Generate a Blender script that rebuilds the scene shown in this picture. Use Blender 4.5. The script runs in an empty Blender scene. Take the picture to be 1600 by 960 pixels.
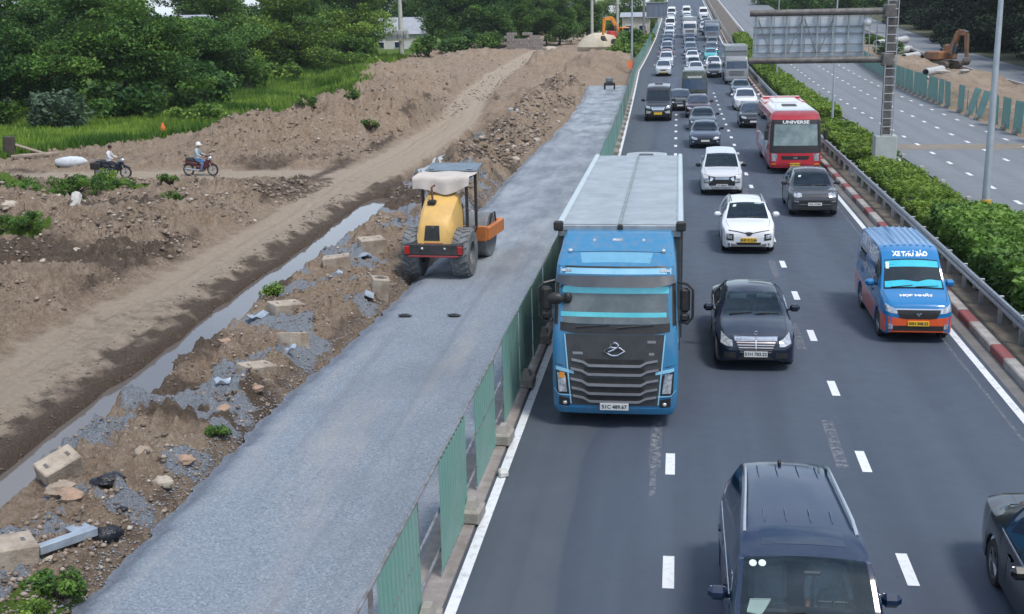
import bpy, bmesh, math, random
import numpy as np
from mathutils import Vector, Matrix
from mathutils.bvhtree import BVHTree

random.seed(7)
rng = np.random.default_rng(7)
scene = bpy.context.scene
COL = scene.collection

# ------------------------------------------------------------------ camera
FPX, CAMH = 1880.0, 8.1
_ey = Vector(((1062 - 800) / FPX, (480 - 12) / FPX, -1.0)).normalized()
_dn = Vector((150 / FPX, -((FPX * FPX + 262 * 150) / 468) / FPX, -1.0)).normalized()
_ez = -_dn
_ex = _ey.cross(_ez)
cam_data = bpy.data.cameras.new("camera")
cam_data.sensor_width = 36.0
cam_data.lens = 36.0 * FPX / 1600.0
cam_data.clip_start = 0.1
cam_data.clip_end = 3000.0
cam = bpy.data.objects.new("camera", cam_data)
COL.objects.link(cam)
cam.matrix_world = Matrix(((_ex.x, _ex.y, _ex.z, 0), (_ey.x, _ey.y, _ey.z, 0), (_ez.x, _ez.y, _ez.z, CAMH), (0, 0, 0, 1)))
scene.camera = cam

# ------------------------------------------------------------------ sky, sun, exposure
SUN_EL, SUN_AZ = math.radians(60), math.radians(132)   # azimuth measured clockwise from +Y
world = bpy.data.worlds.new("World")
scene.world = world
world.use_nodes = True
wn = world.node_tree
bg = wn.nodes["Background"]
sky = wn.nodes.new("ShaderNodeTexSky")
sky.sky_type = 'NISHITA'
sky.sun_disc = False
sky.sun_elevation = SUN_EL
sky.sun_rotation = SUN_AZ
sky.air_density = 1.0
sky.dust_density = 1.2
sky.ozone_density = 1.0
# broken overcast: soft cloud noise whitens the blue sky evenly in every direction
wtc = wn.nodes.new("ShaderNodeTexCoord")
wmap = wn.nodes.new("ShaderNodeMapping"); wmap.inputs['Scale'].default_value = (1.0, 1.0, 2.2)
wno = wn.nodes.new("ShaderNodeTexNoise"); wno.inputs['Scale'].default_value = 2.6; wno.inputs['Detail'].default_value = 7; wno.inputs['Roughness'].default_value = .6
wr = wn.nodes.new("ShaderNodeMapRange"); wr.inputs['From Min'].default_value = .36; wr.inputs['From Max'].default_value = .6
wr.inputs['To Min'].default_value = .04; wr.inputs['To Max'].default_value = .62
wmix = wn.nodes.new("ShaderNodeMix"); wmix.data_type = 'RGBA'
wmix.inputs['B'].default_value = (6.4, 7.2, 8.4, 1)
wn.links.new(wtc.outputs['Generated'], wmap.inputs['Vector'])
wn.links.new(wmap.outputs['Vector'], wno.inputs['Vector'])
wn.links.new(wno.outputs['Fac'], wr.inputs['Value'])
wn.links.new(wr.outputs['Result'], wmix.inputs['Factor'])
wn.links.new(sky.outputs['Color'], wmix.inputs['A'])
wn.links.new(wmix.outputs['Result'], bg.inputs['Color'])
bg.inputs['Strength'].default_value = 0.105
sun_data = bpy.data.lights.new("sun", 'SUN')
sun_data.energy = 1.5
sun_data.angle = math.radians(12)
sun_data.color = (1.0, 0.94, 0.85)
sun = bpy.data.objects.new("sun", sun_data)
COL.objects.link(sun)
_sd = Vector((math.sin(SUN_AZ) * math.cos(SUN_EL), math.cos(SUN_AZ) * math.cos(SUN_EL), math.sin(SUN_EL)))
sun.rotation_euler = _sd.to_track_quat('Z', 'Y').to_euler()
sun.location = (0, 0, 60)
vs = scene.view_settings
vs.view_transform = 'Standard'
vs.look = 'None'
vs.gamma = 1.0
vs.exposure = 0.82
vs.use_curve_mapping = False
scene.render.engine = 'CYCLES'
scene.cycles.max_bounces = 8
scene.cycles.transparent_max_bounces = 12
scene.cycles.caustics_reflective = False
scene.cycles.caustics_refractive = False

# ------------------------------------------------------------------ noise helpers
def _hash(ix, iy, s):
    h = (ix.astype(np.int64) * 374761393 + iy.astype(np.int64) * 668265263 + s * 1442695041) & 0x7fffffff
    h = ((h ^ (h >> 13)) * 1274126177) & 0x7fffffff
    return ((h ^ (h >> 16)) & 0xffff) / 65535.0

def vnoise(x, y, s=0):
    x = np.asarray(x, float); y = np.asarray(y, float)
    ix = np.floor(x); iy = np.floor(y)
    fx = x - ix; fy = y - iy
    fx = fx * fx * (3 - 2 * fx); fy = fy * fy * (3 - 2 * fy)
    a = _hash(ix, iy, s); b = _hash(ix + 1, iy, s); c = _hash(ix, iy + 1, s); d = _hash(ix + 1, iy + 1, s)
    return (a * (1 - fx) + b * fx) * (1 - fy) + (c * (1 - fx) + d * fx) * fy

def fbm(x, y, s=0, oct=4, gain=.5):
    t = 0; a = 1.0; n = 0
    for i in range(oct):
        t = t + a * vnoise(x * 2 ** i + 17.3 * i, y * 2 ** i - 9.1 * i, s + i); n += a; a *= gain
    return t / n

def cells(x, y, s=0):
    """distance to the nearest of one jittered point per unit cell"""
    x = np.asarray(x, float); y = np.asarray(y, float); ix = np.floor(x); iy = np.floor(y); d = np.full(x.shape, 9.0)
    for i in (-1, 0, 1):
        for j in (-1, 0, 1):
            px = ix + i + _hash(ix + i, iy + j, s); py = iy + j + _hash(ix + i, iy + j, s + 7)
            d = np.minimum(d, (x - px) ** 2 + (y - py) ** 2)
    return np.sqrt(d)

def sstep(a, b, x):
    t = np.clip((np.asarray(x, float) - a) / (b - a), 0, 1)
    return t * t * (3 - 2 * t)

def pchip(pts):
    xs = np.array([p[0] for p in pts], float); ys = np.array([p[1] for p in pts], float)
    h = np.diff(xs); d = np.diff(ys) / h
    m = np.zeros(len(xs))
    for i in range(1, len(xs) - 1):
        if d[i - 1] * d[i] > 0:
            w1 = 2 * h[i] + h[i - 1]; w2 = h[i] + 2 * h[i - 1]
            m[i] = (w1 + w2) / (w1 / d[i - 1] + w2 / d[i])
    m[0] = d[0]; m[-1] = d[-1]
    def f(x):
        x = min(max(x, xs[0]), xs[-1])
        i = min(max(int(np.searchsorted(xs, x) - 1), 0), len(xs) - 2)
        t = (x - xs[i]) / h[i]
        return float((2 * t ** 3 - 3 * t ** 2 + 1) * ys[i] + (t ** 3 - 2 * t ** 2 + t) * h[i] * m[i] + (-2 * t ** 3 + 3 * t ** 2) * ys[i + 1] + (t ** 3 - t ** 2) * h[i] * m[i + 1])
    return f

# ------------------------------------------------------------------ materials
MATS = {}
def _nt(name):
    m = bpy.data.materials.new(name); m.use_nodes = True
    MATS[name] = m
    return m, m.node_tree, m.node_tree.nodes["Principled BSDF"]

def mat(name, c, rough=.6, metal=0.0, c2=None, scale=6.0, bump=0.0, bscale=None, coat=0.0, coords='Object', spec=None, detail=5.0, lo=.35, hi=.65):
    if name in MATS: return MATS[name]
    m, t, b = _nt(name)
    b.inputs['Roughness'].default_value = rough
    b.inputs['Metallic'].default_value = metal
    b.inputs['Coat Weight'].default_value = coat
    b.inputs['Coat Roughness'].default_value = .05
    if spec is not None: b.inputs['Specular IOR Level'].default_value = spec
    c = (*c, 1)
    b.inputs['Base Color'].default_value = c
    tc = t.nodes.new("ShaderNodeTexCoord")
    if c2 is None and bump == 0:
        c2 = tuple(x * .88 for x in c[:3])
    if c2 is not None:
        n = t.nodes.new("ShaderNodeTexNoise"); n.inputs['Scale'].default_value = scale; n.inputs['Detail'].default_value = detail; n.inputs['Roughness'].default_value = .65
        r = t.nodes.new("ShaderNodeMapRange"); r.inputs['From Min'].default_value = lo; r.inputs['From Max'].default_value = hi
        x = t.nodes.new("ShaderNodeMix"); x.data_type = 'RGBA'
        x.inputs['A'].default_value = c; x.inputs['B'].default_value = (*c2[:3], 1)
        t.links.new(tc.outputs[coords], n.inputs['Vector']); t.links.new(n.outputs['Fac'], r.inputs['Value'])
        t.links.new(r.outputs['Result'], x.inputs['Factor']); t.links.new(x.outputs['Result'], b.inputs['Base Color'])
    if bump:
        n2 = t.nodes.new("ShaderNodeTexNoise"); n2.inputs['Scale'].default_value = bscale or scale * 3; n2.inputs['Detail'].default_value = 6
        bp = t.nodes.new("ShaderNodeBump"); bp.inputs['Strength'].default_value = bump; bp.inputs['Distance'].default_value = .05
        t.links.new(tc.outputs[coords], n2.inputs['Vector']); t.links.new(n2.outputs['Fac'], bp.inputs['Height']); t.links.new(bp.outputs['Normal'], b.inputs['Normal'])
    return m

def paint_mat(name='car_paint', metal=.0, rough=.32, coat=1.0, dust=.05, streak=(1, 1, 1)):
    m, t, b = _nt(name)
    oi = t.nodes.new("ShaderNodeObjectInfo")
    tc = t.nodes.new("ShaderNodeTexCoord")
    n = t.nodes.new("ShaderNodeTexNoise"); n.inputs['Scale'].default_value = 2.2; n.inputs['Detail'].default_value = 7
    mp_ = t.nodes.new("ShaderNodeMapping"); mp_.inputs['Scale'].default_value = streak; t.links.new(tc.outputs['Object'], mp_.inputs['Vector'])
    r = t.nodes.new("ShaderNodeMapRange"); r.inputs['From Min'].default_value = .42; r.inputs['From Max'].default_value = .75; r.inputs['To Max'].default_value = dust
    x = t.nodes.new("ShaderNodeMix"); x.data_type = 'RGBA'; x.inputs['B'].default_value = (.24, .22, .19, 1)
    rr = t.nodes.new("ShaderNodeMapRange"); rr.inputs['To Min'].default_value = .03; rr.inputs['To Max'].default_value = .16
    t.links.new(mp_.outputs['Vector'], n.inputs['Vector']); t.links.new(n.outputs['Fac'], r.inputs['Value'])
    t.links.new(r.outputs['Result'], x.inputs['Factor']); t.links.new(oi.outputs['Color'], x.inputs['A'])
    t.links.new(x.outputs['Result'], b.inputs['Base Color'])
    t.links.new(n.outputs['Fac'], rr.inputs['Value']); t.links.new(rr.outputs['Result'], b.inputs['Coat Roughness'])
    b.inputs['Roughness'].default_value = rough; b.inputs['Metallic'].default_value = metal
    b.inputs['Coat Weight'].default_value = coat
    b.inputs['Specular IOR Level'].default_value = .12
    return m

def glass_mat(name='window_glass', tint=(.42, .56, .64)):
    m, t, b = _nt(name)
    out = t.nodes["Material Output"]
    t.nodes.remove(b)
    fr = t.nodes.new("ShaderNodeFresnel"); fr.inputs['IOR'].default_value = 1.62
    tr = t.nodes.new("ShaderNodeBsdfTransparent"); tr.inputs['Color'].default_value = (*tint, 1)
    gl = t.nodes.new("ShaderNodeBsdfGlossy"); gl.inputs['Roughness'].default_value = .03; gl.inputs['Color'].default_value = (.62, .84, 1, 1)  # blue tint paints a clear-sky colour into the reflections
    # faint uneven film of dust on the pane
    tc = t.nodes.new("ShaderNodeTexCoord"); n = t.nodes.new("ShaderNodeTexNoise"); n.inputs['Scale'].default_value = 3.0; n.inputs['Detail'].default_value = 4
    t.links.new(tc.outputs['Object'], n.inputs['Vector'])
    mr = t.nodes.new("ShaderNodeMapRange"); mr.inputs['From Min'].default_value = .4; mr.inputs['From Max'].default_value = .8; mr.inputs['To Max'].default_value = .03
    t.links.new(n.outputs['Fac'], mr.inputs['Value'])
    df = t.nodes.new("ShaderNodeBsdfDiffuse"); df.inputs['Color'].default_value = (.35, .4, .42, 1)
    m1 = t.nodes.new("ShaderNodeMixShader"); m2 = t.nodes.new("ShaderNodeMixShader")
    t.links.new(mr.outputs['Result'], m2.inputs['Fac']); t.links.new(tr.outputs[0], m2.inputs[1]); t.links.new(df.outputs[0], m2.inputs[2])
    t.links.new(fr.outputs[0], m1.inputs['Fac']); t.links.new(m2.outputs[0], m1.inputs[1]); t.links.new(gl.outputs[0], m1.inputs[2])
    t.links.new(m1.outputs[0], out.inputs['Surface'])
    return m

paint = paint_mat()
paint_matt = paint_mat('truck_paint', rough=.42, coat=.5, dust=.3, streak=(3.5, 3.5, .7))
GLASS = glass_mat()
CLEARG = glass_mat('clear_glass', (.74, .82, .84))
DGLASS = mat('dark_glass', (.007, .020, .046), .03, c2=(.012, .032, .066), scale=2, spec=1.0)  # blue base colour stands in for the sky mirrored in the panes
BLACKPL = mat('black_plastic', (.012, .012, .013), .45, c2=(.025, .024, .023), scale=9)
TYRE = mat('tyre_rubber', (.014, .014, .014), .85, c2=(.04, .038, .035), scale=7)
RIM = mat('alloy_rim', (.42, .43, .45), .28, .9, c2=(.25, .25, .26), scale=5)
CHROME = mat('chrome', (.75, .76, .78), .1, 1.0, c2=(.6, .61, .63), scale=6)
LAMP = mat('lamp_lens', (.62, .66, .7), .05, .35, c2=(.25, .27, .3), scale=14, coat=1)
AMBER = mat('amber_lens', (.75, .28, .03), .15, coat=1)
REDL = mat('red_lens', (.42, .015, .015), .15, coat=1)
PLW = mat('plate_white', (.72, .73, .72), .4)
PLY = mat('plate_yellow', (.78, .50, .04), .4)
INK = mat('plate_ink', (.03, .03, .035), .5)
SEAT = mat('seat_fabric', (.10, .095, .09), .8, c2=(.06, .058, .055), scale=8)
SEATL = mat('seat_pale', (.33, .36, .37), .8, c2=(.25, .27, .28), scale=8)
DASH = mat('dashboard', (.02, .021, .023), .6, c2=(.04, .04, .042), scale=5)
UNDER = mat('underbody', (.01, .01, .01), .9, c2=(.03, .028, .025), scale=6)
GALV = mat('galvanised_steel', (.38, .41, .43), .42, .55, c2=(.27, .29, .31), scale=4)
CONC = mat('concrete', (.36, .34, .31), .9, c2=(.24, .225, .2), scale=3, bump=.3, bscale=25)
WHITEP = mat('white_lettering', (.78, .8, .82), .5)
SKIN = mat('skin', (.32, .17, .11), .6)
FOLC = {}

# ------------------------------------------------------------------ mesh builder
class MB:
    def __init__(s): s.v = []; s.f = []; s.m = []
    def add(s, vs, fs, mi=0):
        o = len(s.v); s.v.extend([tuple(map(float, p)) for p in vs])
        s.f.extend([tuple(i + o for i in f) for f in fs]); s.m.extend([mi] * len(fs)); return s
    def box(s, c, d, bev=0.0, rot=None, mi=0):
        hx, hy, hz = d[0] / 2, d[1] / 2, d[2] / 2
        vs = []; fs = []
        if bev <= 0:
            vs = [(x * hx, y * hy, z * hz) for x in (-1, 1) for y in (-1, 1) for z in (-1, 1)]
            fs = [(0, 1, 3, 2), (4, 6, 7, 5), (0, 4, 5, 1), (2, 3, 7, 6), (0, 2, 6, 4), (1, 5, 7, 3)]
        else:
            b = min(bev, hx * .95, hy * .95, hz * .95); idx = {}
            for sx in (-1, 1):
                for sy in (-1, 1):
                    for sz in (-1, 1):
                        for a in range(3):
                            p = [sx * (hx - b), sy * (hy - b), sz * (hz - b)]
                            p[a] = (sx * hx, sy * hy, sz * hz)[a]
                            idx[(sx, sy, sz, a)] = len(vs); vs.append(tuple(p))
            for a in range(3):
                o1, o2 = (a + 1) % 3, (a + 2) % 3
                for sg in (-1, 1):
                    q = []
                    for (u, w) in ((-1, -1), (1, -1), (1, 1), (-1, 1)):
                        k = [0, 0, 0]; k[a] = sg; k[o1] = u; k[o2] = w; q.append(idx[(*k, a)])
                    fs.append(tuple(q if sg > 0 else q[::-1]))
                for u in (-1, 1):
                    for w in (-1, 1):
                        k0 = [0, 0, 0]; k0[a] = -1; k0[o1] = u; k0[o2] = w
                        k1 = list(k0); k1[a] = 1
                        fs.append((idx[(*k0, o1)], idx[(*k1, o1)], idx[(*k1, o2)], idx[(*k0, o2)]))
            for sx in (-1, 1):
                for sy in (-1, 1):
                    for sz in (-1, 1): fs.append(tuple(idx[(sx, sy, sz, a)] for a in range(3)))
        if rot is not None:
            M = rot if isinstance(rot, Matrix) else Matrix.Rotation(rot, 3, 'Z')
            vs = [tuple(M @ Vector(p)) for p in vs]
        return s.add([(p[0] + c[0], p[1] + c[1], p[2] + c[2]) for p in vs], fs, mi)
    def bar(s, a, b, r, r2=None, n=8, mi=0, caps=True):
        a = Vector(a); b = Vector(b); r2 = r if r2 is None else r2
        d = (b - a)
        if d.length < 1e-6: return s
        d.normalize(); u = d.orthogonal().normalized(); w = d.cross(u)
        vs = []
        for (c, q) in ((a, r), (b, r2)):
            for i in range(n):
                t = 2 * math.pi * i / n; vs.append(c + (u * math.cos(t) + w * math.sin(t)) * q)
        fs = [(i, (i + 1) % n, n + (i + 1) % n, n + i) for i in range(n)]
        if caps: fs += [tuple(range(n))[::-1], tuple(range(n, 2 * n))]
        return s.add(vs, fs, mi)
    def tube(s, pts, r, n=8, mi=0, closed=False):
        P = [Vector(p) for p in pts]; k = len(P); rs = r if hasattr(r, '__len__') else [r] * k
        vs = []; u = None
        for i in range(k):
            if closed: d = P[(i + 1) % k] - P[i - 1]
            else: d = P[min(i + 1, k - 1)] - P[max(i - 1, 0)]
            d.normalize()
            if u is None: u = d.orthogonal().normalized()
            u = (u - d * u.dot(d)).normalized(); w = d.cross(u)
            for j in range(n):
                t = 2 * math.pi * j / n; vs.append(P[i] + (u * math.cos(t) + w * math.sin(t)) * rs[i])
        fs = []
        for i in range(k if closed else k - 1):
            a = i * n; b = ((i + 1) % k) * n
            for j in range(n): fs.append((a + j, a + (j + 1) % n, b + (j + 1) % n, b + j))
        if not closed: fs += [tuple(range(n))[::-1], tuple(range((k - 1) * n, k * n))]
        return s.add(vs, fs, mi)
    def lathe(s, prof, n=20, o=(0, 0, 0), axis='X', mi=0, closed=False):
        vs = []; fs = []; k = len(prof)
        for i in range(n):
            t = 2 * math.pi * i / n; c, q = math.cos(t), math.sin(t)
            for (r, h) in prof:
                if axis == 'X': p = (h, r * c, r * q)
                elif axis == 'Y': p = (r * c, h, r * q)
                else: p = (r * c, r * q, h)
                vs.append((p[0] + o[0], p[1] + o[1], p[2] + o[2]))
        for i in range(n):
            for j in range(k if closed else k - 1):
                a = i * k + j; b = i * k + (j + 1) % k; c = ((i + 1) % n) * k + (j + 1) % k; d = ((i + 1) % n) * k + j
                fs.append((a, b, c, d))
        return s.add(vs, fs, mi)
    def prism(s, poly, h0, h1, plane='XY', mi=0):
        n = len(poly)
        def P(p, h): return (p[0], p[1], h) if plane == 'XY' else ((p[0], h, p[1]) if plane == 'XZ' else (h, p[0], p[1]))
        vs = [P(p, h0) for p in poly] + [P(p, h1) for p in poly]
        fs = [tuple(range(n))[::-1], tuple(range(n, 2 * n))] + [(i, (i + 1) % n, n + (i + 1) % n, n + i) for i in range(n)]
        return s.add(vs, fs, mi)
    def ball(s, c, d, nu=10, nv=7, mi=0, jit=0, seed=0):
        r = random.Random(seed); vs = [(0, 0, -1)]
        for j in range(1, nv):
            a = math.pi * j / nv
            for i in range(nu):
                t = 2 * math.pi * i / nu; k = 1 + r.uniform(-jit, jit)
                vs.append((math.sin(a) * math.cos(t) * k, math.sin(a) * math.sin(t) * k, -math.cos(a) * k))
        vs.append((0, 0, 1)); fs = []
        for i in range(nu): fs.append((0, 1 + (i + 1) % nu, 1 + i))
        for j in range(nv - 2):
            for i in range(nu):
                a = 1 + j * nu + i; b = 1 + j * nu + (i + 1) % nu; fs.append((a, b, b + nu, a + nu))
        l = len(vs) - 1; o = 1 + (nv - 2) * nu
        for i in range(nu): fs.append((o + i, o + (i + 1) % nu, l))
        return s.add([(p[0] * d[0] + c[0], p[1] * d[1] + c[1], p[2] * d[2] + c[2]) for p in vs], fs, mi)
    def build(s, name, mats, parent=None, smooth=35, loc=None, recalc=True, color=None, rz=None):
        me = mesh_from(name, s.v, s.f, mats, s.m, smooth, recalc)
        return link(name, me, parent, loc, color, rz)

def mesh_from(name, v, f, mats, mi=None, smooth=35, recalc=True):
    me = bpy.data.meshes.new(name); me.from_pydata([tuple(p) for p in v], [], f)
    if not isinstance(mats, (list, tuple)): mats = [mats]
    for m in mats: me.materials.append(m)
    if mi is not None and len(mats) > 1: me.polygons.foreach_set('material_index', mi)
    if recalc:
        bm = bmesh.new(); bm.from_mesh(me); bmesh.ops.recalc_face_normals(bm, faces=bm.faces); bm.to_mesh(me); bm.free()
    if smooth:
        me.polygons.foreach_set('use_smooth', [True] * len(me.polygons))
        me.set_sharp_from_angle(angle=math.radians(smooth))
    me.update()
    return me

def link(name, me, parent=None, loc=None, color=None, rz=None):
    o = bpy.data.objects.new(name, me); COL.objects.link(o)
    if parent is not None: o.parent = parent
    if loc is not None: o.location = loc
    if rz is not None: o.rotation_euler = (0, 0, rz)
    if color is not None: o.color = (*color, 1)
    return o

def tag(o, label=None, cat=None, group=None, kind=None):
    if label: o['label'] = label
    if cat: o['category'] = cat
    if group: o['group'] = group
    if kind: o['kind'] = kind
    return o

def thing(name, label, cat, loc=(0, 0, 0), rz=0.0, group=None, scale=None):
    o = bpy.data.objects.new(name, None); COL.objects.link(o); o.empty_display_size = .2
    o.location = loc; o.rotation_euler = (0, 0, rz)
    if scale: o.scale = (scale,) * 3 if not hasattr(scale, '__len__') else scale
    return tag(o, label, cat, group)

def copy_tree(o, parent=None, only=None, color=None):
    c = o.copy(); COL.objects.link(c); c.parent = parent
    if color is not None and o.get('painted'): c.color = (*color, 1)
    for ch in o.children:
        if only is None or ch.name.split('.')[0] in only: copy_tree(ch, c, only, color)
    return c

def place_copy(proto, label, loc, rz=0.0, color=None, group=None, only=None, scale=None):
    c = copy_tree(proto, None, only, color)
    c.location = loc; c.rotation_euler = (0, 0, rz); c['label'] = label
    if scale: c.scale = (scale,) * 3 if not hasattr(scale, '__len__') else scale
    if group: c['group'] = group
    return c

def text_mesh(s, size, bold=0.0, extrude=.002):
    cu = bpy.data.curves.new('lettering', 'FONT'); cu.body = s; cu.size = size; cu.align_x = 'CENTER'; cu.align_y = 'CENTER'
    cu.extrude = extrude; cu.offset = bold; cu.resolution_u = 2
    o = bpy.data.objects.new('lettering', cu); COL.objects.link(o)
    dg = bpy.context.evaluated_depsgraph_get(); dg.update()
    me = bpy.data.meshes.new_from_object(o.evaluated_get(dg))
    bpy.data.objects.remove(o); bpy.data.curves.remove(cu)
    v = [tuple(p.co) for p in me.vertices]; f = [tuple(p.vertices) for p in me.polygons]
    bpy.data.meshes.remove(me)
    return v, f

# the longitudinal profile of the highway: level, then climbing towards the bridge
def road_z(y):
    y = np.asarray(y, float)
    a = np.clip(y - 95, 0, 95)
    return .00022 * a * a + .0418 * np.clip(y - 190, 0, None)
def rz_(y): return float(road_z(y))
# ================================================================== GROUND
CHL = [(10, -11.6), (19.4, -12.4), (21.2, -12.6), (25.5, -12.9), (28.5, -12.9), (33.3, -13.25), (38.7, -13.4), (44, -13.55), (49.8, -13.85), (53.5, -14.0), (56, -13.6)]
CHR = [(10, -10.7), (18, -11.55), (20.1, -12.0), (22, -11.9), (23.3, -12.05), (23.8, -11.7), (25.9, -12.05), (27.6, -12.1), (29, -11.95), (34.4, -12.4), (36.6, -12.2), (39.3, -12.5), (43.7, -12.2), (46.7, -12.5), (52.9, -13.0), (56, -13.4)]
GRAVL = [(8, -8.35), (19, -8.5), (26, -8.5), (33, -8.2), (40, -8.3), (55, -8.5), (80, -8.4), (102, -8.6), (118, -9.2), (133, -10.0)]
FENX = [(0, -3.33), (45, -3.33), (70, -3.6), (117, -4.5), (150, -5.1), (215, -4.3), (400, -4.0)]
def L(tab, y): return np.interp(y, [t[0] for t in tab], [t[1] for t in tab])

def bumpf(x, y, cx, cy, rx, ry, h, ang=0.0, p=2.0):
    c, s = math.cos(ang), math.sin(ang)
    u = ((x - cx) * c + (y - cy) * s) / rx; v = (-(x - cx) * s + (y - cy) * c) / ry
    d = np.clip(1 - (u * u + v * v), 0, 1)
    return h * d ** (p / 2)

GRASSB = [(30, -60), (48, -46), (64, -40), (76, -36), (82, -32), (92, -29.5), (105, -29), (121, -31), (140, -36), (175, -42), (230, -44), (420, -40)]
# heaps of spoil: centre, radii, height, angle
HEAPS = [(-22.5, 84, 5.2, 13, 2.4, -.35), (-26.5, 76, 5.5, 6, 1.7, -.5), (-19.5, 96, 3.2, 6, 1.5, -.3),
         (-27.5, 120, 6, 11, 1.7, -.5), (-35, 142, 7, 13, 1.9, -.3), (-24.5, 136, 4, 7, .9, 0),
         (-9.5, 160, 5.5, 9, 2.7, 0), (-17, 172, 8, 7, 1.6, .2), (-30, 186, 8, 9, 1.2, .2), (-13.5, 148, 5, 5, 1.0, 0),
         (-22, 42, 6.5, 9, .8, -.15), (-19.5, 31, 4, 9, .5, -.1), (-25, 34, 5, 7, .8, .2), (-28, 45, 6, 5, 1.1, 0), (-20.5, 51, 4.5, 4.5, .6, .5), (-35, 52, 6, 4, 1.3, 0),
         (-11.3, 66, 1.5, 5, .9, -.1), (-10.6, 80, 1.6, 7, 1.1, 0), (-11.3, 93, 2.0, 6, 1.3, 0), (-12.6, 108, 2.6, 6, 1.3, .2), (-11.6, 122, 2.2, 6, 1.4, .3),
         (-9.9, 47, 1.2, 3, .45, 0), (-10.6, 52, 1.6, 3, .55, 0), (-10.2, 60, 1.6, 4, .6, 0)]

def ground_h(x, y):
    x = np.asarray(x, float); y = np.asarray(y, float)
    rise = 1.6 * sstep(120, 230, y) * sstep(-8, -14, x)
    z = np.zeros_like(x) + rise
    w = fbm(x * .35, y * .35, 3, 3) - .5
    rough = fbm(x * 1.3, y * 1.3, 11, 4, .55) - .5
    lump = np.abs(fbm(x * 2.6, y * 2.6, 23, 4, .6) - .5)
    gl = L(GRAVL, y); cl = L(CHL, y) + .16 * (vnoise(y * 1.1, x * 0 + 3, 5) - .5); cr = L(CHR, y) + .2 * (vnoise(y * 1.5, x * 0 + 7, 6) - .5)
    # heaps
    hz = np.zeros_like(x)
    for (cx, cy, rx, ry, h, a) in HEAPS:
        hz = np.maximum(hz, bumpf(x + w * 2.2, y + rough * 2.0, cx, cy, rx, ry, h, a, 2.2))
    z = z + hz * (1 + .5 * rough)
    # haul road along the ditch and the crossing track
    rc = np.interp(y, [10, 36, 47, 59, 70, 91, 119, 150, 240], [-14.9, -15.0, -15.3, -15.9, -15.9, -16.6, -20.2, -22.5, -24]); rw = np.interp(y, [10, 40, 60, 90, 240], [1.9, 1.9, 2.2, 1.7, 2.2])
    onroad = 1 - sstep(.75, 1.35, np.abs(x - rc) / rw)
    oncross = (1 - sstep(.7, 1.5, np.abs(y - (60.3 + .06 * (x + 26)) - .8 * w) / 2.2)) * sstep(-46, -42, x) * (1 - sstep(-17.5, -15.5, x))
    road = np.maximum(onroad, oncross)
    rut = (.06 * (fbm(x * 3, y * .8, 19, 3) - .5) - .10 * np.exp(-((np.abs(x - rc + .35 * w) - .85) / .2) ** 2) - .07 * np.exp(-((np.abs(x - rc - .5 + .6 * w) - .8) / .12) ** 2)) * onroad
    z = z * (1 - road) + (rise + .05 * w + .03 * rough + rut) * road
    berm = sstep(0, .8, gl - x) * sstep(-.1, .7, x - cr) * (y < 60)
    z = z + berm * (.10 + .5 * rough + .4 * lump + .2 * np.abs(fbm(x * 6.5, y * 6.5, 27, 3, .6) - .5))
    off = (1 - road) * sstep(-13.5, -16, x) * (x < -13)
    clod = np.clip(.62 - cells(x * 2.0 + .5 * rough, y * 1.7, 51), 0, 1) * .42 + np.clip(.6 - cells(x * 4.2, y * 3.6, 53), 0, 1) * .26
    cm = .25 + .75 * sstep(.36, .56, fbm(x * .45, y * .45, 57, 3))
    z = z + clod * cm * np.maximum(berm, sstep(-13.5, -16, x) * (1 - road) * (1 - sstep(0, 2, L(GRASSB, y) - x)))
    z = z + off * (.4 * rough + .55 * lump + .42 * np.abs(fbm(x * 5.0, y * 5.0, 29, 3, .6) - .5)) * (1 - .85 * sstep(0, 3, L(GRASSB, y) - x))
    mid = (x > -14.5) * (y > 56) * sstep(0, .8, gl - x)
    z = z + mid * (1 - road) * (.8 * rough + .7 * lump - .1 + clod * cm)
    z = z + (.05 * rough) * road
    # ditch
    inch = sstep(-.55, .12, x - cl) * sstep(-.45, .1, cr - x) * (y < 55.3)
    z = z * (1 - inch) + (-.8) * inch
    bank = sstep(1.3, 0, cl - x) * (x < cl) * (y < 56)
    z = z - bank * .22
    # second pool further along
    fx = np.interp(y, [57, 60, 68, 73, 80, 100], [-13.2, -13.3, -13.7, -13.5, -13.6, -13.7])
    fw = .75 * sstep(56, 58, y) * (1 - sstep(97, 101, y)) * (.55 + .9 * vnoise(y * .35, y * 0, 31))
    in2 = (1 - sstep(.6, 1.4, np.abs(x - fx) / (fw + 1e-3))) * (fw > .08)
    z = z * (1 - in2) + (-.62) * in2
    # under the new road: bed pressed flat and kept below the sheet
    g = sstep(-.28, -.02, x - gl) * (y < 136)
    z = z * (1 - g) + (-.32 + 0 * x) * g
    # toe of the embankment
    z = z - .14 * np.exp(-((x - gl + .32) / .25) ** 2) * (y < 60)
    hw = sstep(-.9, 0, x - (L(FENX, y) - .35)) * (y >= 136)
    z = z * (1 - hw) + (road_z(y) - .25) * hw
    tw = sstep(.0, 1.0, (x - L(FENX, y) + 4.0) / 4.0) * (y >= 136) * (1 - hw)
    z = z + tw * (road_z(y) - rise) * .7
    return z

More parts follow.
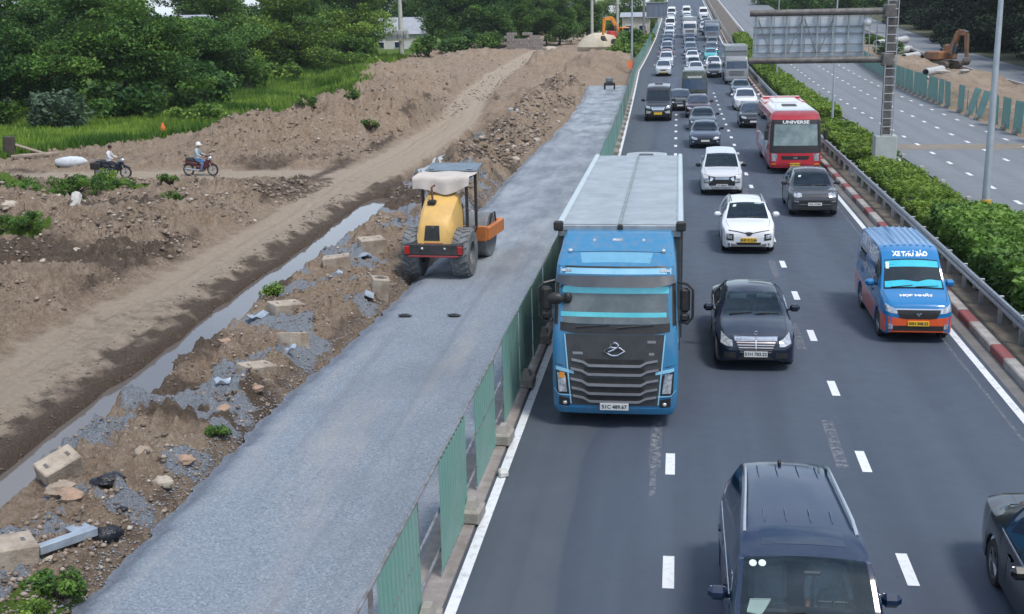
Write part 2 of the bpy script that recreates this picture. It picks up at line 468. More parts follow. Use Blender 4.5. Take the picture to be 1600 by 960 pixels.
def ground_masks(x, y, z):
    gl = L(GRAVL, y); cl = L(CHL, y); cr = L(CHR, y)
    w = fbm(x * .5, y * .5, 41, 4) - .5
    n2 = fbm(x * 1.7, y * 1.7, 47, 4) - .5
    grass = sstep(-.5, 1.6, L(GRASSB, y) - x + 3.5 * w)
    for (cx, cy, rx, ry) in ((-29.5, 50.5, 3.6, 3.2), (-23.5, 39.5, 1.6, 1.2), (-27, 55.6, 1.4, .9), (-8.9, 14.6, .7, .8), (-28.2, 56.6, 1.6, .8)):
        grass = np.maximum(grass, sstep(0, .35, 1 - ((x - cx) / rx) ** 2 - ((y - cy) / ry) ** 2 + 1.2 * w) * .9)
    rc = np.interp(y, [10, 36, 47, 59, 70, 91, 119, 150, 240], [-14.9, -15.0, -15.3, -15.9, -15.9, -16.6, -20.2, -22.5, -24])
    road = 1 - sstep(1.1, 2.0, np.abs(x - rc) + .8 * n2)
    cross = (1 - sstep(1.2, 2.4, np.abs(y - (60.3 + .06 * (x + 26))) + n2)) * (x < -15.5) * (x > -46)
    pale = np.clip(np.maximum(road, cross), 0, 1)
    rc = np.interp(y, [10, 36, 47, 59, 70, 91, 119, 150, 240], [-14.9, -15.0, -15.3, -15.9, -15.9, -16.6, -20.2, -22.5, -24])
    wet = sstep(1.7, .4, cl - x + 1.6 * n2) * sstep(-.6, .1, cl - x + .3) * (y < 58)
    wet = np.maximum(wet, sstep(-.3, .5, .5 * np.sin(x * .0) + (fbm(x * .22, y * .22, 61, 3) - .575) * 6) * .8 * (1 - .6 * pale) * (1 - .75 * sstep(62, 70, y)))
    wet = np.maximum(wet, np.exp(-((np.abs(x - rc) - 2.5 + .6 * w) / .5) ** 2) * sstep(.35, .6, fbm(x * .8, y * .25, 67, 3)) * .85 * (y < 120))
    wet = np.maximum(wet, np.exp(-((x - gl + .35) / .25) ** 2) * .55 * (y < 60))
    grav = sstep(.05, .2, fbm(x * .9, y * .9, 71, 4) - .42) * sstep(0, .4, gl - x) * sstep(0, .5, x - cr) * (y < 58)
    return grass, np.clip(pale, 0, 1), np.clip(wet, 0, 1), np.clip(grav, 0, 1)

def set_attr(me, name, a, b, c, d):
    at = me.attributes.new(name, 'FLOAT_COLOR', 'POINT')
    arr = np.stack([a, b, c, d], 1).astype(np.float32).ravel(); at.data.foreach_set('color', arr)

def grid_mesh(name, X, Y, Z, mats, smooth=True):
    nr, nc = X.shape
    me = bpy.data.meshes.new(name)
    me.vertices.add(nr * nc); co = np.stack([X.ravel(), Y.ravel(), Z.ravel()], 1).astype(np.float32)
    me.vertices.foreach_set('co', co.ravel())
    i = np.arange(nr - 1)[:, None] * nc + np.arange(nc - 1)[None, :]
    q = np.stack([i, i + 1, i + nc + 1, i + nc], -1).reshape(-1, 4)
    n = len(q); me.loops.add(n * 4); me.polygons.add(n)
    me.loops.foreach_set('vertex_index', q.ravel().astype(np.int32))
    me.polygons.foreach_set('loop_start', (np.arange(n) * 4).astype(np.int32))
    me.polygons.foreach_set('use_smooth', np.ones(n, bool) if smooth else np.zeros(n, bool))
    for m in mats: me.materials.append(m)
    me.update(calc_edges=True); me.validate()
    return me

def ground_material():
    m, t, b = _nt('dirt_ground')
    N = t.nodes; K = t.links
    at = N.new("ShaderNodeAttribute"); at.attribute_name = 'zone'
    sep = N.new("ShaderNodeSeparateColor"); K.new(at.outputs['Color'], sep.inputs['Color'])
    geo = N.new("ShaderNodeNewGeometry")
    def noise(s, d=6, r=.6):
        n = N.new("ShaderNodeTexNoise"); n.inputs['Scale'].default_value = s; n.inputs['Detail'].default_value = d; n.inputs['Roughness'].default_value = r
        K.new(geo.outputs['Position'], n.inputs['Vector']); return n.outputs['Fac']
    def ramp(v, lo, hi, a=0, c=1):
        r = N.new("ShaderNodeMapRange"); r.inputs['From Min'].default_value = lo; r.inputs['From Max'].default_value = hi; r.inputs['To Min'].default_value = a; r.inputs['To Max'].default_value = c; K.new(v, r.inputs['Value']); return r.outputs['Result']
    def mix(f, a, c):
        x = N.new("ShaderNodeMix"); x.data_type = 'RGBA'
        K.new(f, x.inputs['Factor'])
        for k, q in (('A', a), ('B', c)):
            if isinstance(q, tuple): x.inputs[k].default_value = (*q, 1)
            else: K.new(q, x.inputs[k])
        return x.outputs['Result']
    n1 = noise(.7); n2 = noise(5.5, 8, .72); n3 = noise(14, 6, .7); n4 = noise(38, 3, .6)
    d = mix(ramp(n1, .35, .65), (.295, .22, .158), (.385, .305, .23))
    d = mix(ramp(n2, .38, .68), d, (.21, .15, .105))
    d = mix(ramp(n3, .52, .72), d, (.45, .37, .285))
    d = mix(ramp(noise(6, 8, .75), .56, .7, 0, .8), d, (.12, .085, .06))
    vo = N.new("ShaderNodeTexVoronoi"); vo.inputs['Scale'].default_value = 7; K.new(geo.outputs['Position'], vo.inputs['Vector'])
    st = N.new("ShaderNodeMath"); st.operation = 'LESS_THAN'; st.inputs[1].default_value = .16; K.new(vo.outputs['Distance'], st.inputs[0])
    sm = N.new("ShaderNodeMath"); sm.operation = 'MULTIPLY'; K.new(st.outputs[0], sm.inputs[0]); K.new(ramp(n1, .45, .6), sm.inputs[1])
    d = mix(sm.outputs[0], d, (.5, .46, .41))
    pale = mix(ramp(n2, .3, .7), (.44, .365, .285), (.345, .275, .205))
    def broken(v, amt, lo=.35, hi=.62):
        a_ = N.new("ShaderNodeMath"); a_.operation = 'SUBTRACT'; K.new(nb, a_.inputs[0]); a_.inputs[1].default_value = .5
        m_ = N.new("ShaderNodeMath"); m_.operation = 'MULTIPLY_ADD'; K.new(a_.outputs[0], m_.inputs[0]); m_.inputs[1].default_value = amt; K.new(v, m_.inputs[2])
        return ramp(m_.outputs[0], lo, hi)
    nb = noise(2.2, 9, .72)
    d = mix(broken(sep.outputs['Green'], 1.3, .22, .8), d, pale)
    d = mix(broken(sep.outputs['Blue'], 1.6, .25, .8), d, mix(ramp(n3, .35, .65), (.082, .06, .045), (.14, .105, .08)))
    gv = mix(ramp(n4, .35, .65), (.16, .18, .21), (.36, .39, .43))
    al = N.new("ShaderNodeMath"); al.operation = 'MULTIPLY'; K.new(broken(at.outputs['Alpha'], 1.6), al.inputs[0]); al.inputs[1].default_value = 1.0
    d = mix(al.outputs[0], d, gv)
    gr = mix(ramp(n2, .3, .7), (.06, .12, .018), (.14, .21, .035))
    d = mix(broken(sep.outputs['Red'], 1.2), d, gr)
    K.new(d, b.inputs['Base Color'])
    b.inputs['Roughness'].default_value = .95; b.inputs['Specular IOR Level'].default_value = .2
    bp = N.new("ShaderNodeBump"); bp.inputs['Strength'].default_value = 1.0; bp.inputs['Distance'].default_value = .12
    ad = N.new("ShaderNodeMath"); ad.operation = 'ADD'; K.new(n2, ad.inputs[0]); K.new(n3, ad.inputs[1])
    K.new(ad.outputs[0], bp.inputs['Height']); K.new(bp.outputs['Normal'], b.inputs['Normal'])
    return m
GROUND_M = ground_material()

# left work site: rows widen with distance
Ys = np.concatenate([np.geomspace(9, 60, 420), np.geomspace(60.3, 200, 330), np.geomspace(201, 900, 60)])
us = np.concatenate([np.linspace(-1.0, -.68, 30)[:-1], np.linspace(-.68, 0, 430)])
left_of = L(FENX, Ys) - .45
span = np.maximum(Ys * .95, 16.0)
X = left_of[:, None] + us[None, :] * span[:, None]
Y = np.repeat(Ys[:, None], len(us), 1)
Z = ground_h(X, Y)
me = grid_mesh('ground', X, Y, Z, [GROUND_M])
gr_, pa_, we_, gv_ = ground_masks(X.ravel(), Y.ravel(), Z.ravel())
set_attr(me, 'zone', gr_, pa_, we_, gv_)
tag(link('ground', me), kind='structure')
# the sheet under everything out to the horizon
me = mesh_from('terrain', [(-1500, -60, -1.2), (1500, -60, -1.2), (1500, 1600, -1.2), (-1500, 1600, -1.2)], [(0, 1, 2, 3)], mat('far_soil', (.12, .1, .07), .95, c2=(.07, .09, .04), scale=.05, coords='Object'))
tag(link('terrain', me), kind='structure')

# water in the ditch
m, t, b = _nt('muddy_water')
b.inputs['Base Color'].default_value = (.13, .115, .105, 1); b.inputs['Roughness'].default_value = .06; b.inputs['IOR'].default_value = 1.33
b.inputs['Specular IOR Level'].default_value = .9
geo = t.nodes.new("ShaderNodeNewGeometry"); n = t.nodes.new("ShaderNodeTexNoise"); n.inputs['Scale'].default_value = 2.5; n.inputs['Detail'].default_value = 3
bp = t.nodes.new("ShaderNodeBump"); bp.inputs['Strength'].default_value = .05; bp.inputs['Distance'].default_value = .03
t.links.new(geo.outputs['Position'], n.inputs['Vector']); t.links.new(n.outputs['Fac'], bp.inputs['Height']); t.links.new(bp.outputs['Normal'], b.inputs['Normal'])
WATER = m
v = []; f = []
ys = np.linspace(9, 56, 60)
for y in ys: v += [(float(L(CHL, y)) - .5, y, -.40), (float(L(CHR, y)) + .45, y, -.40)]
f = [(2 * i, 2 * i + 1, 2 * i + 3, 2 * i + 2) for i in range(len(ys) - 1)]
tag(link('ditch_water', mesh_from('ditch_water', v, f, WATER)), kind='structure')
v = []; ys = np.linspace(56.5, 100, 30)
for y in ys:
    x = float(np.interp(y, [57, 60, 68, 73, 80, 100], [-13.2, -13.3, -13.7, -13.5, -13.6, -13.7])); v += [(x - .95, y, -.30), (x + .95, y, -.30)]
f = [(2 * i, 2 * i + 1, 2 * i + 3, 2 * i + 2) for i in range(len(ys) - 1)]
tag(link('puddle_water', mesh_from('puddle_water', v, f, WATER)), kind='structure')

# new crushed-stone road
def gravel_material():
    m, t, b = _nt('crushed_stone')
    N = t.nodes; K = t.links
    geo = N.new("ShaderNodeNewGeometry")
    at = N.new("ShaderNodeAttribute"); at.attribute_name = 'zone'
    sep = N.new("ShaderNodeSeparateColor"); K.new(at.outputs['Color'], sep.inputs['Color'])
    def noise(s, d=5, r=.6, sc=None):
        n = N.new("ShaderNodeTexNoise"); n.inputs['Scale'].default_value = s; n.inputs['Detail'].default_value = d; n.inputs['Roughness'].default_value = r
        if sc:
            mp = N.new("ShaderNodeMapping"); mp.inputs['Scale'].default_value = sc; K.new(geo.outputs['Position'], mp.inputs['Vector']); K.new(mp.outputs['Vector'], n.inputs['Vector'])
        else: K.new(geo.outputs['Position'], n.inputs['Vector'])
        return n.outputs['Fac']
    def ramp(v, lo, hi, a=0, c=1):
        r = N.new("ShaderNodeMapRange"); r.inputs['From Min'].default_value = lo; r.inputs['From Max'].default_value = hi; r.inputs['To Min'].default_value = a; r.inputs['To Max'].default_value = c; K.new(v, r.inputs['Value']); return r.outputs['Result']
    def mix(f, a, c):
        x = N.new("ShaderNodeMix"); x.data_type = 'RGBA'; K.new(f, x.inputs['Factor'])
        for k, q in (('A', a), ('B', c)):
            if isinstance(q, tuple): x.inputs[k].default_value = (*q, 1)
            else: K.new(q, x.inputs[k])
        return x.outputs['Result']
    st = noise(17, 5, .8)
    vo = N.new("ShaderNodeTexVoronoi"); vo.inputs['Scale'].default_value = 32; K.new(geo.outputs['Position'], vo.inputs['Vector'])
    sv = N.new("ShaderNodeSeparateColor"); K.new(vo.outputs['Color'], sv.inputs['Color'])
    c = mix(ramp(st, .3, .7), (.135, .165, .205), (.255, .295, .345))
    c = mix(ramp(sv.outputs['Red'], .55, 1, 0, .6), c, (.36, .40, .45))
    c = mix(ramp(sv.outputs['Green'], .6, 1, 0, .6), c, (.08, .105, .14))
    c = mix(ramp(noise(.9, 5), .4, .8, 0, .6), c, (.22, .255, .295))
    c = mix(ramp(noise(.5, 6, .7, (1.6, .16, 1)), .5, .72, 0, .6), c, (.35, .325, .29))
    c = mix(ramp(noise(.28, 6, .65, (1, .5, 1)), .5, .7, 0, .55), c, (.125, .148, .18))
    c = mix(ramp(noise(1.0, 5, .6, (2.6, .05, 1)), .56, .66, 0, .5), c, (.15, .168, .195))
    c = mix(sep.outputs['Red'], c, mix(ramp(st, .35, .65), (.085, .105, .14), (.21, .24, .29)))      # loose darker stone along the edges
    wet = mix(ramp(noise(1.2, 6, .7, (.7, .22, 1)), .4, .62), (.12, .135, .15), (.33, .36, .385))
    c = mix(sep.outputs['Green'], c, wet)
    K.new(c, b.inputs['Base Color'])
    K.new(ramp(sep.outputs['Green'], 0, 1, .9, .42), b.inputs['Roughness'])
    bp = N.new("ShaderNodeBump"); bp.inputs['Strength'].default_value = .55; bp.inputs['Distance'].default_value = .035
    K.new(st, bp.inputs['Height']); K.new(bp.outputs['Normal'], b.inputs['Normal'])
    return m
ys = np.concatenate([np.geomspace(9, 60, 300), np.geomspace(60.4, 133, 120)])
us = np.linspace(0, 1, 90)
Y = np.repeat(ys[:, None], 90, 1)
lx = L(GRAVL, ys) + .34 * (fbm(ys * 2.2, ys * 0, 81, 5, .7) - .5) + .3 * (vnoise(ys * .25, ys * 0, 84) - .5); rx = L(FENX, ys) - .42
X = lx[:, None] + (rx - lx)[:, None] * us[None, :]
dl = X - lx[:, None]
Z = .02 * (fbm(X * 1.2, Y * .3, 83, 3) - .5) - .2 * (1 - sstep(0, .5, dl)) + .02 * (vnoise(X * 9, Y * 9, 4) - .5) + .012 * (vnoise(X * 19, Y * 19, 6) - .5)
me = grid_mesh('crushed_stone_road', X, Y, Z, [gravel_material()])
edge = (1 - sstep(.25, .75, dl + .25 * (fbm(X * 2, Y * 2, 91, 3) - .5)))
wetz = sstep(30, 42, Y + 8 * (fbm(X * .5, Y * .15, 93, 3) - .5)) * .55 + .45 * sstep(75, 88, Y)
set_attr(me, 'zone', edge.ravel(), wetz.ravel(), 0 * edge.ravel(), 1 + 0 * edge.ravel())
tag(link('crushed_stone_road', me), kind='structure')
# ================================================================== HIGHWAY
def asphalt_material(name, c1, c2, patch=None, streak=.5):
    m, t, b = _nt(name)
    N = t.nodes; K = t.links
    geo = N.new("ShaderNodeNewGeometry")
    def noise(s, d=5, r=.6, sc=None):
        n = N.new("ShaderNodeTexNoise"); n.inputs['Scale'].default_value = s; n.inputs['Detail'].default_value = d; n.inputs['Roughness'].default_value = r
        if sc:
            mp = N.new("ShaderNodeMapping"); mp.inputs['Scale'].default_value = sc; K.new(geo.outputs['Position'], mp.inputs['Vector']); K.new(mp.outputs['Vector'], n.inputs['Vector'])
        else: K.new(geo.outputs['Position'], n.inputs['Vector'])
        return n.outputs['Fac']
    def ramp(v, lo, hi, a=0, c=1):
        r = N.new("ShaderNodeMapRange"); r.inputs['From Min'].default_value = lo; r.inputs['From Max'].default_value = hi; r.inputs['To Min'].default_value = a; r.inputs['To Max'].default_value = c; K.new(v, r.inputs['Value']); return r.outputs['Result']
    def mix(f, a, c):
        x = N.new("ShaderNodeMix"); x.data_type = 'RGBA'
        if isinstance(f, float): x.inputs['Factor'].default_value = f
        else: K.new(f, x.inputs['Factor'])
        for k, q in (('A', a), ('B', c)):
            if isinstance(q, tuple): x.inputs[k].default_value = (*q, 1)
            else: K.new(q, x.inputs[k])
        return x.outputs['Result']
    c = mix(ramp(noise(.35, 6, .65, (1, .25, 1)), .3, .7), c1, c2)
    if patch:
        sx = N.new("ShaderNodeSeparateXYZ"); K.new(geo.outputs['Position'], sx.inputs['Vector'])
        ad = N.new("ShaderNodeMath"); ad.operation = 'MULTIPLY_ADD'; K.new(noise(.09, 2, .5, (0, 1, 0)), ad.inputs[0]); ad.inputs[1].default_value = 1.6; K.new(sx.outputs['X'], ad.inputs[2])
        c = mix(ramp(ad.outputs[0], patch[0] - .03, patch[0] + .03, 1, 0), c, mix(ramp(noise(.8, 5), .3, .7), patch[1], patch[2]))
        c = mix(ramp(ad.outputs[0], patch[0] + .02, patch[0] + .42, .5, 0), c, tuple(q * .62 for q in c1))   # fresh joint sealer band
    c = mix(ramp(noise(1.1, 4, .6, (1.4, .035, 1)), .48, .75, 0, streak), c, tuple(q * .66 for q in c1))  # tyre-polished bands
    sx2 = N.new("ShaderNodeSeparateXYZ"); K.new(geo.outputs['Position'], sx2.inputs['Vector'])
    wv = N.new("ShaderNodeMath"); wv.operation = 'MULTIPLY_ADD'; K.new(sx2.outputs['X'], wv.inputs[0]); wv.inputs[1].default_value = 3.66; wv.inputs[2].default_value = .6
    sn = N.new("ShaderNodeMath"); sn.operation = 'SINE'; K.new(wv.outputs[0], sn.inputs[0])
    wm = N.new("ShaderNodeMath"); wm.operation = 'MULTIPLY'; K.new(ramp(sn.outputs[0], .1, 1), wm.inputs[0]); K.new(ramp(noise(.25, 4, .6, (1, .2, 1)), .35, .65, .1, .55), wm.inputs[1])
    c = mix(wm.outputs[0], c, tuple(q * .68 for q in c1))
    c = mix(ramp(noise(3.2, 8, .78), .60, .68, 0, .6), c, tuple(q * .5 for q in c1))               # oil spots
    c = mix(ramp(noise(60, 3, .7), .3, .75, 0, .45), c, tuple(q * 1.7 for q in c2))
    K.new(c, b.inputs['Base Color'])
    K.new(ramp(noise(2, 5), .3, .7, .62, .8), b.inputs['Roughness'])
    b.inputs['Specular IOR Level'].default_value = .3
    bp = N.new("ShaderNodeBump"); bp.inputs['Strength'].default_value = .25; bp.inputs['Distance'].default_value = .01
    K.new(noise(70, 3, .7), bp.inputs['Height']); K.new(bp.outputs['Normal'], b.inputs['Normal'])
    return m
ASPH = asphalt_material('asphalt', (.046, .060, .086), (.070, .087, .115), (-.75, (.085, .098, .11), (.112, .126, .137)))
ASPH2 = asphalt_material('worn_asphalt', (.125, .137, .152), (.165, .178, .192), None, .35)
LINE = mat('road_paint', (.68, .70, .72), .6, c2=(.4, .42, .44), scale=6, coords='Object', lo=.5, hi=.75)

def ghost_material():
    m, t, b = _nt('worn_paint')
    out = t.nodes["Material Output"]
    b.inputs['Base Color'].default_value = (.30, .31, .33, 1); b.inputs['Roughness'].default_value = .8
    geo = t.nodes.new("ShaderNodeNewGeometry"); n = t.nodes.new("ShaderNodeTexNoise"); n.inputs['Scale'].default_value = 9; n.inputs['Detail'].default_value = 6; n.inputs['Roughness'].default_value = .7
    r = t.nodes.new("ShaderNodeMapRange"); r.inputs['From Min'].default_value = .46; r.inputs['From Max'].default_value = .62
    r.inputs['To Min'].default_value = .03; r.inputs['To Max'].default_value = .62
    tr = t.nodes.new("ShaderNodeBsdfTransparent"); mx = t.nodes.new("ShaderNodeMixShader")
    t.links.new(geo.outputs['Position'], n.inputs['Vector']); t.links.new(n.outputs['Fac'], r.inputs['Value']); t.links.new(r.outputs['Result'], mx.inputs['Fac'])
    t.links.new(tr.outputs[0], mx.inputs[1]); t.links.new(b.outputs[0], mx.inputs[2]); t.links.new(mx.outputs[0], out.inputs['Surface'])
    return m
GHOST = ghost_material()

YS = [float(v) for v in np.concatenate([np.linspace(4, 90, 22), np.linspace(95, 420, 66)])]
def strip(name, xl, xr, dz, m, parent=None, ys=None, thick=0.0):
    ys = ys or YS; v = []; f = []
    fl = xl if callable(xl) else (lambda y: xl); fr = xr if callable(xr) else (lambda y: xr)
    for y in ys:
        z = rz_(y) + dz; v += [(fl(y), y, z), (fr(y), y, z)]
        if thick: v += [(fl(y), y, z - thick), (fr(y), y, z - thick)]
    k = 4 if thick else 2
    for i in range(len(ys) - 1):
        a = i * k; c = a + k
        f.append((a, a + 1, c + 1, c))
        if thick: f += [(a + 2, a, c, c + 2), (a + 1, a + 3, c + 3, c + 1)]
    if thick:
        f.append((0, 2, 3, 1))
    return link(name, mesh_from(name, v, f, m, smooth=30), parent)
fenx = lambda y: float(L(FENX, y))
hw = tag(strip('highway', lambda y: fenx(y) + .12, 7.1, 0, ASPH), kind='structure')
ow = tag(strip('opposite_carriageway', 11.3, lambda y: float(np.interp(y, [0, 75, 122, 167, 420], [20.7, 20.7, 21, 22.7, 24])), 0, ASPH2), kind='structure')

dash_me = mesh_from('lane_dash', [(-.085, 0, 0), (.085, 0, 0), (.085, 1.06, 0), (-.085, 1.06, 0)], [(0, 1, 2, 3)], LINE)
def dash(parent, x, y, me=dash_me, dz=.005, sx=1.0):
    o = link('lane_dash', me, parent, (x, y, rz_(y) + dz))
    sl = (rz_(y + 1) - rz_(y)); o.rotation_euler = (math.atan(sl), 0, 0); o.scale = (sx, 1, 1)
for k in range(24):
    y = 15.95 + 4.38 * k
    dash(hw, -.03 - .0013 * y, y); dash(hw, 3.45 - .001 * y, y + .42)
for k in range(60):
    y = 38.0 + 4.4 * k
    if y < 160: dash(ow, 14.0, y, sx=1.15)
    if y < 200: dash(ow, 17.1, y + 1.2, sx=1.15); dash(ow, 19.6, y + 2.5, sx=1.15)
strip('edge_line', lambda y: fenx(y) + .21 if y < 60 else fenx(y) + .2, lambda y: fenx(y) + .37, .006, LINE, hw)
strip('edge_line', 6.83, 7.0, .006, LINE, hw)
ghost_me = mesh_from('worn_dash', [(-.11, 0, 0), (.11, 0, 0), (.11, 2.6, 0), (-.11, 2.6, 0)], [(0, 1, 2, 3)], GHOST)
for (x, y) in ((3.03, 20.9), (3.05, 28.7), (3.08, 36.8), (3.05, 44.9), (3.05, 53), (3.05, 61), (-.34, 20.6), (-.36, 28.8)):
    o = link('worn_dash', ghost_me, hw, (x, y, .004))
for (x, y, s) in ((14.75, 52, 1.4), (14.75, 68, 1.4), (14.7, 84, 1.4), (17.8, 74, 1.6), (17.8, 90, 1.6), (17.85, 106, 1.6), (17.85, 122, 1.6), (14.7, 100, 1.4), (20.0, 64, 2.2), (20.0, 84, 2.2)):
    o = link('worn_dash', ghost_me, ow, (x, y, rz_(y) + .004)); o.scale = (1, s, 1)
strip('worn_line', 6.53, 6.6, .004, GHOST, hw, ys=[5, 20, 40, 60, 90])
strip('worn_line', lambda y: -.41, lambda y: -.3, .0045, GHOST, hw, ys=[19.3, 21, 23])
strip('edge_line', 11.62, 11.78, .006, LINE, ow)
# pale concrete repair across the opposite carriageway
tag(strip('repair_strip', 11.9, 20.5, .003, mat('repair_concrete', (.24, .2, .15), .85, c2=(.17, .15, .125), scale=1.2), ow, ys=[71.0, 73.8]))
strip('repair_strip', 12.9, 14.4, .003, MATS['repair_concrete'], ow, ys=[45.2, 46.8])

# concrete strip and fence on the left of the highway
KERBC = mat('kerb_concrete', (.30, .265, .245), .9, c2=(.19, .165, .15), scale=2.2, coords='Object', bump=.3, bscale=20)
tag(strip('edge_kerb', lambda y: fenx(y) - .45, lambda y: fenx(y) + .16, .05, KERBC, thick=.5), kind='structure')
def corrug_mesh(name, w, h, m):
    mb = MB(); pr = []; pitch = .2; n = int(round(w / pitch))
    for i in range(n):
        x = i * pitch
        pr += [(x, 0), (x + .11, 0), (x + .135, -.028), (x + .175, -.028)]
    pr.append((n * pitch, 0))
    v = []; f = []
    for (x, d) in pr: v += [(d, x, 0), (d, x, h)]
    f = [(2 * i, 2 * i + 2, 2 * i + 3, 2 * i + 1) for i in range(len(pr) - 1)]
    me = mesh_from(name, v, f, m, smooth=0, recalc=False)
    return me
GREEN = mat('green_sheet_metal', (.155, .32, .272), .5, c2=(.205, .345, .305), scale=1.1, metal=.1, coords='Object')
FENCEPOST = mat('fence_steel', (.30, .31, .33), .5, .4, c2=(.16, .13, .11), scale=5)
fence = thing('construction_fence', 'long green corrugated sheet fence between the crushed stone road and the highway', 'fence', (0, 0, 0))
pan = {w: corrug_mesh('panel', w, 1.72, GREEN) for w in (2.2, 2.4)}
post_me = MB().box((0, 0, .9), (.05, .05, 1.76)).build('post', FENCEPOST, fence, 0)
post_mesh = post_me.data; post_me.location = (fenx(12) - .05, 12.1, 0)
foot0 = MB().box((0, 0, .11), (.34, .5, .22), .03).add([(-.1, -.16, .22), (.1, -.16, .22), (.1, .16, .22), (-.1, .16, .22), (-.06, -.1, .36), (.06, -.1, .36), (.06, .1, .36), (-.06, .1, .36)], [(0, 1, 5, 4), (1, 2, 6, 5), (2, 3, 7, 6), (3, 0, 4, 7), (4, 5, 6, 7)]).build('concrete_foot', CONC, fence)
foot_me = foot0.data
spots = [(12.35, 2.2), (15.85, 2.0 + .2), (19.15, 2.2), (22.4, 2.4)]
y = 24.9
while y < 250:
    spots.append((y, 2.2)); y += 2.32
for i, (y, w) in enumerate(spots):
    x = fenx(y); a = math.atan2(fenx(y + w) - x, w)
    o = link('panel', pan[w], fence, (x + random.uniform(-.015, .015), y, rz_(y) + .12 + random.uniform(-.03, .03)))
    o.rotation_euler = (random.uniform(-.012, .012), random.uniform(-.02, .02), -a)
    if y < 120:
        link('post', post_mesh, fence, (x - .06, y + w + .05, rz_(y)))
for k in range(26):
    y = 18.0 + 3.62 * k
    o = link('concrete_foot', foot_me, fence, (fenx(y) + .09, y, rz_(y) + .05)); o.rotation_euler = (0, 0, random.uniform(-.15, .15))
foot0.location = (fenx(14.4) + .09, 14.38, .05)
for zz in (.45, 1.05, 1.78):
    mb = MB(); mb.tube([(fenx(y) - .045, y, rz_(y) + zz + (0 if zz < 1.5 else .02)) for y in np.linspace(7, 130, 60)], .022, 6)
    mb.build('rail', FENCEPOST, fence)
for (x, y, s) in ((-3.02, 20.0, 1.0),):
    o = tag(MB().box((0, 0, .06), (.17, .22, .12), .03).build('concrete_lump', mat('pale_concrete', (.6, .6, .58), .85), None, loc=(x, y, .006), rz=.3), 'small pale concrete lump lying on the left white edge line', 'rubble')

# right: gutter, red and white kerb, soil, guardrail
tag(strip('gutter', 7.1, 7.42, .004, mat('gutter_concrete', (.17, .165, .16), .85, c2=(.12, .115, .11), scale=1.5)), kind='structure')
kerb = thing('painted_kerb', 'low concrete kerb painted red and white in front of the median guardrail', 'kerb', (0, 0, 0))
KRED = mat('kerb_red', (.28, .07, .075), .8, c2=(.22, .085, .08), scale=4, bump=.2, bscale=30)
KWHT = mat('kerb_white', (.42, .40, .385), .8, c2=(.28, .26, .245), scale=3, bump=.2, bscale=30)
def kerb_stone(l, m):
    poly = [(-.13, -.05), (.13, -.05), (.13, .2), (-.1, .2), (-.13, .17)]
    mb = MB(); mb.prism(poly, 0, l - .012, 'XZ'); return mesh_from('kerb_stone', mb.v, mb.f, m, smooth=0)
ks_r = kerb_stone(1.2, KRED); ks_w = kerb_stone(2.2, KWHT)
y = 11.8; k = 0
while y < 250:
    for (me, l) in ((ks_w, 2.2), (ks_r, 1.2)):
        o = link('kerb_stone', me, kerb, (7.55 + random.uniform(-.008, .008), y, rz_(y) + random.uniform(-.008, .008)))
        o.rotation_euler = (math.atan((rz_(y + l) - rz_(y)) / l), 0, random.uniform(-.004, .004)); y += l
SOIL = mat('median_soil', (.085, .07, .055), .95, c2=(.15, .13, .105), scale=1.6, bump=.6, bscale=9)
tag(strip('median_soil', 7.66, 11.05, .14, SOIL, thick=.4), kind='structure')
tag(strip('median_kerb', 11.05, 11.3, .2, KERBC, thick=.4), kind='structure')
gr = thing('guardrail', 'galvanised steel guardrail between the painted kerb and the hedge', 'guardrail', (0, 0, 0))
prof = [(.03, .78), (-.02, .76), (-.045, .70), (-.02, .645), (.03, .625), (-.02, .605), (-.045, .55), (-.02, .49), (.03, .47)]
v = []; f = []
gys = YS
for y in gys:
    for (dx, zz) in prof: v.append((8.02 + dx, y, rz_(y) + zz + .15))
for i in range(len(gys) - 1):
    for j in range(len(prof) - 1): f.append((i * 9 + j, i * 9 + j + 1, (i + 1) * 9 + j + 1, (i + 1) * 9 + j))
link('beam', mesh_from('beam', v, f, GALV, smooth=40), gr)
gp = MB().box((0, 0, .38), (.12, .08, .78), .01).box((-.08, 0, .62), (.08, .09, .26)).build('post', GALV, gr)
gp.location = (8.17, 11, .1)
for k in range(1, 60):
    y = 11 + 2.0 * k; link('post', gp.data, gr, (8.17, y, rz_(y) + .1))
mr = thing('median_railing', 'low black tube railing with pale concrete posts behind the hedge', 'railing', (0, 0, 0))
BLK = mat('black_rail_paint', (.015, .016, .018), .5)
for zz in (.45, .72):
    MB().tube([(10.95, y, rz_(y) + zz) for y in YS if y < 240], .04, 6).build('rail', BLK, mr)
PALE = mat('pale_post', (.45, .44, .42), .8, c2=(.33, .32, .3), scale=4)
rp = MB().box((0, 0, .42), (.18, .2, .84), .02).build('post', PALE, mr); rp.location = (10.95, 38, .1)
for k in range(1, 40):
    y = 38 + 4.6 * k
    if y < 200: link('post', rp.data, mr, (10.95, y, rz_(y) + .1))
_jb = MB().box((0, 0, .2), (.22, .3, .4), .02); _jbm = mesh_from('concrete_box', _jb.v, _jb.f, CONC)
for k in range(9):
    tag(link('concrete_box', _jbm, None, (8.52, 26.3 + 4.3 * k, .14)), 'grey concrete box between the guardrail and the hedge, %s from the right picture edge' % ['first', 'second', 'third', 'fourth', 'fifth', 'sixth', 'seventh', 'eighth', 'ninth'][k], 'concrete box', 'concrete boxes behind the guardrail')

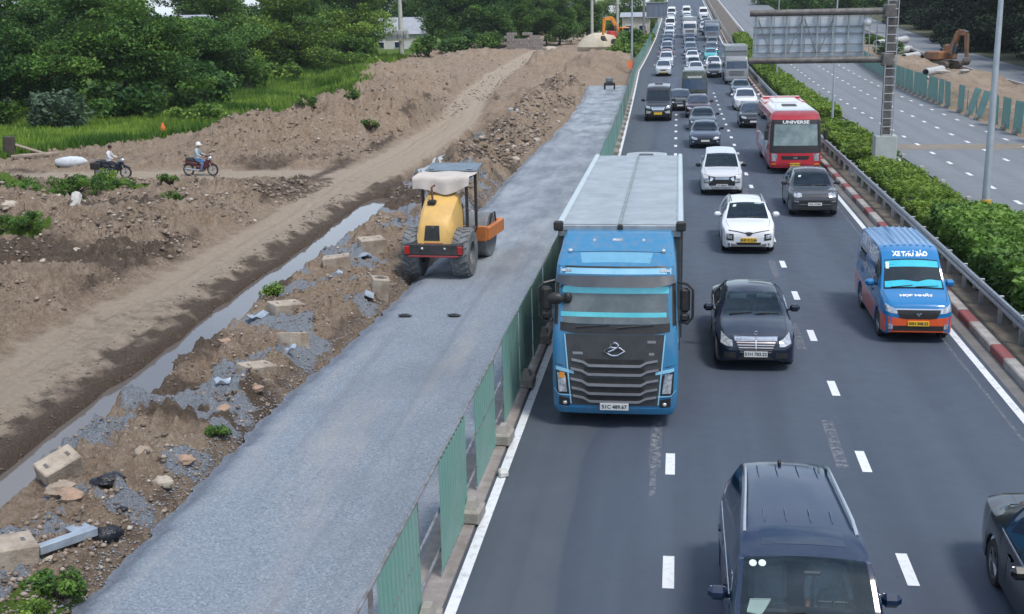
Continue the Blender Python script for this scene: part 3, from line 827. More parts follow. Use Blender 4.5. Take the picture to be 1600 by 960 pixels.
# ================================================================== RIGHT WORK SITE
def soil_r(x, y):
    w = fbm(x * .3, y * .3, 101, 3) - .5; r_ = fbm(x * 1.1, y * 1.1, 105, 4) - .5
    e = sstep(21.2, 23.2, x) * (1 - sstep(31.5, 33, x))
    z = e * (.55 + .9 * w + .5 * r_)
    for (cx, cy, rx_, ry_, h) in ((26.5, 150, 4.5, 11, 1.6), (25.5, 178, 4.5, 12, 1.6), (29, 128, 3.5, 6, .7), (25.5, 108, 3, 8, .6), (28, 88, 3.5, 9, .5)):
        z = z + bumpf(x + w, y + r_, cx, cy, rx_, ry_, h)
    return z * (x < 33) - .03 + road_z(y) * .6 * sstep(140, 220, y)
ys = np.concatenate([np.geomspace(30, 260, 240)]); xs = np.linspace(20.55, 33.2, 110)
X, Y = np.meshgrid(xs, ys); Z = soil_r(X, Y)
me = grid_mesh('roadside_soil', X, Y, Z, [GROUND_M])
o0 = 0 * X.ravel()
set_attr(me, 'zone', o0, sstep(.1, .5, fbm(X * .25, Y * .25, 111, 3) - .35).ravel() * .6, o0, o0)
tag(link('roadside_soil', me), kind='structure')
tag(strip('side_road', 33.2, 39.5, .02, ASPH2, thick=.3), kind='structure')
tag(strip('side_kerb', 32.95, 33.2, .14, KWHT, thick=.3), kind='structure')
tag(strip('verge', 39.5, 120, .06, mat('shaded_verge', (.05, .075, .025), .95, c2=(.09, .075, .05), scale=.4)), kind='structure')

fence2 = thing('construction_fence', 'row of leaning green sheet panels along the far side of the opposite carriageway', 'fence', (0, 0, 0))
pan2 = corrug_mesh('panel', 2.0, 1.95, GREEN)
def f2x(y): return float(np.interp(y, [0, 75, 122, 167, 260], [20.95, 20.95, 21.25, 22.9, 25]))
y = 66.0; i = 0
while y < 205:
    gap = .25 if y > 100 else (.9 if (i % 3) else 2.6)
    if y < 72: gap = .5
    x = f2x(y); a = math.atan2(f2x(y + 2) - x, 2)
    o = link('panel', pan2, fence2, (x, y, rz_(y) * .6 + .12)); lean = random.uniform(-.05, .05)
    if 86 < y < 92: lean = .28
    o.rotation_euler = (random.uniform(-.02, .02), lean, -a)
    if i % 1 == 0: 
        link('post', post_mesh, fence2, (x + .07, y + 2.03, rz_(y) * .6))
        link('concrete_foot', foot_me, fence2, (x - .1, y + 1.0, rz_(y) * .6 + .02))
    y += 2.0 + gap; i += 1
MB().tube([(f2x(y) + .06, y, rz_(y) * .6 + 1.2) for y in np.linspace(66, 205, 40)], .022, 6).build('rail', FENCEPOST, fence2)

# ================================================================== GANTRIES AND POLES
RUSTY = mat('weathered_steel', (.17, .165, .16), .6, .3, c2=(.10, .085, .075), scale=3)
PALESTEEL = mat('pale_sign_back', (.50, .56, .62), .5, .25, c2=(.40, .46, .51), scale=1.2)
GREYST = mat('sign_frame_steel', (.26, .28, .30), .5, .4, c2=(.18, .19, .2), scale=4)
gt = thing('sign_gantry', 'steel column with a ladder carrying the back of a wide road sign', 'sign gantry', (9.87, 60, .14))
MB().box((0, 0, 5.6), (.42, .46, 11.0), .05).build('column', RUSTY, gt)
MB().box((0, 0, .16), (1.1, 1.1, .34), .04).build('base', CONC, gt)
MB().box((0, 0, 1.15), (1.02, .9, 1.35), .03).build('base_cover', mat('cover_panel', (.42, .46, .44), .7, c2=(.33, .37, .35), scale=2), gt)
ld = MB()
for sx in (-.24, .24): ld.box((sx, -.42, 4.5), (.05, .05, 8.0))
ld.build('ladder', GALV, gt)
rung = MB().box((0, 0, 0), (.46, .03, .035)).build('rung', mat('rung_steel', (.5, .52, .54), .5, .3), gt, loc=(0, -.42, .7))
for k in range(1, 21): link('rung', rung.data, gt, (0, -.42, .7 + .39 * k))
for zz in (5.40, 7.62):
    MB().bar((.1, -.1, zz), (-6.55, -.1, zz), .165, .15, 14).build('arm', RUSTY, gt)
    MB().box((-.12, -.1, zz), (.5, .7, .62), .05).build('clamp', RUSTY, gt)
sg = MB().box((-3.75, .34, 6.5), (5.2, .05, 2.35), .01).build('sign_panel', PALESTEEL, gt)
for k in range(8):
    x = -6.25 + k * .72
    MB().box((x, .12, 6.5), (.07, .1, 2.55)).build('rib', GALV, gt)
for zz in (5.75, 6.12, 6.62, 6.95):
    MB().box((-3.75, .22, zz), (5.2, .06, .05)).build('stringer', GREYST, gt)
for k in range(6):
    for j in range(2):
        x = -5.87 + k * .72
        MB().box((x, .305, 5.92 + .98 * j + .12), (.42, .02, .72), .008).build('backing_plate', mat('backing_plate', (.62, .68, .74), .5, .2), gt)
for (k, d) in ((0, 1), (2, -1), (3, 1), (4, -1)):
    x = -6.2 + k * .72 + .36
    MB().bar((x - .3 * d, .06, 7.3), (x + .32 * d, .06, 5.7), .025, n=6).build('brace', GREYST, gt)
for x in (-.62, -.95):
    MB().box((x, .1, 6.5), (.045, .045, 2.3)).build('rib', GALV, gt)
for zz in (6.0, 6.62): MB().box((-.75, .1, zz), (.95, .04, .04)).build('stringer', GALV, gt)

POLE = mat('lamp_post_galvanised', (.45, .50, .54), .4, .5, c2=(.36, .40, .44), scale=2)
def lamp_post(label, x, y, z, r, h, band=True, arm=1):
    t = thing('lamp_post', label, 'lamp post', (x, y, z))
    MB().bar((0, 0, 0), (0, 0, h), r, r * .5, 14).build('pole', POLE, t)
    MB().box((0, 0, .02), (r * 4, r * 4, .06), .01).build('base_plate', RUSTY, t)
    if band: MB().bar((0, 0, .72), (0, 0, 1.02), r * 1.25, r * 1.25, 14).build('yellow_band', mat('yellow_band', (.62, .36, .03), .5), t)
    MB().tube([(0, 0, h - .02), (arm * .6, 0, h + .5), (arm * 1.8, 0, h + .7)], .04, 8).build('arm', POLE, t)
    MB().box((arm * 2.1, 0, h + .7), (.7, .25, .12), .04).build('lamp_head', GALV, t)
    return t
lamp_post('tall grey lamp post with a yellow band at the right end of the hedge', 11.27, 45.9, 0, .15, 10.5, arm=-1)
lamp_post('slim pale lamp post rising from the hedge behind the red bus', 9.84, 80.2, .14, .085, 9.0, False)
lamp_post('thin pale post in the hedge left of the gantry sign\'s centre', 9.8, 126, rz_(126) + .1, .085, 9.0, False)
# ================================================================== VEHICLES
# local frame of every vehicle: x across, y from the nose (0) to the tail (L), z up; noses point at the camera (-Y)
def grid_patch(top, bot, rows, cast, off, depth=.03):
    n = len(top); pts = []
    for j in range(rows + 1):
        t = j / rows
        for i in range(n): pts.append((top[i][0] * (1 - t) + bot[i][0] * t, top[i][1] * (1 - t) + bot[i][1] * t))
    fr = []; bk = []; last = None
    for p in pts:
        h = cast(p)
        fr.append(h[0] + h[1] * off); bk.append(h[0] - h[1] * depth)
    m = len(pts); f = []
    for j in range(rows):
        for i in range(n - 1): a = j * n + i; f.append((a, a + 1, a + n + 1, a + n))
    rim = [i for i in range(n)] + [(j + 1) * n - 1 for j in range(1, rows + 1)] + [rows * n + i for i in range(n - 2, -1, -1)] + [j * n for j in range(rows - 1, 0, -1)]
    k = len(rim); v = fr + [bk[i] for i in rim]
    for i in range(k): a, b = rim[i], rim[(i + 1) % k]; f.append((a, m + i, m + (i + 1) % k, b))
    return v, f

class Shell:
    """keeps the body surface so that lamps, grilles, panes and lettering can be laid on it"""
    def __init__(s, v, f): s.b = BVHTree.FromPolygons([Vector(p) for p in v], f)
    def front(s, p):
        h = s.b.ray_cast(Vector((p[0], -3, p[1])), Vector((0, 1, 0)))
        if h[0] is None: h = s.b.find_nearest(Vector((p[0], 0, p[1])))
        return h[0], Vector((0, -1, 0))
    def rear(s, p):
        h = s.b.ray_cast(Vector((p[0], 30, p[1])), Vector((0, -1, 0)))
        if h[0] is None: h = s.b.find_nearest(Vector((p[0], 20, p[1])))
        return h[0], Vector((0, 1, 0))
    def top(s, p):
        h = s.b.ray_cast(Vector((p[0], p[1], 9)), Vector((0, 0, -1)))
        if h[0] is None: h = s.b.find_nearest(Vector((p[0], p[1], 2)))
        return h[0], Vector((0, 0, 1))
    def side(s, sg):
        def c(p):
            h = s.b.ray_cast(Vector((sg * 5, p[0], p[1])), Vector((-sg, 0, 0)))
            if h[0] is None: h = s.b.find_nearest(Vector((sg * 1, p[0], p[1])))
            return h[0], Vector((sg, 0, 0))
        return c

def dens(pts, n):
    """resample a polyline of 2-D points to n points"""
    P = np.array(pts, float); d = np.r_[0, np.cumsum(np.hypot(*np.diff(P, axis=0).T))]
    t = np.linspace(0, d[-1], n); return [(float(np.interp(q, d, P[:, 0])), float(np.interp(q, d, P[:, 1]))) for q in t]

def lay(root, name, m, cast, top, bot, n=9, rows=3, off=.006, depth=.03, color=None):
    v, f = grid_patch(dens(top, n), dens(bot, n), rows, cast, off, depth)
    return link(name, mesh_from(name, v, f, m, smooth=40), root, color=color)
def lay2(root, name, m, cast, top, bot, **k):
    lay(root, name, m, cast, top, bot, **k)
    lay(root, name, m, cast, [(-x, z) for x, z in top], [(-x, z) for x, z in bot], **k)
def letter(root, s, size, m, cast, at, off=.008, ang=0.0, flip=False, name='lettering', bold=.01, sx=1.0):
    v, f = text_mesh(s, size, bold, 0); out = []
    c, q = math.cos(ang), math.sin(ang)
    for (x, y, z) in v:
        x *= sx
        if flip: x = -x
        h = cast((at[0] + x * c - y * q, at[1] + x * q + y * c)); out.append(h[0] + h[1] * off)
    return link(name, mesh_from(name, out, f, m, smooth=0, recalc=False), root)

_wheels = {}
def wheel_meshes(R, w, style='car'):
    k = (round(R, 3), round(w, 3), style)
    if k in _wheels: return _wheels[k]
    h = w / 2; rr = R * .66 if style == 'car' else R * .56
    mb = MB(); mb.lathe([(rr, -h * .9), (R * .93, -h), (R, -h * .7), (R * 1.0, 0), (R, h * .7), (R * .93, h), (rr, h * .9), (rr * .96, 0)], 26, closed=True)
    ty = mesh_from('wheel', mb.v, mb.f, TYRE, smooth=35)
    mb = MB()
    for sg in (-1, 1):
        if style == 'car':
            mb.lathe([(rr, sg * h * .88), (rr * .9, sg * h * .8), (rr * .88, sg * h * .4)], 24)
            for i in range(5):
                a = 2 * math.pi * i / 5
                for d in (-.13, .13):
                    mb.bar((sg * h * .7, 0, 0), (sg * h * .72, math.cos(a + d) * rr * .93, math.sin(a + d) * rr * .93), R * .075, R * .06, 5)
            mb.lathe([(0, sg * h * .85), (R * .14, sg * h * .82), (R * .16, sg * h * .5)], 10)
        else:
            mb.lathe([(0, sg * h * .55), (rr * .3, sg * h * .5), (rr * .35, sg * h * .2), (rr * .85, sg * h * .1), (rr, sg * h * .8)], 20)
    ri = mesh_from('rim', mb.v, mb.f, RIM if style == 'car' else mat('steel_rim', (.3, .3, .3), .6, .3), smooth=35)
    mb = MB(); mb.lathe([(0, 0), (rr * .97, 0)], 18); 
    _wheels[k] = (ty, ri); return _wheels[k]
def wheels(root, xs, ys, R, w, style='car'):
    ty, ri = wheel_meshes(R, w, style)
    for y in ys:
        for x in xs:
            o = link('wheel', ty, root, (x, y, R)); link('rim', ri, o)

def make_car(name, label, cat, S, color, group=None, interior=True):
    root = thing(name, label, cat, group=group)
    Ln, W = S['L'], S['W']
    top = pchip(S['top']); belt = pchip(S['belt']); plan = pchip(S['plan']); rw = pchip(S['roofw']); bot = pchip(S['bot'])
    wy, R = S['wheels'], S['R']; Ra = R + .055
    ys = set(np.round(np.linspace(0, Ln, int(Ln / .14)), 3))
    for k in ('cowl', 'head', 'rhead', 'rbase'): ys.add(S[k])
    ys |= {q for q in S['pillars']} | {.02, .05, .1, Ln - .03, Ln - .08}
    for w in wy:
        for a in np.linspace(0, math.pi, 9): ys.add(round(w + Ra * math.cos(a), 3))
        ys |= {round(w - Ra - .012, 3), round(w + Ra + .012, 3)}
    ys = sorted(ys); keep = [ys[0]]
    must = {S['cowl'], S['head'], S['rhead'], S['rbase'], Ln} | set(S['pillars'])
    for y in ys[1:]:
        if y - keep[-1] > .011: keep.append(y)
        elif y in must: keep[-1] = y
    ys = keep
    NT = 7
    def ring(y):
        zc, zs, w = top(y), belt(y), W * plan(y)
        zs = min(zs, zc - .015)
        er = min(rw(y), w * .97); cab = S['cowl'] <= y <= S['rbase']
        ze = zc - (.055 if S['head'] - .01 <= y <= S['rhead'] + .01 else .03)
        ze = max(ze, zs + .008)
        zb = bot(y)
        for q in wy:
            if abs(y - q) < Ra: zb = max(zb, R + math.sqrt(Ra * Ra - (y - q) ** 2) - .0)
        zb = min(zb, zs - .06); h = zs - zb
        P = [(w * .93, zb), (w * .985, zb + .04 * h + .01), (w, zb + .34 * h), (w * .995, zb + .66 * h), (w * .985, zb + .86 * h), (w * .955, zs)]
        bx, bz = P[-1]
        for t in (.1, .38, .68, .9):
            bul = .035 * math.sin(math.pi * t) * min(1, (ze - zs) / .3)
            P.append((bx + (er - bx) * t + bul, zs + (ze - zs) * t))
        P.append((er, ze))
        for i in range(1, NT + 1):
            t = i / NT; P.append((er * (1 - t) if i > 1 else er * .93, ze + (zc - ze) * (1 - (1 - t) ** 2.4)))
        return P
    half = [ring(y) for y in ys]; K = len(half[0]); n = 2 * K - 1
    V = []
    for y, P in zip(ys, half):
        V += [(-p[0], y, p[1]) for p in P] + [(p[0], y, p[1]) for p in P[-2::-1]]
    tagf = {'body': [], 'windshield': [], 'side_window': [], 'rear_window': [], 'sunroof': []}
    allf = []
    pil = S['pillars']
    EDGE = 10
    for i in range(len(ys) - 1):
        y0, y1 = ys[i], ys[i + 1]; ym = (y0 + y1) / 2
        for j in range(n - 1):
            f = (i * n + j, i * n + j + 1, (i + 1) * n + j + 1, (i + 1) * n + j)
            jj = min(j, n - 2 - j)
            t = 'body'
            if jj > EDGE and S['cowl'] < ym < S['head']: t = 'windshield'
            elif jj > EDGE and S['rhead'] < ym < S['rbase']: t = 'rear_window'
            elif 6 <= jj <= 8:
                for a in range(0, len(pil), 2):
                    if pil[a] < ym < pil[a + 1]: t = 'side_window'
            if jj > EDGE + 1 and S.get('sun') and S['sun'][0] < ym < S['sun'][1]: t = 'sunroof'
            tagf[t].append(f if t != 'side_window' else (f, j < n / 2, next(a for a in range(0, len(pil), 2) if pil[a] < ym < pil[a + 1])))
            allf.append(f)
    for e, flip in ((0, False), (len(ys) - 1, True)):
        o = e * n
        for j in range(K - 1):
            a, b, c, d = o + j, o + j + 1, o + n - 2 - j, o + n - 1 - j
            f = (a, b, c, d) if b != c else (a, b, d)
            tagf['body'].append(f[::-1] if flip else f); allf.append(f)
    sh = Shell(V, allf)
    def sub(nm, fs, m, col=None):
        idx = {}; vv = []
        ff = []
        for f in fs:
            g = []
            for q in f:
                if q not in idx: idx[q] = len(vv); vv.append(V[q])
                g.append(idx[q])
            ff.append(tuple(g))
        o = link(nm, mesh_from(nm, vv, ff, m, smooth=32), root, color=col)
        return o
    b = sub('body', tagf['body'], S.get('paint', paint), color); b['painted'] = True
    gm = S.get('glass', GLASS)
    sub('windshield', tagf['windshield'], gm); sub('rear_window', tagf['rear_window'], S.get('sglass', DGLASS))
    if tagf['sunroof']: sub('sunroof', tagf['sunroof'], DGLASS)
    seen = {}
    for (f, lft, a) in tagf['side_window']: seen.setdefault((lft, a), []).append(f)
    for k in seen: sub('side_window', seen[k], S.get('sglass', DGLASS))
    # dark band (window frames) is body; floor and cabin inside
    c0, c1 = S['cowl'], S['rbase']
    MB().box((0, Ln / 2, .42), (2 * W - .46, Ln - .5, .4), .05).build('underbody', UNDER, root)
    MB().box((0, (c0 + c1) / 2 + .2, .6), (2 * W - .3, c1 - c0 + .3, .14)).build('cabin_floor', DASH, root)
    zb_ = belt(c0)
    if interior:
        mb = MB(); mb.box((0, c0 + .32, zb_ - .12), (2 * W - .34, .62, .2), .06).box((-.35, c0 + .5, zb_ - .04), (.36, .2, .1), .04)
        mb.build('dashboard', DASH, root)
        st = MB(); cen = Vector((.37, c0 + .72, zb_ - .02)); ring_ = []
        for i in range(18):
            a = 2 * math.pi * i / 18; ring_.append(cen + Vector((math.cos(a) * .18, math.sin(a) * .07, math.sin(a) * .165)))
        st.tube(ring_, .017, 6, closed=True); st.bar(cen + Vector((-.17, 0, 0)), cen + Vector((.17, 0, 0)), .02, n=6); st.bar(cen, cen + Vector((0, -.25, -.08)), .03, n=6)
        st.build('steering_wheel', BLACKPL, root)
        sm = S.get('seat', SEAT); ht = top(S['head']) 
        for sx in (-.37, .37):
            q = MB(); yy = c0 + 1.25
            q.box((sx, yy - .25, .72), (.5, .52, .18), .07)
            q.box((sx, yy + .1, .98), (.48, .16, .56), .07, Matrix.Rotation(-.2, 3, 'X'))
            q.box((sx, yy + .2, min(1.33, ht - .16)), (.26, .1, .18), .05)
            q.build('seat', sm, root)
        q = MB(); q.box((0, c0 + 2.05, .74), (1.25, .5, .18), .07); q.box((0, c0 + 2.35, 1.0), (1.25, .16, .52), .07, Matrix.Rotation(-.2, 3, 'X')); q.build('rear_seat', sm, root)
    wheels(root, (-(W - .13), W - .13), wy, R, .22)
    # wipers, mirrors
    cz = top(c0)
    for (x0, x1) in ((-.55, -.02), (.05, .6)):
        p0 = sh.top((x0, c0 + .05))[0]; p1 = sh.top((x1, c0 + .09))[0]
        MB().bar(p0 + Vector((0, -.01, .015)), p1 + Vector((0, 0, .02)), .012, .008, 5).build('wiper', BLACKPL, root)
    my = c0 + .62; mz = belt(my) + .06
    for sx in (-1, 1):
        q = MB(); bx = sx * (W * plan(my) * .95)
        q.bar((bx - sx * .03, my, mz - .02), (bx + sx * .1, my - .03, mz), .03, .025, 6)
        mo = q.build('mirror', BLACKPL, root)
        q = MB(); q.box((bx + sx * .15, my - .03, mz + .035), (.24, .15, .18), .06); oo = q.build('mirror_cap', S.get('paint', paint), mo, color=S.get('mirror', color)); oo['painted'] = not S.get('mirror')
        q = MB(); q.box((bx + sx * .15, my + .037, mz + .035), (.18, .012, .11), .005); q.build('mirror_glass', CHROME, mo)
    # seams across bonnet front and doors, handles
    for sx in (-1, 1):
        cs = sh.side(sx)
        for yy in S.get('doors', (pil[0] + .15, pil[0] + 1.1, pil[-1] - .45)):
            lay(root, 'door_seam', BLACKPL, cs, [(yy, belt(yy) - .03), (yy + .012, belt(yy) - .03)], [(yy, .36), (yy + .012, .36)], n=2, rows=6, off=.002, depth=.01)
        for yy in S.get('doors', (pil[0] + .15, pil[0] + 1.1, pil[-1] - .45))[1:]:
            lay(root, 'door_handle', S.get('handle', BLACKPL), cs, [(yy - .24, belt(yy) - .12), (yy - .06, belt(yy) - .12)], [(yy - .24, belt(yy) - .155), (yy - .06, belt(yy) - .155)], n=4, rows=1, off=.025, depth=.01)
        if S.get('beltchrome'):
            lay(root, 'window_trim', CHROME, cs, [(pil[0] + .2, belt(pil[0]) + .012), (pil[-1], belt(pil[-1]) + .012)], [(pil[0] + .2, belt(pil[0]) - .012), (pil[-1], belt(pil[-1]) - .012)], n=14, rows=1, off=.006, depth=.01)
    for sx in (-1, 1):
        hs = [(sx * (rw(y) * .97), y) for y in np.linspace(.22, c0 - .03, 8)]
        lay(root, 'hood_seam', BLACKPL, sh.top, hs, [(x - sx * .012, y) for x, y in hs], n=8, rows=1, off=.0015, depth=.01)
    if S.get('rails'):
        a, e = S['rails']
        for sx in (-1, 1):
            pts = []
            for q in np.linspace(a, e, 9):
                h = sh.top((sx * rw(q) * .93, q))[0]; lift = .055 if a < q < e else .0
                pts.append(h + Vector((0, 0, lift)))
            MB().tube(pts, .022, 6).build('roof_rail', S.get('railm', GALV), root)
    # tail lamps
    lay2(root, 'tail_lamp', REDL, sh.rear, [(W * .55, belt(Ln - .1) - .06), (W * .78, belt(Ln - .1) - .06)], [(W * .6, belt(Ln - .1) - .2), (W * .78, belt(Ln - .1) - .22)], n=4, rows=2)
    S['_top'] = top; S['_belt'] = belt
    return root, sh

def plate(root, sh, x, z, w=.5, h=.115, m=PLW, txt=None, off=.03):
    p = lay(root, 'licence_plate', m, lambda q: (Vector((q[0], sh.front((x, z))[0].y, q[1])), Vector((0, -1, 0))), [(x - w / 2, z + h / 2), (x + w / 2, z + h / 2)], [(x - w / 2, z - h / 2), (x + w / 2, z - h / 2)], n=2, rows=1, off=off, depth=.02)
    if txt:
        y = sh.front((x, z))[0].y - off - .003
        v, f = text_mesh(txt, h * .8, .003, 0)
        link('plate_number', mesh_from('plate_number', [(x + a, y, z + b) for a, b, c in v], f, INK, smooth=0, recalc=False), p)
    return p

SPEC = {}
SPEC['sedan'] = dict(L=4.85, W=.92, R=.335, wheels=(.86, 3.8), cowl=1.45, head=2.22, rhead=3.35, rbase=4.2, pillars=(1.95, 2.62, 2.74, 3.5),
    top=[(0, .58), (.04, .68), (.15, .765), (.5, .85), (1.0, .93), (1.45, .985), (2.22, 1.39), (2.7, 1.455), (3.35, 1.42), (4.2, 1.09), (4.7, 1.05), (4.85, .93)],
    belt=[(0, .54), (.15, .66), (.5, .77), (1.45, .90), (2.5, .94), (4.0, .99), (4.7, .97), (4.85, .88)],
    plan=[(0, .66), (.04, .80), (.15, .91), (.5, .975), (1.1, 1), (3.9, 1), (4.6, .94), (4.85, .78)],
    roofw=[(0, .5), (.2, .66), (1.0, .76), (1.45, .76), (2.22, .60), (3.35, .575), (4.2, .66), (4.85, .6)],
    bot=[(0, .28), (.12, .21), (.6, .19), (4.3, .21), (4.85, .34)])
SPEC['suv'] = dict(L=4.7, W=.95, R=.37, wheels=(.88, 3.7), cowl=1.25, head=2.0, rhead=3.75, rbase=4.45, pillars=(1.75, 2.42, 2.54, 3.3),
    top=[(0, .70), (.04, .82), (.15, .92), (.5, 1.0), (1.25, 1.08), (2.0, 1.56), (2.6, 1.64), (3.75, 1.56), (4.45, 1.15), (4.62, 1.08), (4.7, .95)],
    belt=[(0, .66), (.15, .82), (.5, .93), (1.25, 1.02), (2.5, 1.05), (4.0, 1.09), (4.6, 1.05), (4.7, .9)],
    plan=[(0, .68), (.04, .82), (.15, .92), (.5, .98), (1.0, 1), (3.8, 1), (4.5, .94), (4.7, .82)],
    roofw=[(0, .52), (.2, .7), (1.25, .8), (2.0, .66), (3.75, .62), (4.45, .7), (4.7, .64)],
    bot=[(0, .3), (.12, .24), (.6, .23), (4.2, .24), (4.7, .4)])
SPEC['mpv'] = dict(L=4.75, W=.92, R=.35, wheels=(.85, 3.62), cowl=1.12, head=1.95, rhead=4.3, rbase=4.62, pillars=(1.62, 2.3, 2.4, 3.25, 3.35, 4.15),
    top=[(0, .72), (.04, .86), (.15, .97), (.5, 1.06), (1.12, 1.16), (1.95, 1.67), (2.5, 1.755), (3.6, 1.765), (4.3, 1.70), (4.62, 1.2), (4.75, .98)],
    belt=[(0, .68), (.15, .86), (.5, .97), (1.12, 1.06), (2.5, 1.08), (4.3, 1.12), (4.65, 1.05), (4.75, .92)],
    plan=[(0, .7), (.04, .83), (.15, .92), (.5, .98), (1.0, 1), (4.2, 1), (4.62, .95), (4.75, .85)],
    roofw=[(0, .52), (.2, .7), (1.12, .8), (1.95, .68), (2.6, .66), (4.3, .62), (4.62, .72), (4.75, .66)],
    bot=[(0, .3), (.12, .23), (.6, .22), (4.2, .24), (4.75, .36)])
SPEC['hatch'] = dict(L=4.3, W=.89, R=.335, wheels=(.8, 3.42), cowl=1.12, head=1.85, rhead=3.6, rbase=4.12, pillars=(1.58, 2.25, 2.36, 3.2),
    top=[(0, .66), (.04, .78), (.15, .88), (.5, .97), (1.12, 1.06), (1.85, 1.5), (2.4, 1.57), (3.6, 1.52), (4.12, 1.15), (4.25, 1.0), (4.3, .9)],
    belt=[(0, .62), (.15, .78), (.5, .89), (1.12, .98), (2.5, 1.02), (3.8, 1.07), (4.2, 1.0), (4.3, .86)],
    plan=[(0, .68), (.04, .81), (.15, .91), (.5, .975), (1.0, 1), (3.6, 1), (4.1, .95), (4.3, .84)],
    roofw=[(0, .5), (.2, .66), (1.12, .76), (1.85, .63), (3.6, .6), (4.12, .68), (4.3, .62)],
    bot=[(0, .28), (.12, .22), (.6, .21), (3.9, .23), (4.3, .36)])
SPEC['minivan'] = dict(L=4.9, W=.86, R=.33, wheels=(.82, 3.75), cowl=.78, head=1.42, rhead=4.7, rbase=4.86, pillars=(1.15, 1.75), doors=(1.05, 1.85),
    top=[(0, .78), (.04, .92), (.12, 1.0), (.4, 1.1), (.78, 1.21), (1.42, 1.84), (1.7, 2.03), (2.2, 2.1), (4.5, 2.1), (4.7, 2.07), (4.86, 1.3), (4.9, 1.0)],
    belt=[(0, .74), (.12, .9), (.4, 1.0), (.78, 1.1), (1.5, 1.14), (4.7, 1.14), (4.86, 1.1), (4.9, .95)],
    plan=[(0, .74), (.04, .86), (.12, .93), (.4, .98), (.8, 1), (4.6, 1), (4.86, .97), (4.9, .92)],
    roofw=[(0, .56), (.2, .7), (.78, .78), (1.42, .70), (1.8, .70), (4.7, .70), (4.86, .74), (4.9, .7)],
    bot=[(0, .3), (.12, .23), (.6, .22), (4.6, .24), (4.9, .34)])

def slats(root, sh, zs, hw_fn, m, h=.018, off=.016, name='grille_bar'):
    for z in zs:
        w = hw_fn(z); lay(root, name, m, sh.front, [(-w, z + h / 2), (w, z + h / 2)], [(-w, z - h / 2), (w, z - h / 2)], n=9, rows=1, off=off)

def face_generic(root, sh, S, col=None, py=PLW, txt=None, chrome=True, dz=0.0):
    W = S['W']; zt = S['top'][1][1]
    lay(root, 'grille', BLACKPL, sh.front, [(-.42 * W / .9, zt - .06), (.42 * W / .9, zt - .06)], [(-.3, zt - .24), (.3, zt - .24)], n=9, rows=3, off=.008)
    slats(root, sh, [zt - .1, zt - .15, zt - .2], lambda z: .36 + (z - zt + .24) * .4, CHROME if chrome else BLACKPL)
    lay2(root, 'headlight', LAMP, sh.front, [(.46 * W / .9, zt - .05), (.62 * W / .9, zt + .0), (.78 * W / .9, zt + .03)], [(.44 * W / .9, zt - .14), (.62 * W / .9, zt - .15), (.8 * W / .9, zt - .09)], n=8, rows=3, off=.01)
    lay(root, 'air_intake', BLACKPL, sh.front, [(-.5, .43), (.5, .43)], [(-.56, .31), (.56, .31)], n=9, rows=2, off=.008)
    lay2(root, 'fog_lamp', LAMP, sh.front, [(.62 * W / .9, .46), (.76 * W / .9, .46)], [(.64 * W / .9, .38), (.76 * W / .9, .38)], n=4, rows=2, off=.012)
    plate(root, sh, 0, .47, m=py, txt=txt)

# ---- black sedan with the bright upright grille
S = dict(SPEC['sedan']); S['sun'] = None; S['handle'] = CHROME; S['beltchrome'] = True
BK = (.003, .009, .026)  # blue cast in the black paint stands in for reflected sky
sed, sh = make_car('sedan_car', 'black sedan with chrome radiator grille and hood ornament in the middle lane', 'car', S, BK)
lay(sed, 'grille', BLACKPL, sh.front, [(-.46, .74), (.46, .74)], [(-.34, .45), (.34, .45)], n=11, rows=5, off=.014)
slats(sed, sh, [.69, .635, .58, .525, .475], lambda z: .335 + (z - .45) * .4, mat('grille_bronze', (.62, .56, .56), .2, .9), h=.022, off=.02)
lay(sed, 'grille_trim', CHROME, sh.front, [(-.49, .785), (.49, .785)], [(-.47, .72), (.47, .72)], n=11, rows=1, off=.024)
lay(sed, 'grille_post', CHROME, sh.front, [(-.012, .74), (.012, .74)], [(-.012, .5), (.012, .5)], n=2, rows=3, off=.03)
q = MB(); cz = sh.top((0, .22))[0]
q.tube([cz + Vector((math.cos(a) * .04, 0, .085 + math.sin(a) * .04)) for a in np.linspace(0, 2 * math.pi, 13)[:-1]], .006, 5, closed=True); q.bar(cz, cz + Vector((0, 0, .05)), .008, n=5)
for a in (90, 210, 330): q.bar(cz + Vector((0, 0, .085)), cz + Vector((math.cos(math.radians(a)) * .04, 0, .085 + math.sin(math.radians(a)) * .04)), .004, n=4)
q.build('hood_ornament', CHROME, sed)
lay2(sed, 'headlight', LAMP, sh.front, [(.53, .72), (.64, .76), (.77, .82)], [(.52, .60), (.64, .60), (.79, .66)], n=9, rows=3, off=.014)
lay(sed, 'air_intake', BLACKPL, sh.front, [(-.3, .39), (.3, .39)], [(-.4, .3), (.4, .3)], n=9, rows=2, off=.008)
lay2(sed, 'air_intake', BLACKPL, sh.front, [(.46, .46), (.7, .46)], [(.44, .32), (.7, .34)], n=5, rows=2, off=.008)
lay(sed, 'bumper_trim', CHROME, sh.front, [(-.62, .275), (.62, .275)], [(-.62, .255), (.62, .255)], n=13, rows=1, off=.014)
plate(sed, sh, 0, .43, .52, .13, PLW, '51H 783.22')
lay(sed, 'sun_visor', SEATL, lambda p: (Vector((p[0], 2.14, p[1])), Vector((0, -1, 0))), [(-.52, 1.3), (-.12, 1.32)], [(-.5, 1.22), (-.12, 1.23)], n=3, rows=1)
lay(sed, 'sun_visor', SEATL, lambda p: (Vector((p[0], 2.14, p[1])), Vector((0, -1, 0))), [(.12, 1.32), (.5, 1.3)], [(.12, 1.25), (.48, 1.24)], n=3, rows=1)
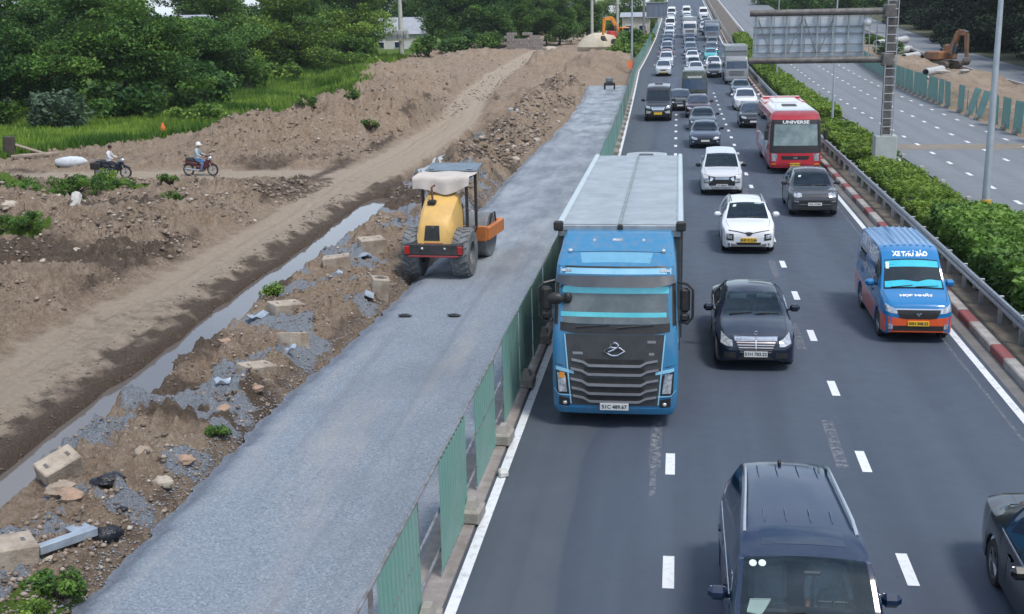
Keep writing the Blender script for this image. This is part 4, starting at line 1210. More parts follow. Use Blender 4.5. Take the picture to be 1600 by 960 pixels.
lay(sed, 'roof_vent_and_reflection', BLACKPL, sh.top, [(-.02, 3.16), (.5, 3.16)], [(-.02, 3.3), (.5, 3.3)], n=6, rows=1, off=.003, depth=.01)  # dark bar laid on as a painted reflection, no vent on this roof
sed.location = (1.82, 26.75, 0)

# ---- dark people carrier at the bottom of the picture
S = dict(SPEC['mpv']); S['rails'] = (2.35, 4.35); S['railm'] = mat('satin_rail', (.62, .64, .66), .3, .8); S['seat'] = SEATL; S['glass'] = CLEARG; S['head'] = 1.78; S['rhead'] = 4.8; S['rbase'] = 5.08; S['wheels'] = (.85, 3.85); S['pillars'] = (1.5, 2.3, 2.4, 3.4, 3.5, 4.65)
S['top'] = [(0, .72), (.04, .86), (.15, .97), (.5, 1.06), (1.12, 1.16), (1.78, 1.66), (2.4, 1.76), (3.8, 1.775), (4.8, 1.70), (5.08, 1.2), (5.2, .98)]
S['belt'] = [(0, .68), (.15, .86), (.5, .97), (1.12, 1.06), (2.5, 1.08), (4.8, 1.12), (5.1, 1.05), (5.2, .92)]
S['plan'] = [(0, .7), (.04, .83), (.15, .92), (.5, .98), (1.0, 1), (4.5, 1), (5.08, .95), (5.2, .85)]
S['roofw'] = [(0, .52), (.2, .7), (1.12, .84), (1.78, .77), (2.6, .72), (4.8, .61), (5.08, .72), (5.2, .66)]
S['bot'] = [(0, .3), (.12, .23), (.6, .22), (4.6, .24), (5.2, .36)]
S['rails'] = (2.3, 4.7); S['beltchrome'] = True; S['L'] = 5.2
mpv, sh = make_car('people_carrier', 'dark people carrier with silver roof rails at the bottom edge of the picture', 'car', S, (.006, .019, .055))  # blue in this dark paint imitates the sky's reflection
face_generic(mpv, sh, S, txt='51K 207.18')
for sx in (-.42, -.15, .15, .42):
    for (a, e) in ((2.55, 2.95), (4.05, 4.6)):
        pts = [sh.top((sx * (1 if a < 3 else .95), y))[0] + Vector((0, 0, .004)) for y in np.linspace(a, e, 6)]
        MB().tube(pts, [.004, .014, .014, .014, .014, .004], 6).build('roof_bead', paint, mpv, color=(.006, .019, .055))
lay(mpv, 'sunroof', DGLASS, sh.top, [(-.5, 2.42), (.5, 2.42)], [(-.5, 2.0), (.5, 2.0)], n=9, rows=3, off=.004)
MB().box(sh.top((-.08, 4.62))[0] + Vector((0, 0, .03)), (.05, .1, .07), .02).build('antenna', BLACKPL, mpv)
# toll stickers and papers behind the windscreen
def on_screen(S, x, t, lift=.0):
    a = S['cowl'] + (S['head'] - S['cowl']) * t; return a
STICK = mat('pale_sticker', (.62, .72, .66), .6)
for dx in (-.055, .055):
    q = MB(); c = sh.top((-.56 + dx, 1.68))[0]; q.lathe([(0, .0), (.045, .0), (.045, -.004)], 14, o=(0, 0, 0), axis='Z')
    o = q.build('toll_sticker', STICK, mpv, loc=c + Vector((0, 0, .004))); o.rotation_euler = (math.atan2(.5, .66), 0, 0)
lay(mpv, 'paper_note', STICK, sh.top, [(-.66, 1.34), (-.42, 1.34)], [(-.7, 1.22), (-.54, 1.18)], n=4, rows=2, off=-.012, depth=-.008)
q = MB(); q.box((.08, 1.66, 1.5), (.22, .05, .06), .02); q.build('rear_view_mirror', BLACKPL, mpv)
mpv.location = (1.58, 11.9, 0)

# ---- white hatchback
WH = (.72, .74, .76)
S = dict(SPEC['hatch']); S['rails'] = (1.95, 3.4); S['railm'] = GALV
hat, sh = make_car('hatchback_car', 'white crossover with a yellow number plate behind the black sedan', 'car', S, WH)
lay2(hat, 'light_strip', BLACKPL, sh.front, [(.05, .725), (.4, .80), (.66, .83)], [(.05, .70), (.4, .775), (.68, .805)], n=10, rows=1, off=.01)
lay(hat, 'emblem', BLACKPL, sh.front, [(-.13, .75), (0, .77), (.13, .75)], [(-.07, .66), (0, .64), (.07, .66)], n=7, rows=2, off=.012)
lay2(hat, 'headlight', LAMP, sh.front, [(.56, .66), (.74, .69)], [(.55, .54), (.75, .56)], n=5, rows=2, off=.012)
lay2(hat, 'lamp_surround', BLACKPL, sh.front, [(.5, .70), (.8, .72)], [(.5, .48), (.8, .5)], n=5, rows=2, off=.006)
lay(hat, 'bumper_cladding', mat('grey_cladding', (.16, .17, .18), .6), sh.front, [(-.8, .42), (-.4, .36), (.4, .36), (.8, .42)], [(-.8, .26), (.8, .26)], n=13, rows=2, off=.008)
lay(hat, 'air_intake', BLACKPL, sh.front, [(-.42, .42), (.42, .42)], [(-.36, .34), (.36, .34)], n=7, rows=1, off=.012)
plate(hat, sh, 0, .50, .5, .15, PLY, '50E 012.66')
lay2(hat, 'roof_stripe', BLACKPL, sh.top, [(.5, 2.0), (.53, 2.0)], [(.5, 3.5), (.53, 3.5)], n=2, rows=8, off=.003, depth=.01)
lay(hat, 'toll_sticker', STICK, sh.top, [(-.46, 1.72), (-.36, 1.72)], [(-.49, 1.62), (-.38, 1.62)], n=2, rows=1, off=.004, depth=.004)
lay(hat, 'toll_sticker', STICK, sh.top, [(.25, 1.80), (.46, 1.80)], [(.26, 1.76), (.48, 1.76)], n=2, rows=1, off=.004, depth=.004)
hat.location = (2.4, 40.3, 0)

# ---- white people carrier with the dark shield-shaped grille
S = dict(SPEC['mpv']); S['L'] = 4.75; S['mirror'] = (.01, .01, .012)
xp, sh = make_car('people_carrier', 'white people carrier with black shield grille beside the truck trailer', 'car', S, (.56, .58, .60))
lay(xp, 'grille', BLACKPL, sh.front, [(-.6, .88), (-.3, .84), (.3, .84), (.6, .88)], [(-.56, .45), (-.3, .47), (.3, .47), (.56, .45)], n=13, rows=4, off=.01)
slats(xp, sh, [.80, .75], lambda z: .3, CHROME, h=.03, off=.022)
lay2(xp, 'chrome_blade', CHROME, sh.front, [(.36, .78), (.50, .84)], [(.5, .60), (.55, .60)], n=5, rows=3, off=.02)
lay2(xp, 'headlight', LAMP, sh.front, [(.56, .72), (.78, .74)], [(.56, .60), (.76, .60)], n=5, rows=2, off=.012)
lay2(xp, 'lamp_surround', BLACKPL, sh.front, [(.53, .75), (.8, .78)], [(.5, .57), (.78, .57)], n=5, rows=2, off=.006)
lay2(xp, 'daytime_lamp', LAMP, sh.front, [(.56, .92), (.8, .96)], [(.54, .89), (.8, .93)], n=5, rows=1, off=.012)
lay(xp, 'skid_plate', GALV, sh.front, [(-.5, .42), (.5, .42)], [(-.42, .30), (.42, .30)], n=9, rows=2, off=.012)
lay(xp, 'air_intake', BLACKPL, sh.front, [(-.75, .30), (.75, .30)], [(-.72, .25), (.72, .25)], n=9, rows=1, off=.008)
lay2(xp, 'fog_lamp', LAMP, sh.front, [(.58, .42), (.66, .42)], [(.58, .36), (.66, .36)], n=3, rows=1, off=.014)
plate(xp, sh, 0, .47, .5, .11, PLW, '51K 885.20')
xp.location = (1.95, 53.4, 0)

# ---- grey sport SUV
S = dict(SPEC['suv']); GREY = (.045, .048, .055)
mac, sh = make_car('sport_utility_car', 'dark grey sport utility car in the right lane in front of the red bus', 'car', S, GREY)
lay2(mac, 'headlight', LAMP, sh.front, [(.52, .93), (.68, .96), (.8, .94)], [(.5, .82), (.64, .78), (.8, .80)], n=9, rows=3, off=.012)
lay(mac, 'grille', BLACKPL, sh.front, [(-.68, .68), (.68, .68)], [(-.64, .44), (.64, .44)], n=13, rows=3, off=.01)
lay(mac, 'bumper_trim', CHROME, sh.front, [(-.62, .53), (.62, .53)], [(-.6, .505), (.6, .505)], n=11, rows=1, off=.02)
lay2(mac, 'running_lamp', LAMP, sh.front, [(.62, .64), (.8, .66)], [(.62, .61), (.8, .63)], n=5, rows=1, off=.016)
lay(mac, 'air_intake', BLACKPL, sh.front, [(-.6, .4), (.6, .4)], [(-.62, .27), (.62, .27)], n=9, rows=2, off=.008)
plate(mac, sh, 0, .53, .52, .12, PLW, '51L 119.05')
lay(mac, 'toll_sticker', STICK, sh.top, [(-.5, 1.78), (-.4, 1.78)], [(-.52, 1.7), (-.42, 1.7)], n=2, rows=1, off=.004, depth=.004)
mac.location = (5.35, 47.8, 0)

# ---- sedan leaving the picture at the right
S = dict(SPEC['sedan']); S['beltchrome'] = True; S['handle'] = CHROME
sed2, sh = make_car('sedan_car', 'black sedan cut off by the right edge of the picture', 'car', S, (.012, .014, .016))
face_generic(sed2, sh, S, txt='51G 640.91')
sed2.location = (5.42, 12.75, 0)

# ---- blue and orange courier van
S = dict(SPEC['minivan']); BL = (.006, .17, .42); OR = (.72, .10, .025)
FILM = mat('blue_screen_film', (.02, .42, .58), .08, .25, c2=(.02, .55, .70), scale=1.5, coat=1)
SCREEN = mat('van_screen', (.06, .10, .14), .06, .0, c2=(.10, .15, .2), scale=2.5, coat=.6)
van, sh = make_car('courier_van', 'blue and orange courier van with white lettering in the right lane', 'van', S, BL)
zt = .92
lay(van, 'orange_bumper', paint, sh.front, [(-.8, .70), (-.55, .66), (-.4, .64), (.4, .64), (.55, .66), (.8, .70)], [(-.79, .27), (.79, .27)], n=17, rows=4, off=.006, color=OR)
lay(van, 'grille', BLACKPL, sh.front, [(-.52, .86), (.52, .86)], [(-.44, .66), (-.3, .63), (.3, .63), (.44, .66)], n=11, rows=3, off=.014)
lay(van, 'grille_trim', CHROME, sh.front, [(-.56, .885), (.56, .885)], [(-.54, .855), (.54, .855)], n=11, rows=1, off=.018)
lay2(van, 'headlight', LAMP, sh.front, [(.52, .87), (.68, .93), (.79, 1.0)], [(.5, .76), (.66, .78), (.8, .82)], n=8, rows=3, off=.014)
lay(van, 'air_intake', BLACKPL, sh.front, [(-.62, .46), (.62, .46)], [(-.6, .34), (.6, .34)], n=11, rows=2, off=.016)
lay2(van, 'fog_lamp', LAMP, sh.front, [(.6, .5), (.7, .5)], [(.6, .38), (.7, .38)], n=3, rows=2, off=.022)
lay(van, 'emblem', CHROME, sh.front, [(-.07, .79), (0, .77), (.07, .79)], [(-.02, .70), (0, .69), (.02, .70)], n=5, rows=2, off=.02)
plate(van, sh, 0, .52, .5, .12, PLY, '50H 308.22', off=.04)
lay(van, 'screen_film', FILM, sh.top, [(-.64, 1.39), (.64, 1.39)], [(-.645, 1.25), (.645, 1.25)], n=11, rows=2, off=.004, depth=.006)
lay(van, 'screen_film', FILM, sh.top, [(-.68, .98), (-.2, 1.0), (.1, .96), (.4, 1.02), (.68, 1.0)], [(-.69, .84), (.69, .84)], n=13, rows=2, off=.004, depth=.006)
lay(van, 'toll_sticker', STICK, sh.top, [(-.62, 1.36), (-.54, 1.36)], [(-.63, 1.22), (-.55, 1.22)], n=2, rows=2, off=.008, depth=.004)
letter(van, 'XE THƯ BÁO', .125, WHITEP, sh.front, (0, 1.935), .008, bold=.008, sx=1.15)
letter(van, 'HỢP NHẤT', .13, WHITEP, sh.top, (0, .44), .008, bold=.009, sx=1.2)
for k in range(8):
    x = -.56 + k * .16
    pts = [sh.top((x, y))[0] for y in np.linspace(1.95, 4.6, 9)]
    MB().tube(pts, .03, 6).build('roof_rib', paint, van, color=BL)
for sx in (-1, 1):
    cs = sh.side(sx)
    zo = lambda y: .70 + .04 * y
    for (a, e, zb) in ((.06, .42, .3), (1.22, 3.35, .3), (4.15, 4.82, .34), (.42, 1.22, .725), (3.35, 4.15, .73)):
        ys_ = np.linspace(a, e, 12)
        lay(van, 'orange_side', paint, cs, [(y, max(zo(y), zb + .01)) for y in ys_], [(y, zb) for y in ys_], n=12, rows=2, off=.004, depth=.004, color=OR)
    lay(van, 'side_panel', DGLASS, cs, [(3.3, 1.72), (4.3, 1.72)], [(3.3, 1.3), (4.3, 1.3)], n=8, rows=3, off=.005)
    for (s_, sz, y_, z_) in (('HỢP NHẤT', .27, 2.75, 1.84), ('HỢP NHẤT', .24, 2.65, 1.3)):
        v_, f_ = text_mesh(s_, sz, .007, 0); out = []
        for (a, b_, c_) in v_:
            h = cs((y_ + sx * a * 1.45, z_ + b_)); out.append(h[0] + h[1] * .01)
        link('lettering', mesh_from('lettering', out, f_, WHITEP, smooth=0, recalc=False), van)
van.location = (5.86, 29.4, 0)
# ================================================================== TRUCKS AND BUSES
def stack(sections, nf=9, nc=5):
    """body as a pile of rounded outlines: (z, half width, nose y, corner radius, bow, tail y)"""
    V = []; F = []; n = None
    for (z, w, yf, r, bow, yb) in sections:
        P = [(-w, yb)] + [(-w, yb + (yf + r + bow - yb) * t) for t in (.33, .66)]
        cy = yf + bow * ((w - r) / w) ** 2 + r
        for i in range(nc):
            a = math.pi * .5 * i / (nc - 1); P.append((-w + r - r * math.cos(a), cy - r * math.sin(a)))
        for i in range(1, nf - 1):
            x = -(w - r) + 2 * (w - r) * i / (nf - 1); P.append((x, yf + bow * (x / w) ** 2))
        P += [(-x, y) for x, y in P[:3 + nc][::-1]]
        n = len(P); V += [(x, y, z) for x, y in P]
    for k in range(len(sections) - 1):
        for i in range(n):
            a = k * n + i; b = k * n + (i + 1) % n; F.append((a, b, b + n, a + n))
    o = (len(sections) - 1) * n
    for (o, fl) in ((0, True), (o, False)):
        h = n // 2
        for i in range(h - 1): F.append((o + i, o + i + 1, o + n - 2 - i, o + n - 1 - i))
    return V, F
def rect(x0, x1, z1, z0, inset=0.0): return [(x0, z1), (x1, z1)], [(x0 + inset, z0), (x1 - inset, z0)]

TB = (.036, .195, .37)
trk = thing('box_truck', 'large sky-blue truck cab pulling a long grey box in the left lane', 'truck')
V, F = stack([(.30, 1.16, .10, .16, .03, 2.0), (.42, 1.225, .03, .2, .05, 2.0), (.85, 1.24, .0, .2, .06, 2.0), (1.3, 1.24, .01, .2, .06, 2.0), (1.95, 1.235, .05, .2, .07, 2.0), (2.1, 1.23, .09, .2, .08, 2.0),
              (2.5, 1.21, .17, .2, .09, 2.0), (2.9, 1.19, .26, .2, .1, 2.0), (3.02, 1.18, .30, .2, .1, 2.0), (3.22, 1.17, .38, .22, .1, 2.0), (3.34, 1.15, .62, .22, .1, 2.0), (3.42, 1.13, .86, .22, .08, 2.0), (3.62, 1.10, 1.30, .2, .06, 2.0), (3.68, 1.06, 1.5, .2, .04, 1.95)])
cab = mesh_from('cab', V, F, paint_matt, smooth=28)
cb = link('cab', cab, trk, color=TB); cb['painted'] = True
sh = Shell(V, F)
GRIL = mat('grille_graphite', (.055, .057, .062), .42, .3, c2=(.075, .077, .08), scale=4)
GRB = mat('grille_bar_grey', (.42, .43, .46), .3, .6, c2=(.33, .34, .36), scale=3)
TEAL = mat('screen_film_teal', (.05, .42, .48), .1, .3, c2=(.12, .55, .6), scale=2.0, coat=1)
TSCR = mat('truck_screen', (.07, .09, .095), .05, 0, c2=(.16, .18, .18), scale=1.7, coat=.6, lo=.4, hi=.75)  # opaque pane, pale grey mottling painted as its reflections
fr = sh.front
lay(trk, 'windshield', TSCR, fr, *rect(-1.1, 1.1, 2.86, 2.14, -.02), n=17, rows=4, off=.006)
lay(trk, 'screen_film', TEAL, fr, *rect(-1.04, 1.04, 2.85, 2.72), n=17, rows=2, off=.010)
lay(trk, 'screen_film', TEAL, fr, *rect(-1.06, 1.0, 2.36, 2.27), n=17, rows=2, off=.010)
lay(trk, 'screen_surround', BLACKPL, fr, [(-1.2, 2.17), (-.7, 2.13), (.7, 2.13), (1.2, 2.17)], [(-1.2, 2.02), (-.8, 1.95), (.8, 1.95), (1.2, 2.02)], n=17, rows=2, off=.009)
for sx in (-1, 1):
    lay(trk, 'pillar_trim', BLACKPL, fr, [(sx * 1.10, 2.9), (sx * 1.17, 2.9)], [(sx * 1.12, 2.1), (sx * 1.19, 2.1)], n=4, rows=5, off=.008)
vz = lay(trk, 'sun_visor', mat('smoked_visor', (.03, .038, .05), .5, c2=(.05, .06, .075), scale=2), lambda p: (fr(p)[0] + Vector((0, -.10 * (3.06 - p[1]) / .2, 0)), Vector((0, -1, 0))), [(-1.14, 3.05), (1.14, 3.05)], [(-1.16, 2.92), (-.8, 2.86), (.8, 2.86), (1.16, 2.92)], n=17, rows=2, off=.03, depth=.02)
lay(trk, 'marker_strip', mat('pale_blue_panel', (.30, .58, .74), .3, c2=(.22, .5, .68), scale=2, coat=.6), fr, *rect(-1.08, 1.08, 3.19, 3.08), n=15, rows=2, off=.008)
for sx in (-1, 1): lay(trk, 'marker_lamp', LAMP, fr, [(sx * .86, 3.17), (sx * 1.06, 3.17)], [(sx * .86, 3.12), (sx * 1.06, 3.12)], n=3, rows=1, off=.016)
lay(trk, 'marker_strip_edge', BLACKPL, fr, *rect(-1.12, 1.12, 3.225, 3.195), n=15, rows=1, off=.012)
lay(trk, 'roof_badge_panel', mat('light_roof_panel', (.12, .34, .5), .35, coat=.4), sh.top, [(-.72, .84), (.72, .84)], [(-.66, .5), (.66, .5)], n=11, rows=3, off=.004, depth=.01)
for (x, y) in ((-.92, .88), (.92, .88)):
    MB().ball(tuple(sh.top((x, y))[0] + Vector((0, 0, .03))), (.05, .05, .05), 8, 6).build('roof_lamp', LAMP, trk)
for (x, w) in ((-.46, .06), (0, .2), (.52, .06)):
    lay(trk, 'roof_marker', LAMP, sh.top, [(x - w / 2, 1.27), (x + w / 2, 1.27)], [(x - w / 2, 1.2), (x + w / 2, 1.2)], n=3, rows=1, off=.01, depth=.01)
# grille
lay(trk, 'grille', GRIL, fr, [(-.93, 1.94), (.93, 1.94)], [(-.86, 1.2), (-.7, .52), (.7, .52), (.86, 1.2)][0:1] + [(-.72, .50), (.72, .50)] + [(.86, 1.2)][0:0], n=17, rows=8, off=.010) if False else \
    lay(trk, 'grille', GRIL, fr, [(-.97, 1.94), (.97, 1.94)], [(-.84, .50), (.84, .50)], n=17, rows=9, off=.012)
for (z, w, h) in ((1.32, .62, .045), (1.14, .64, .045), (.93, .64, .05), (.745, .62, .045), (.58, .60, .04)):
    lay(trk, 'grille_slot', BLACKPL, fr, *rect(-w * .92, w * .92, z + .13, z + .03), n=11, rows=1, off=.016)
    pts_t = [(-w - .22, z + .13), (-w, z + .09), (-w + .12, z + h / 2), (w - .12, z + h / 2), (w, z + .09), (w + .22, z + .13)]
    pts_b = [(-w - .22, z + .09), (-w, z + .05), (-w + .12, z - h / 2), (w - .12, z - h / 2), (w, z + .05), (w + .22, z + .09)]
    lay(trk, 'grille_bar', GRB, fr, pts_t, pts_b, n=25, rows=1, off=.045, depth=.06)
for sx in (-1, 1):
    cas = fr
    lay(trk, 'headlight_housing', BLACKPL, fr, [(sx * .93, 1.12), (sx * 1.16, 1.2)], [(sx * .86, .72), (sx * 1.14, .72)], n=6, rows=4, off=.012)
    hl = lay(trk, 'headlight', LAMP, fr, [(sx * .97, 1.10), (sx * 1.13, 1.16)], [(sx * .93, .76), (sx * 1.1, .76)], n=6, rows=4, off=.02)
    lay(trk, 'turn_signal', AMBER if sx < 0 else LAMP, fr, [(sx * .98, 1.15), (sx * 1.08, 1.17)], [(sx * .98, 1.05), (sx * 1.1, 1.05)], n=3, rows=2, off=.028)
    lay(trk, 'headlight_trim', mat('pale_blue_trim', (.30, .60, .78), .3, coat=.5), fr, [(sx * .8, 1.2), (sx * 1.16, 1.27)], [(sx * .8, 1.14), (sx * 1.16, 1.21)], n=6, rows=1, off=.02)
    lay(trk, 'fog_recess', BLACKPL, fr, [(sx * .8, .60), (sx * 1.1, .66)], [(sx * .9, .46), (sx * 1.1, .48)], n=5, rows=2, off=.008)
    MB().ball(tuple(fr((sx * .98, .53))[0] + Vector((0, -.01, 0))), (.045, .03, .04), 10, 6).build('fog_lamp', LAMP, trk)
for sx in (-1, 1):
    lay(trk, 'grille_edge', MATS['pale_blue_trim'], fr, [(sx * .965, 1.93), (sx * .99, 1.93)], [(sx * .845, .52), (sx * .87, .52)], n=2, rows=9, off=.02)
    lay(trk, 'corner_seam', BLACKPL, fr, [(sx * 1.0, 1.30), (sx * 1.22, 1.34)], [(sx * 1.0, 1.29), (sx * 1.22, 1.33)], n=5, rows=1, off=.006)
    lay(trk, 'bumper_crease', MATS['pale_blue_trim'], fr, [(sx * .84, .70), (sx * 1.1, .71), (sx * 1.2, .82)], [(sx * .84, .685), (sx * 1.1, .695), (sx * 1.2, .805)], n=7, rows=1, off=.022)
lay(trk, 'roof_step', BLACKPL, sh.top, [(-1.08, .885), (1.08, .885)], [(-1.08, .87), (1.08, .87)], n=13, rows=1, off=.003, depth=.01)
lay(trk, 'lower_bumper', paint_matt, fr, [(-1.14, .47), (-.8, .45), (.8, .45), (1.14, .47)], [(-1.1, .31), (1.1, .31)], n=17, rows=2, off=.02, color=TB)
plate(trk, sh, 0, .49, .56, .13, mat('plate_pale', (.62, .64, .64), .4), '51C 489.67', off=.08)
e = MB()
ry = fr((0, 1.65))[0].y - .035
dm = [(-.2, 1.62), (-.1, 1.69), (.1, 1.69), (.2, 1.62), (.06, 1.53), (-.06, 1.53)]
e.tube([(x, ry, z) for x, z in dm], .018, 6, closed=True)
e.tube([(math.cos(a) * .075, ry - .01, 1.715 + math.sin(a) * .07) for a in np.linspace(-.3, math.pi + .5, 9)], .022, 6)
e.tube([(.06, ry - .01, 1.70), (-.02, ry - .01, 1.645), (-.12, ry - .01, 1.60)], .018, 6)
e.build('emblem', CHROME, trk)
for (x, z, s_) in ((-.72, 1.56, .2), (.72, 1.56, .1), (.72, 1.8, .16)):
    lay(trk, 'model_badge', GRB, fr, [(x - s_ / 2, z + .025), (x + s_ / 2, z + .025)], [(x - s_ / 2, z - .025), (x + s_ / 2, z - .025)], n=3, rows=1, off=.016)
for (x0, x1) in ((-.75, -.1), (.05, .75)):
    MB().bar(fr((x0, 2.07))[0] + Vector((0, -.03, 0)), fr((x1, 2.13))[0] + Vector((0, -.03, 0)), .018, .012, 6).build('wiper', BLACKPL, trk)
for sx in (-1, 1):
    m_ = MB(); bx = sx * 1.2
    m_.tube([(bx, .42, 2.93), (bx + sx * .2, .3, 2.9), (bx + sx * .3, .28, 2.8), (bx + sx * .3, .28, 2.25), (bx + sx * .2, .3, 2.12), (bx, .4, 2.14)], .028, 7)
    mo = m_.build('mirror_arm', BLACKPL, trk)
    MB().box((bx + sx * .15, .36, 2.58), (.2, .16, .48), .05).box((bx + sx * .15, .36, 2.24), (.19, .15, .18), .05).build('mirror_housing', BLACKPL, mo)
    MB().box((bx + sx * .15, .447, 2.58), (.16, .01, .4), .004).build('mirror_glass', CHROME, mo)
    # side window and door seam
    lay(trk, 'side_window', DGLASS, sh.side(sx), [(.5, 2.82), (1.35, 2.82)], [(.42, 2.15), (1.35, 2.1)], n=6, rows=3, off=.006)
    lay(trk, 'door_handle', BLACKPL, sh.side(sx), [(1.15, 1.9), (1.35, 1.9)], [(1.15, 1.84), (1.35, 1.84)], n=3, rows=1, off=.03)
    MB().box((sx * 1.02, 1.55, .5), (.38, .75, .3), .05).build('step', BLACKPL, trk)
m_ = MB(); p0 = fr((-1.02, 2.85))[0]
m_.tube([p0, p0 + Vector((-.1, -.22, -.02)), p0 + Vector((-.1, -.26, -.16))], .016, 6)
mo = m_.build('kerb_mirror_arm', BLACKPL, trk); MB().ball(tuple(p0 + Vector((-.12, -.27, -.2))), (.17, .09, .12), 10, 7).build('kerb_mirror', BLACKPL, mo)
MB().ball(tuple(fr((-.93, 2.62))[0] + Vector((0, -.05, 0))), (.09, .05, .11), 10, 7).build('blind_spot_mirror', BLACKPL, trk)
# cargo box
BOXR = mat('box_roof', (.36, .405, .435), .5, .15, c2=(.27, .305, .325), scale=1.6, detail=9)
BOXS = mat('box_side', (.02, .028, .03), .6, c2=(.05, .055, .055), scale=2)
B0, B1, BW, BT = 1.95, 14.1, 1.3, 3.78
bx = MB().box((0, (B0 + B1) / 2, 2.42), (2 * BW - .06, B1 - B0, 2.64), .02).build('cargo_box', BOXS, trk)
v = []; f = []; ns = 60
for i in range(ns + 1):
    y = B0 + .06 + (B1 - B0 - .12) * i / ns
    for x in (-1.19, -.8, -.3, -.06, -.02, .02, .06, .3, .8, 1.19):
        sag = .02 * math.sin(i * 2 * math.pi / 5) if abs(x) > .25 else 0
        v.append((x, y, BT - .01 + sag - (.015 if abs(x) < .05 else 0)))
f = [(i * 10 + j, i * 10 + j + 1, (i + 1) * 10 + j + 1, (i + 1) * 10 + j) for i in range(ns) for j in range(9)]
link('roof_sheet', mesh_from('roof_sheet', v, f, BOXR, smooth=40), trk)
MB().box((0, (B0 + B1) / 2, BT + .004), (.05, B1 - B0 - .1, .02), .006).build('roof_seam', mat('dark_seal', (.17, .2, .215), .7, c2=(.28, .32, .335), scale=3), trk)
for sx in (-1, 1):
    MB().box((sx * 1.245, (B0 + B1) / 2, BT - .005), (.13, B1 - B0, .09), .03).build('roof_rail', mat('pale_alloy', (.56, .63, .65), .4, .3, c2=(.48, .55, .57), scale=1.2), trk)
    MB().box((sx * 1.26, B0 - .01, BT - .03), (.2, .16, .2), .03).build('corner_cap', BLACKPL, trk)
    for k in range(11):
        MB().box((sx * 1.29, B0 + .7 + k * 1.1, 2.45), (.03, .07, 2.5)).build('side_post', BOXS, trk)
MB().box((0, B0 - .01, BT - .07), (2.42, .07, .12), .015).build('front_header', GALV, trk)
MB().box((.02, B0 - .05, BT - .05), (.11, .08, .12), .02).build('header_bracket', BLACKPL, trk)
MB().box((0, B0 - .012, BT - .19), (2.5, .05, .12), .01).build('front_header', GREYST, trk)
mb = MB()
for sx in (-.42, .42): mb.box((sx, 7.4, .88), (.12, 13.0, .3))
mb.build('chassis', UNDER, trk)
MB().box((0, 1.0, .62), (1.9, 1.7, .5), .08).build('underbody', UNDER, trk)
wheels(trk, (-1.03, 1.03), (1.3, 3.2), .5, .3, 'truck'); wheels(trk, (-.98, .98), (10.6, 11.9, 13.1), .5, .5, 'truck')
trk.location = (-1.17, 22.62, 0)

# ---- red and white coach
RD = (.52, .025, .04)
REDP = mat('coach_red', RD, .3, c2=(.46, .022, .035), scale=2, coat=.8)
WHP = mat('coach_white', (.66, .68, .70), .35, c2=(.58, .6, .62), scale=2, coat=.6)
bus = thing('coach_bus', 'red and white coach bus with a large pale windscreen in the right lane', 'bus')
V, F = stack([(.32, 1.18, .08, .2, .05, 10.0), (.5, 1.24, .0, .25, .08, 10.0), (1.05, 1.25, .0, .25, .1, 10.0), (1.3, 1.25, .03, .25, .1, 10.0), (2.45, 1.21, .22, .25, .12, 10.0), (2.66, 1.2, .3, .25, .12, 10.0), (2.92, 1.15, .55, .25, .12, 9.95), (3.04, 1.02, .85, .25, .1, 9.8)])
bo = link('body', mesh_from('body', V, F, REDP, smooth=28), bus); sh = Shell(V, F); fr = sh.front
lay(bus, 'front_panel', REDP, fr, *rect(-1.235, 1.235, 1.09, .33, .05), n=33, rows=8, off=.015)
lay(bus, 'front_cap', REDP, fr, *rect(-1.1, 1.1, 2.93, 2.66, -.06), n=33, rows=5, off=.015)
CSCR = mat('coach_screen', (.10, .15, .15), .05, 0, c2=(.24, .30, .29), scale=1.3, coat=.8, lo=.35, hi=.7)
lay(bus, 'windshield_surround', BLACKPL, fr, *rect(-1.19, 1.19, 2.66, 1.06, -.05), n=33, rows=14, off=.02)
lay(bus, 'windshield', CSCR, fr, *rect(-1.02, 1.02, 2.44, 1.42, -.04), n=33, rows=9, off=.03)
letter(bus, 'UNIVERSE', .2, WHITEP, fr, (0, 2.54), .034, bold=.006, sx=1.45)
lay(bus, 'grille', BLACKPL, fr, *rect(-.68, .68, .92, .74, .06), n=11, rows=2, off=.025)
lay(bus, 'emblem', CHROME, fr, *rect(-.1, .1, .86, .79), n=5, rows=1, off=.035)
lay2(bus, 'headlight', LAMP, fr, [(.86, 1.0), (1.14, 1.05)], [(.92, .66), (1.14, .66)], n=6, rows=3, off=.03)
lay2(bus, 'turn_signal', AMBER, fr, *rect(.92, 1.16, .55, .49), n=4, rows=1, off=.03)
plate(bus, sh, 0, .5, .5, .15, PLY, '50F 004.08', off=.045)
lay(bus, 'roof_panel', WHP, sh.top, [(-.98, 1.0), (.98, 1.0)], [(-1.0, 9.2), (1.0, 9.2)], n=13, rows=14, off=.012, depth=.02)
lay(bus, 'roof_cover', REDP, sh.top, [(-1.0, 9.7), (1.0, 9.7)], [(-1.0, 9.0), (1.0, 9.0)], n=9, rows=2, off=.12, depth=.1)
lay2(bus, 'roof_edge', REDP, sh.top, [(.86, 6.4), (1.1, 6.4)], [(.86, 9.7), (1.1, 9.7)], n=4, rows=8, off=.05)
MB().box((0, 4.2, 3.06), (.75, .75, .1), .04).build('roof_hatch', BLACKPL, bus)
MB().box((0, 7.3, 3.08), (1.4, 2.2, .16), .06).build('roof_unit', WHP, bus)
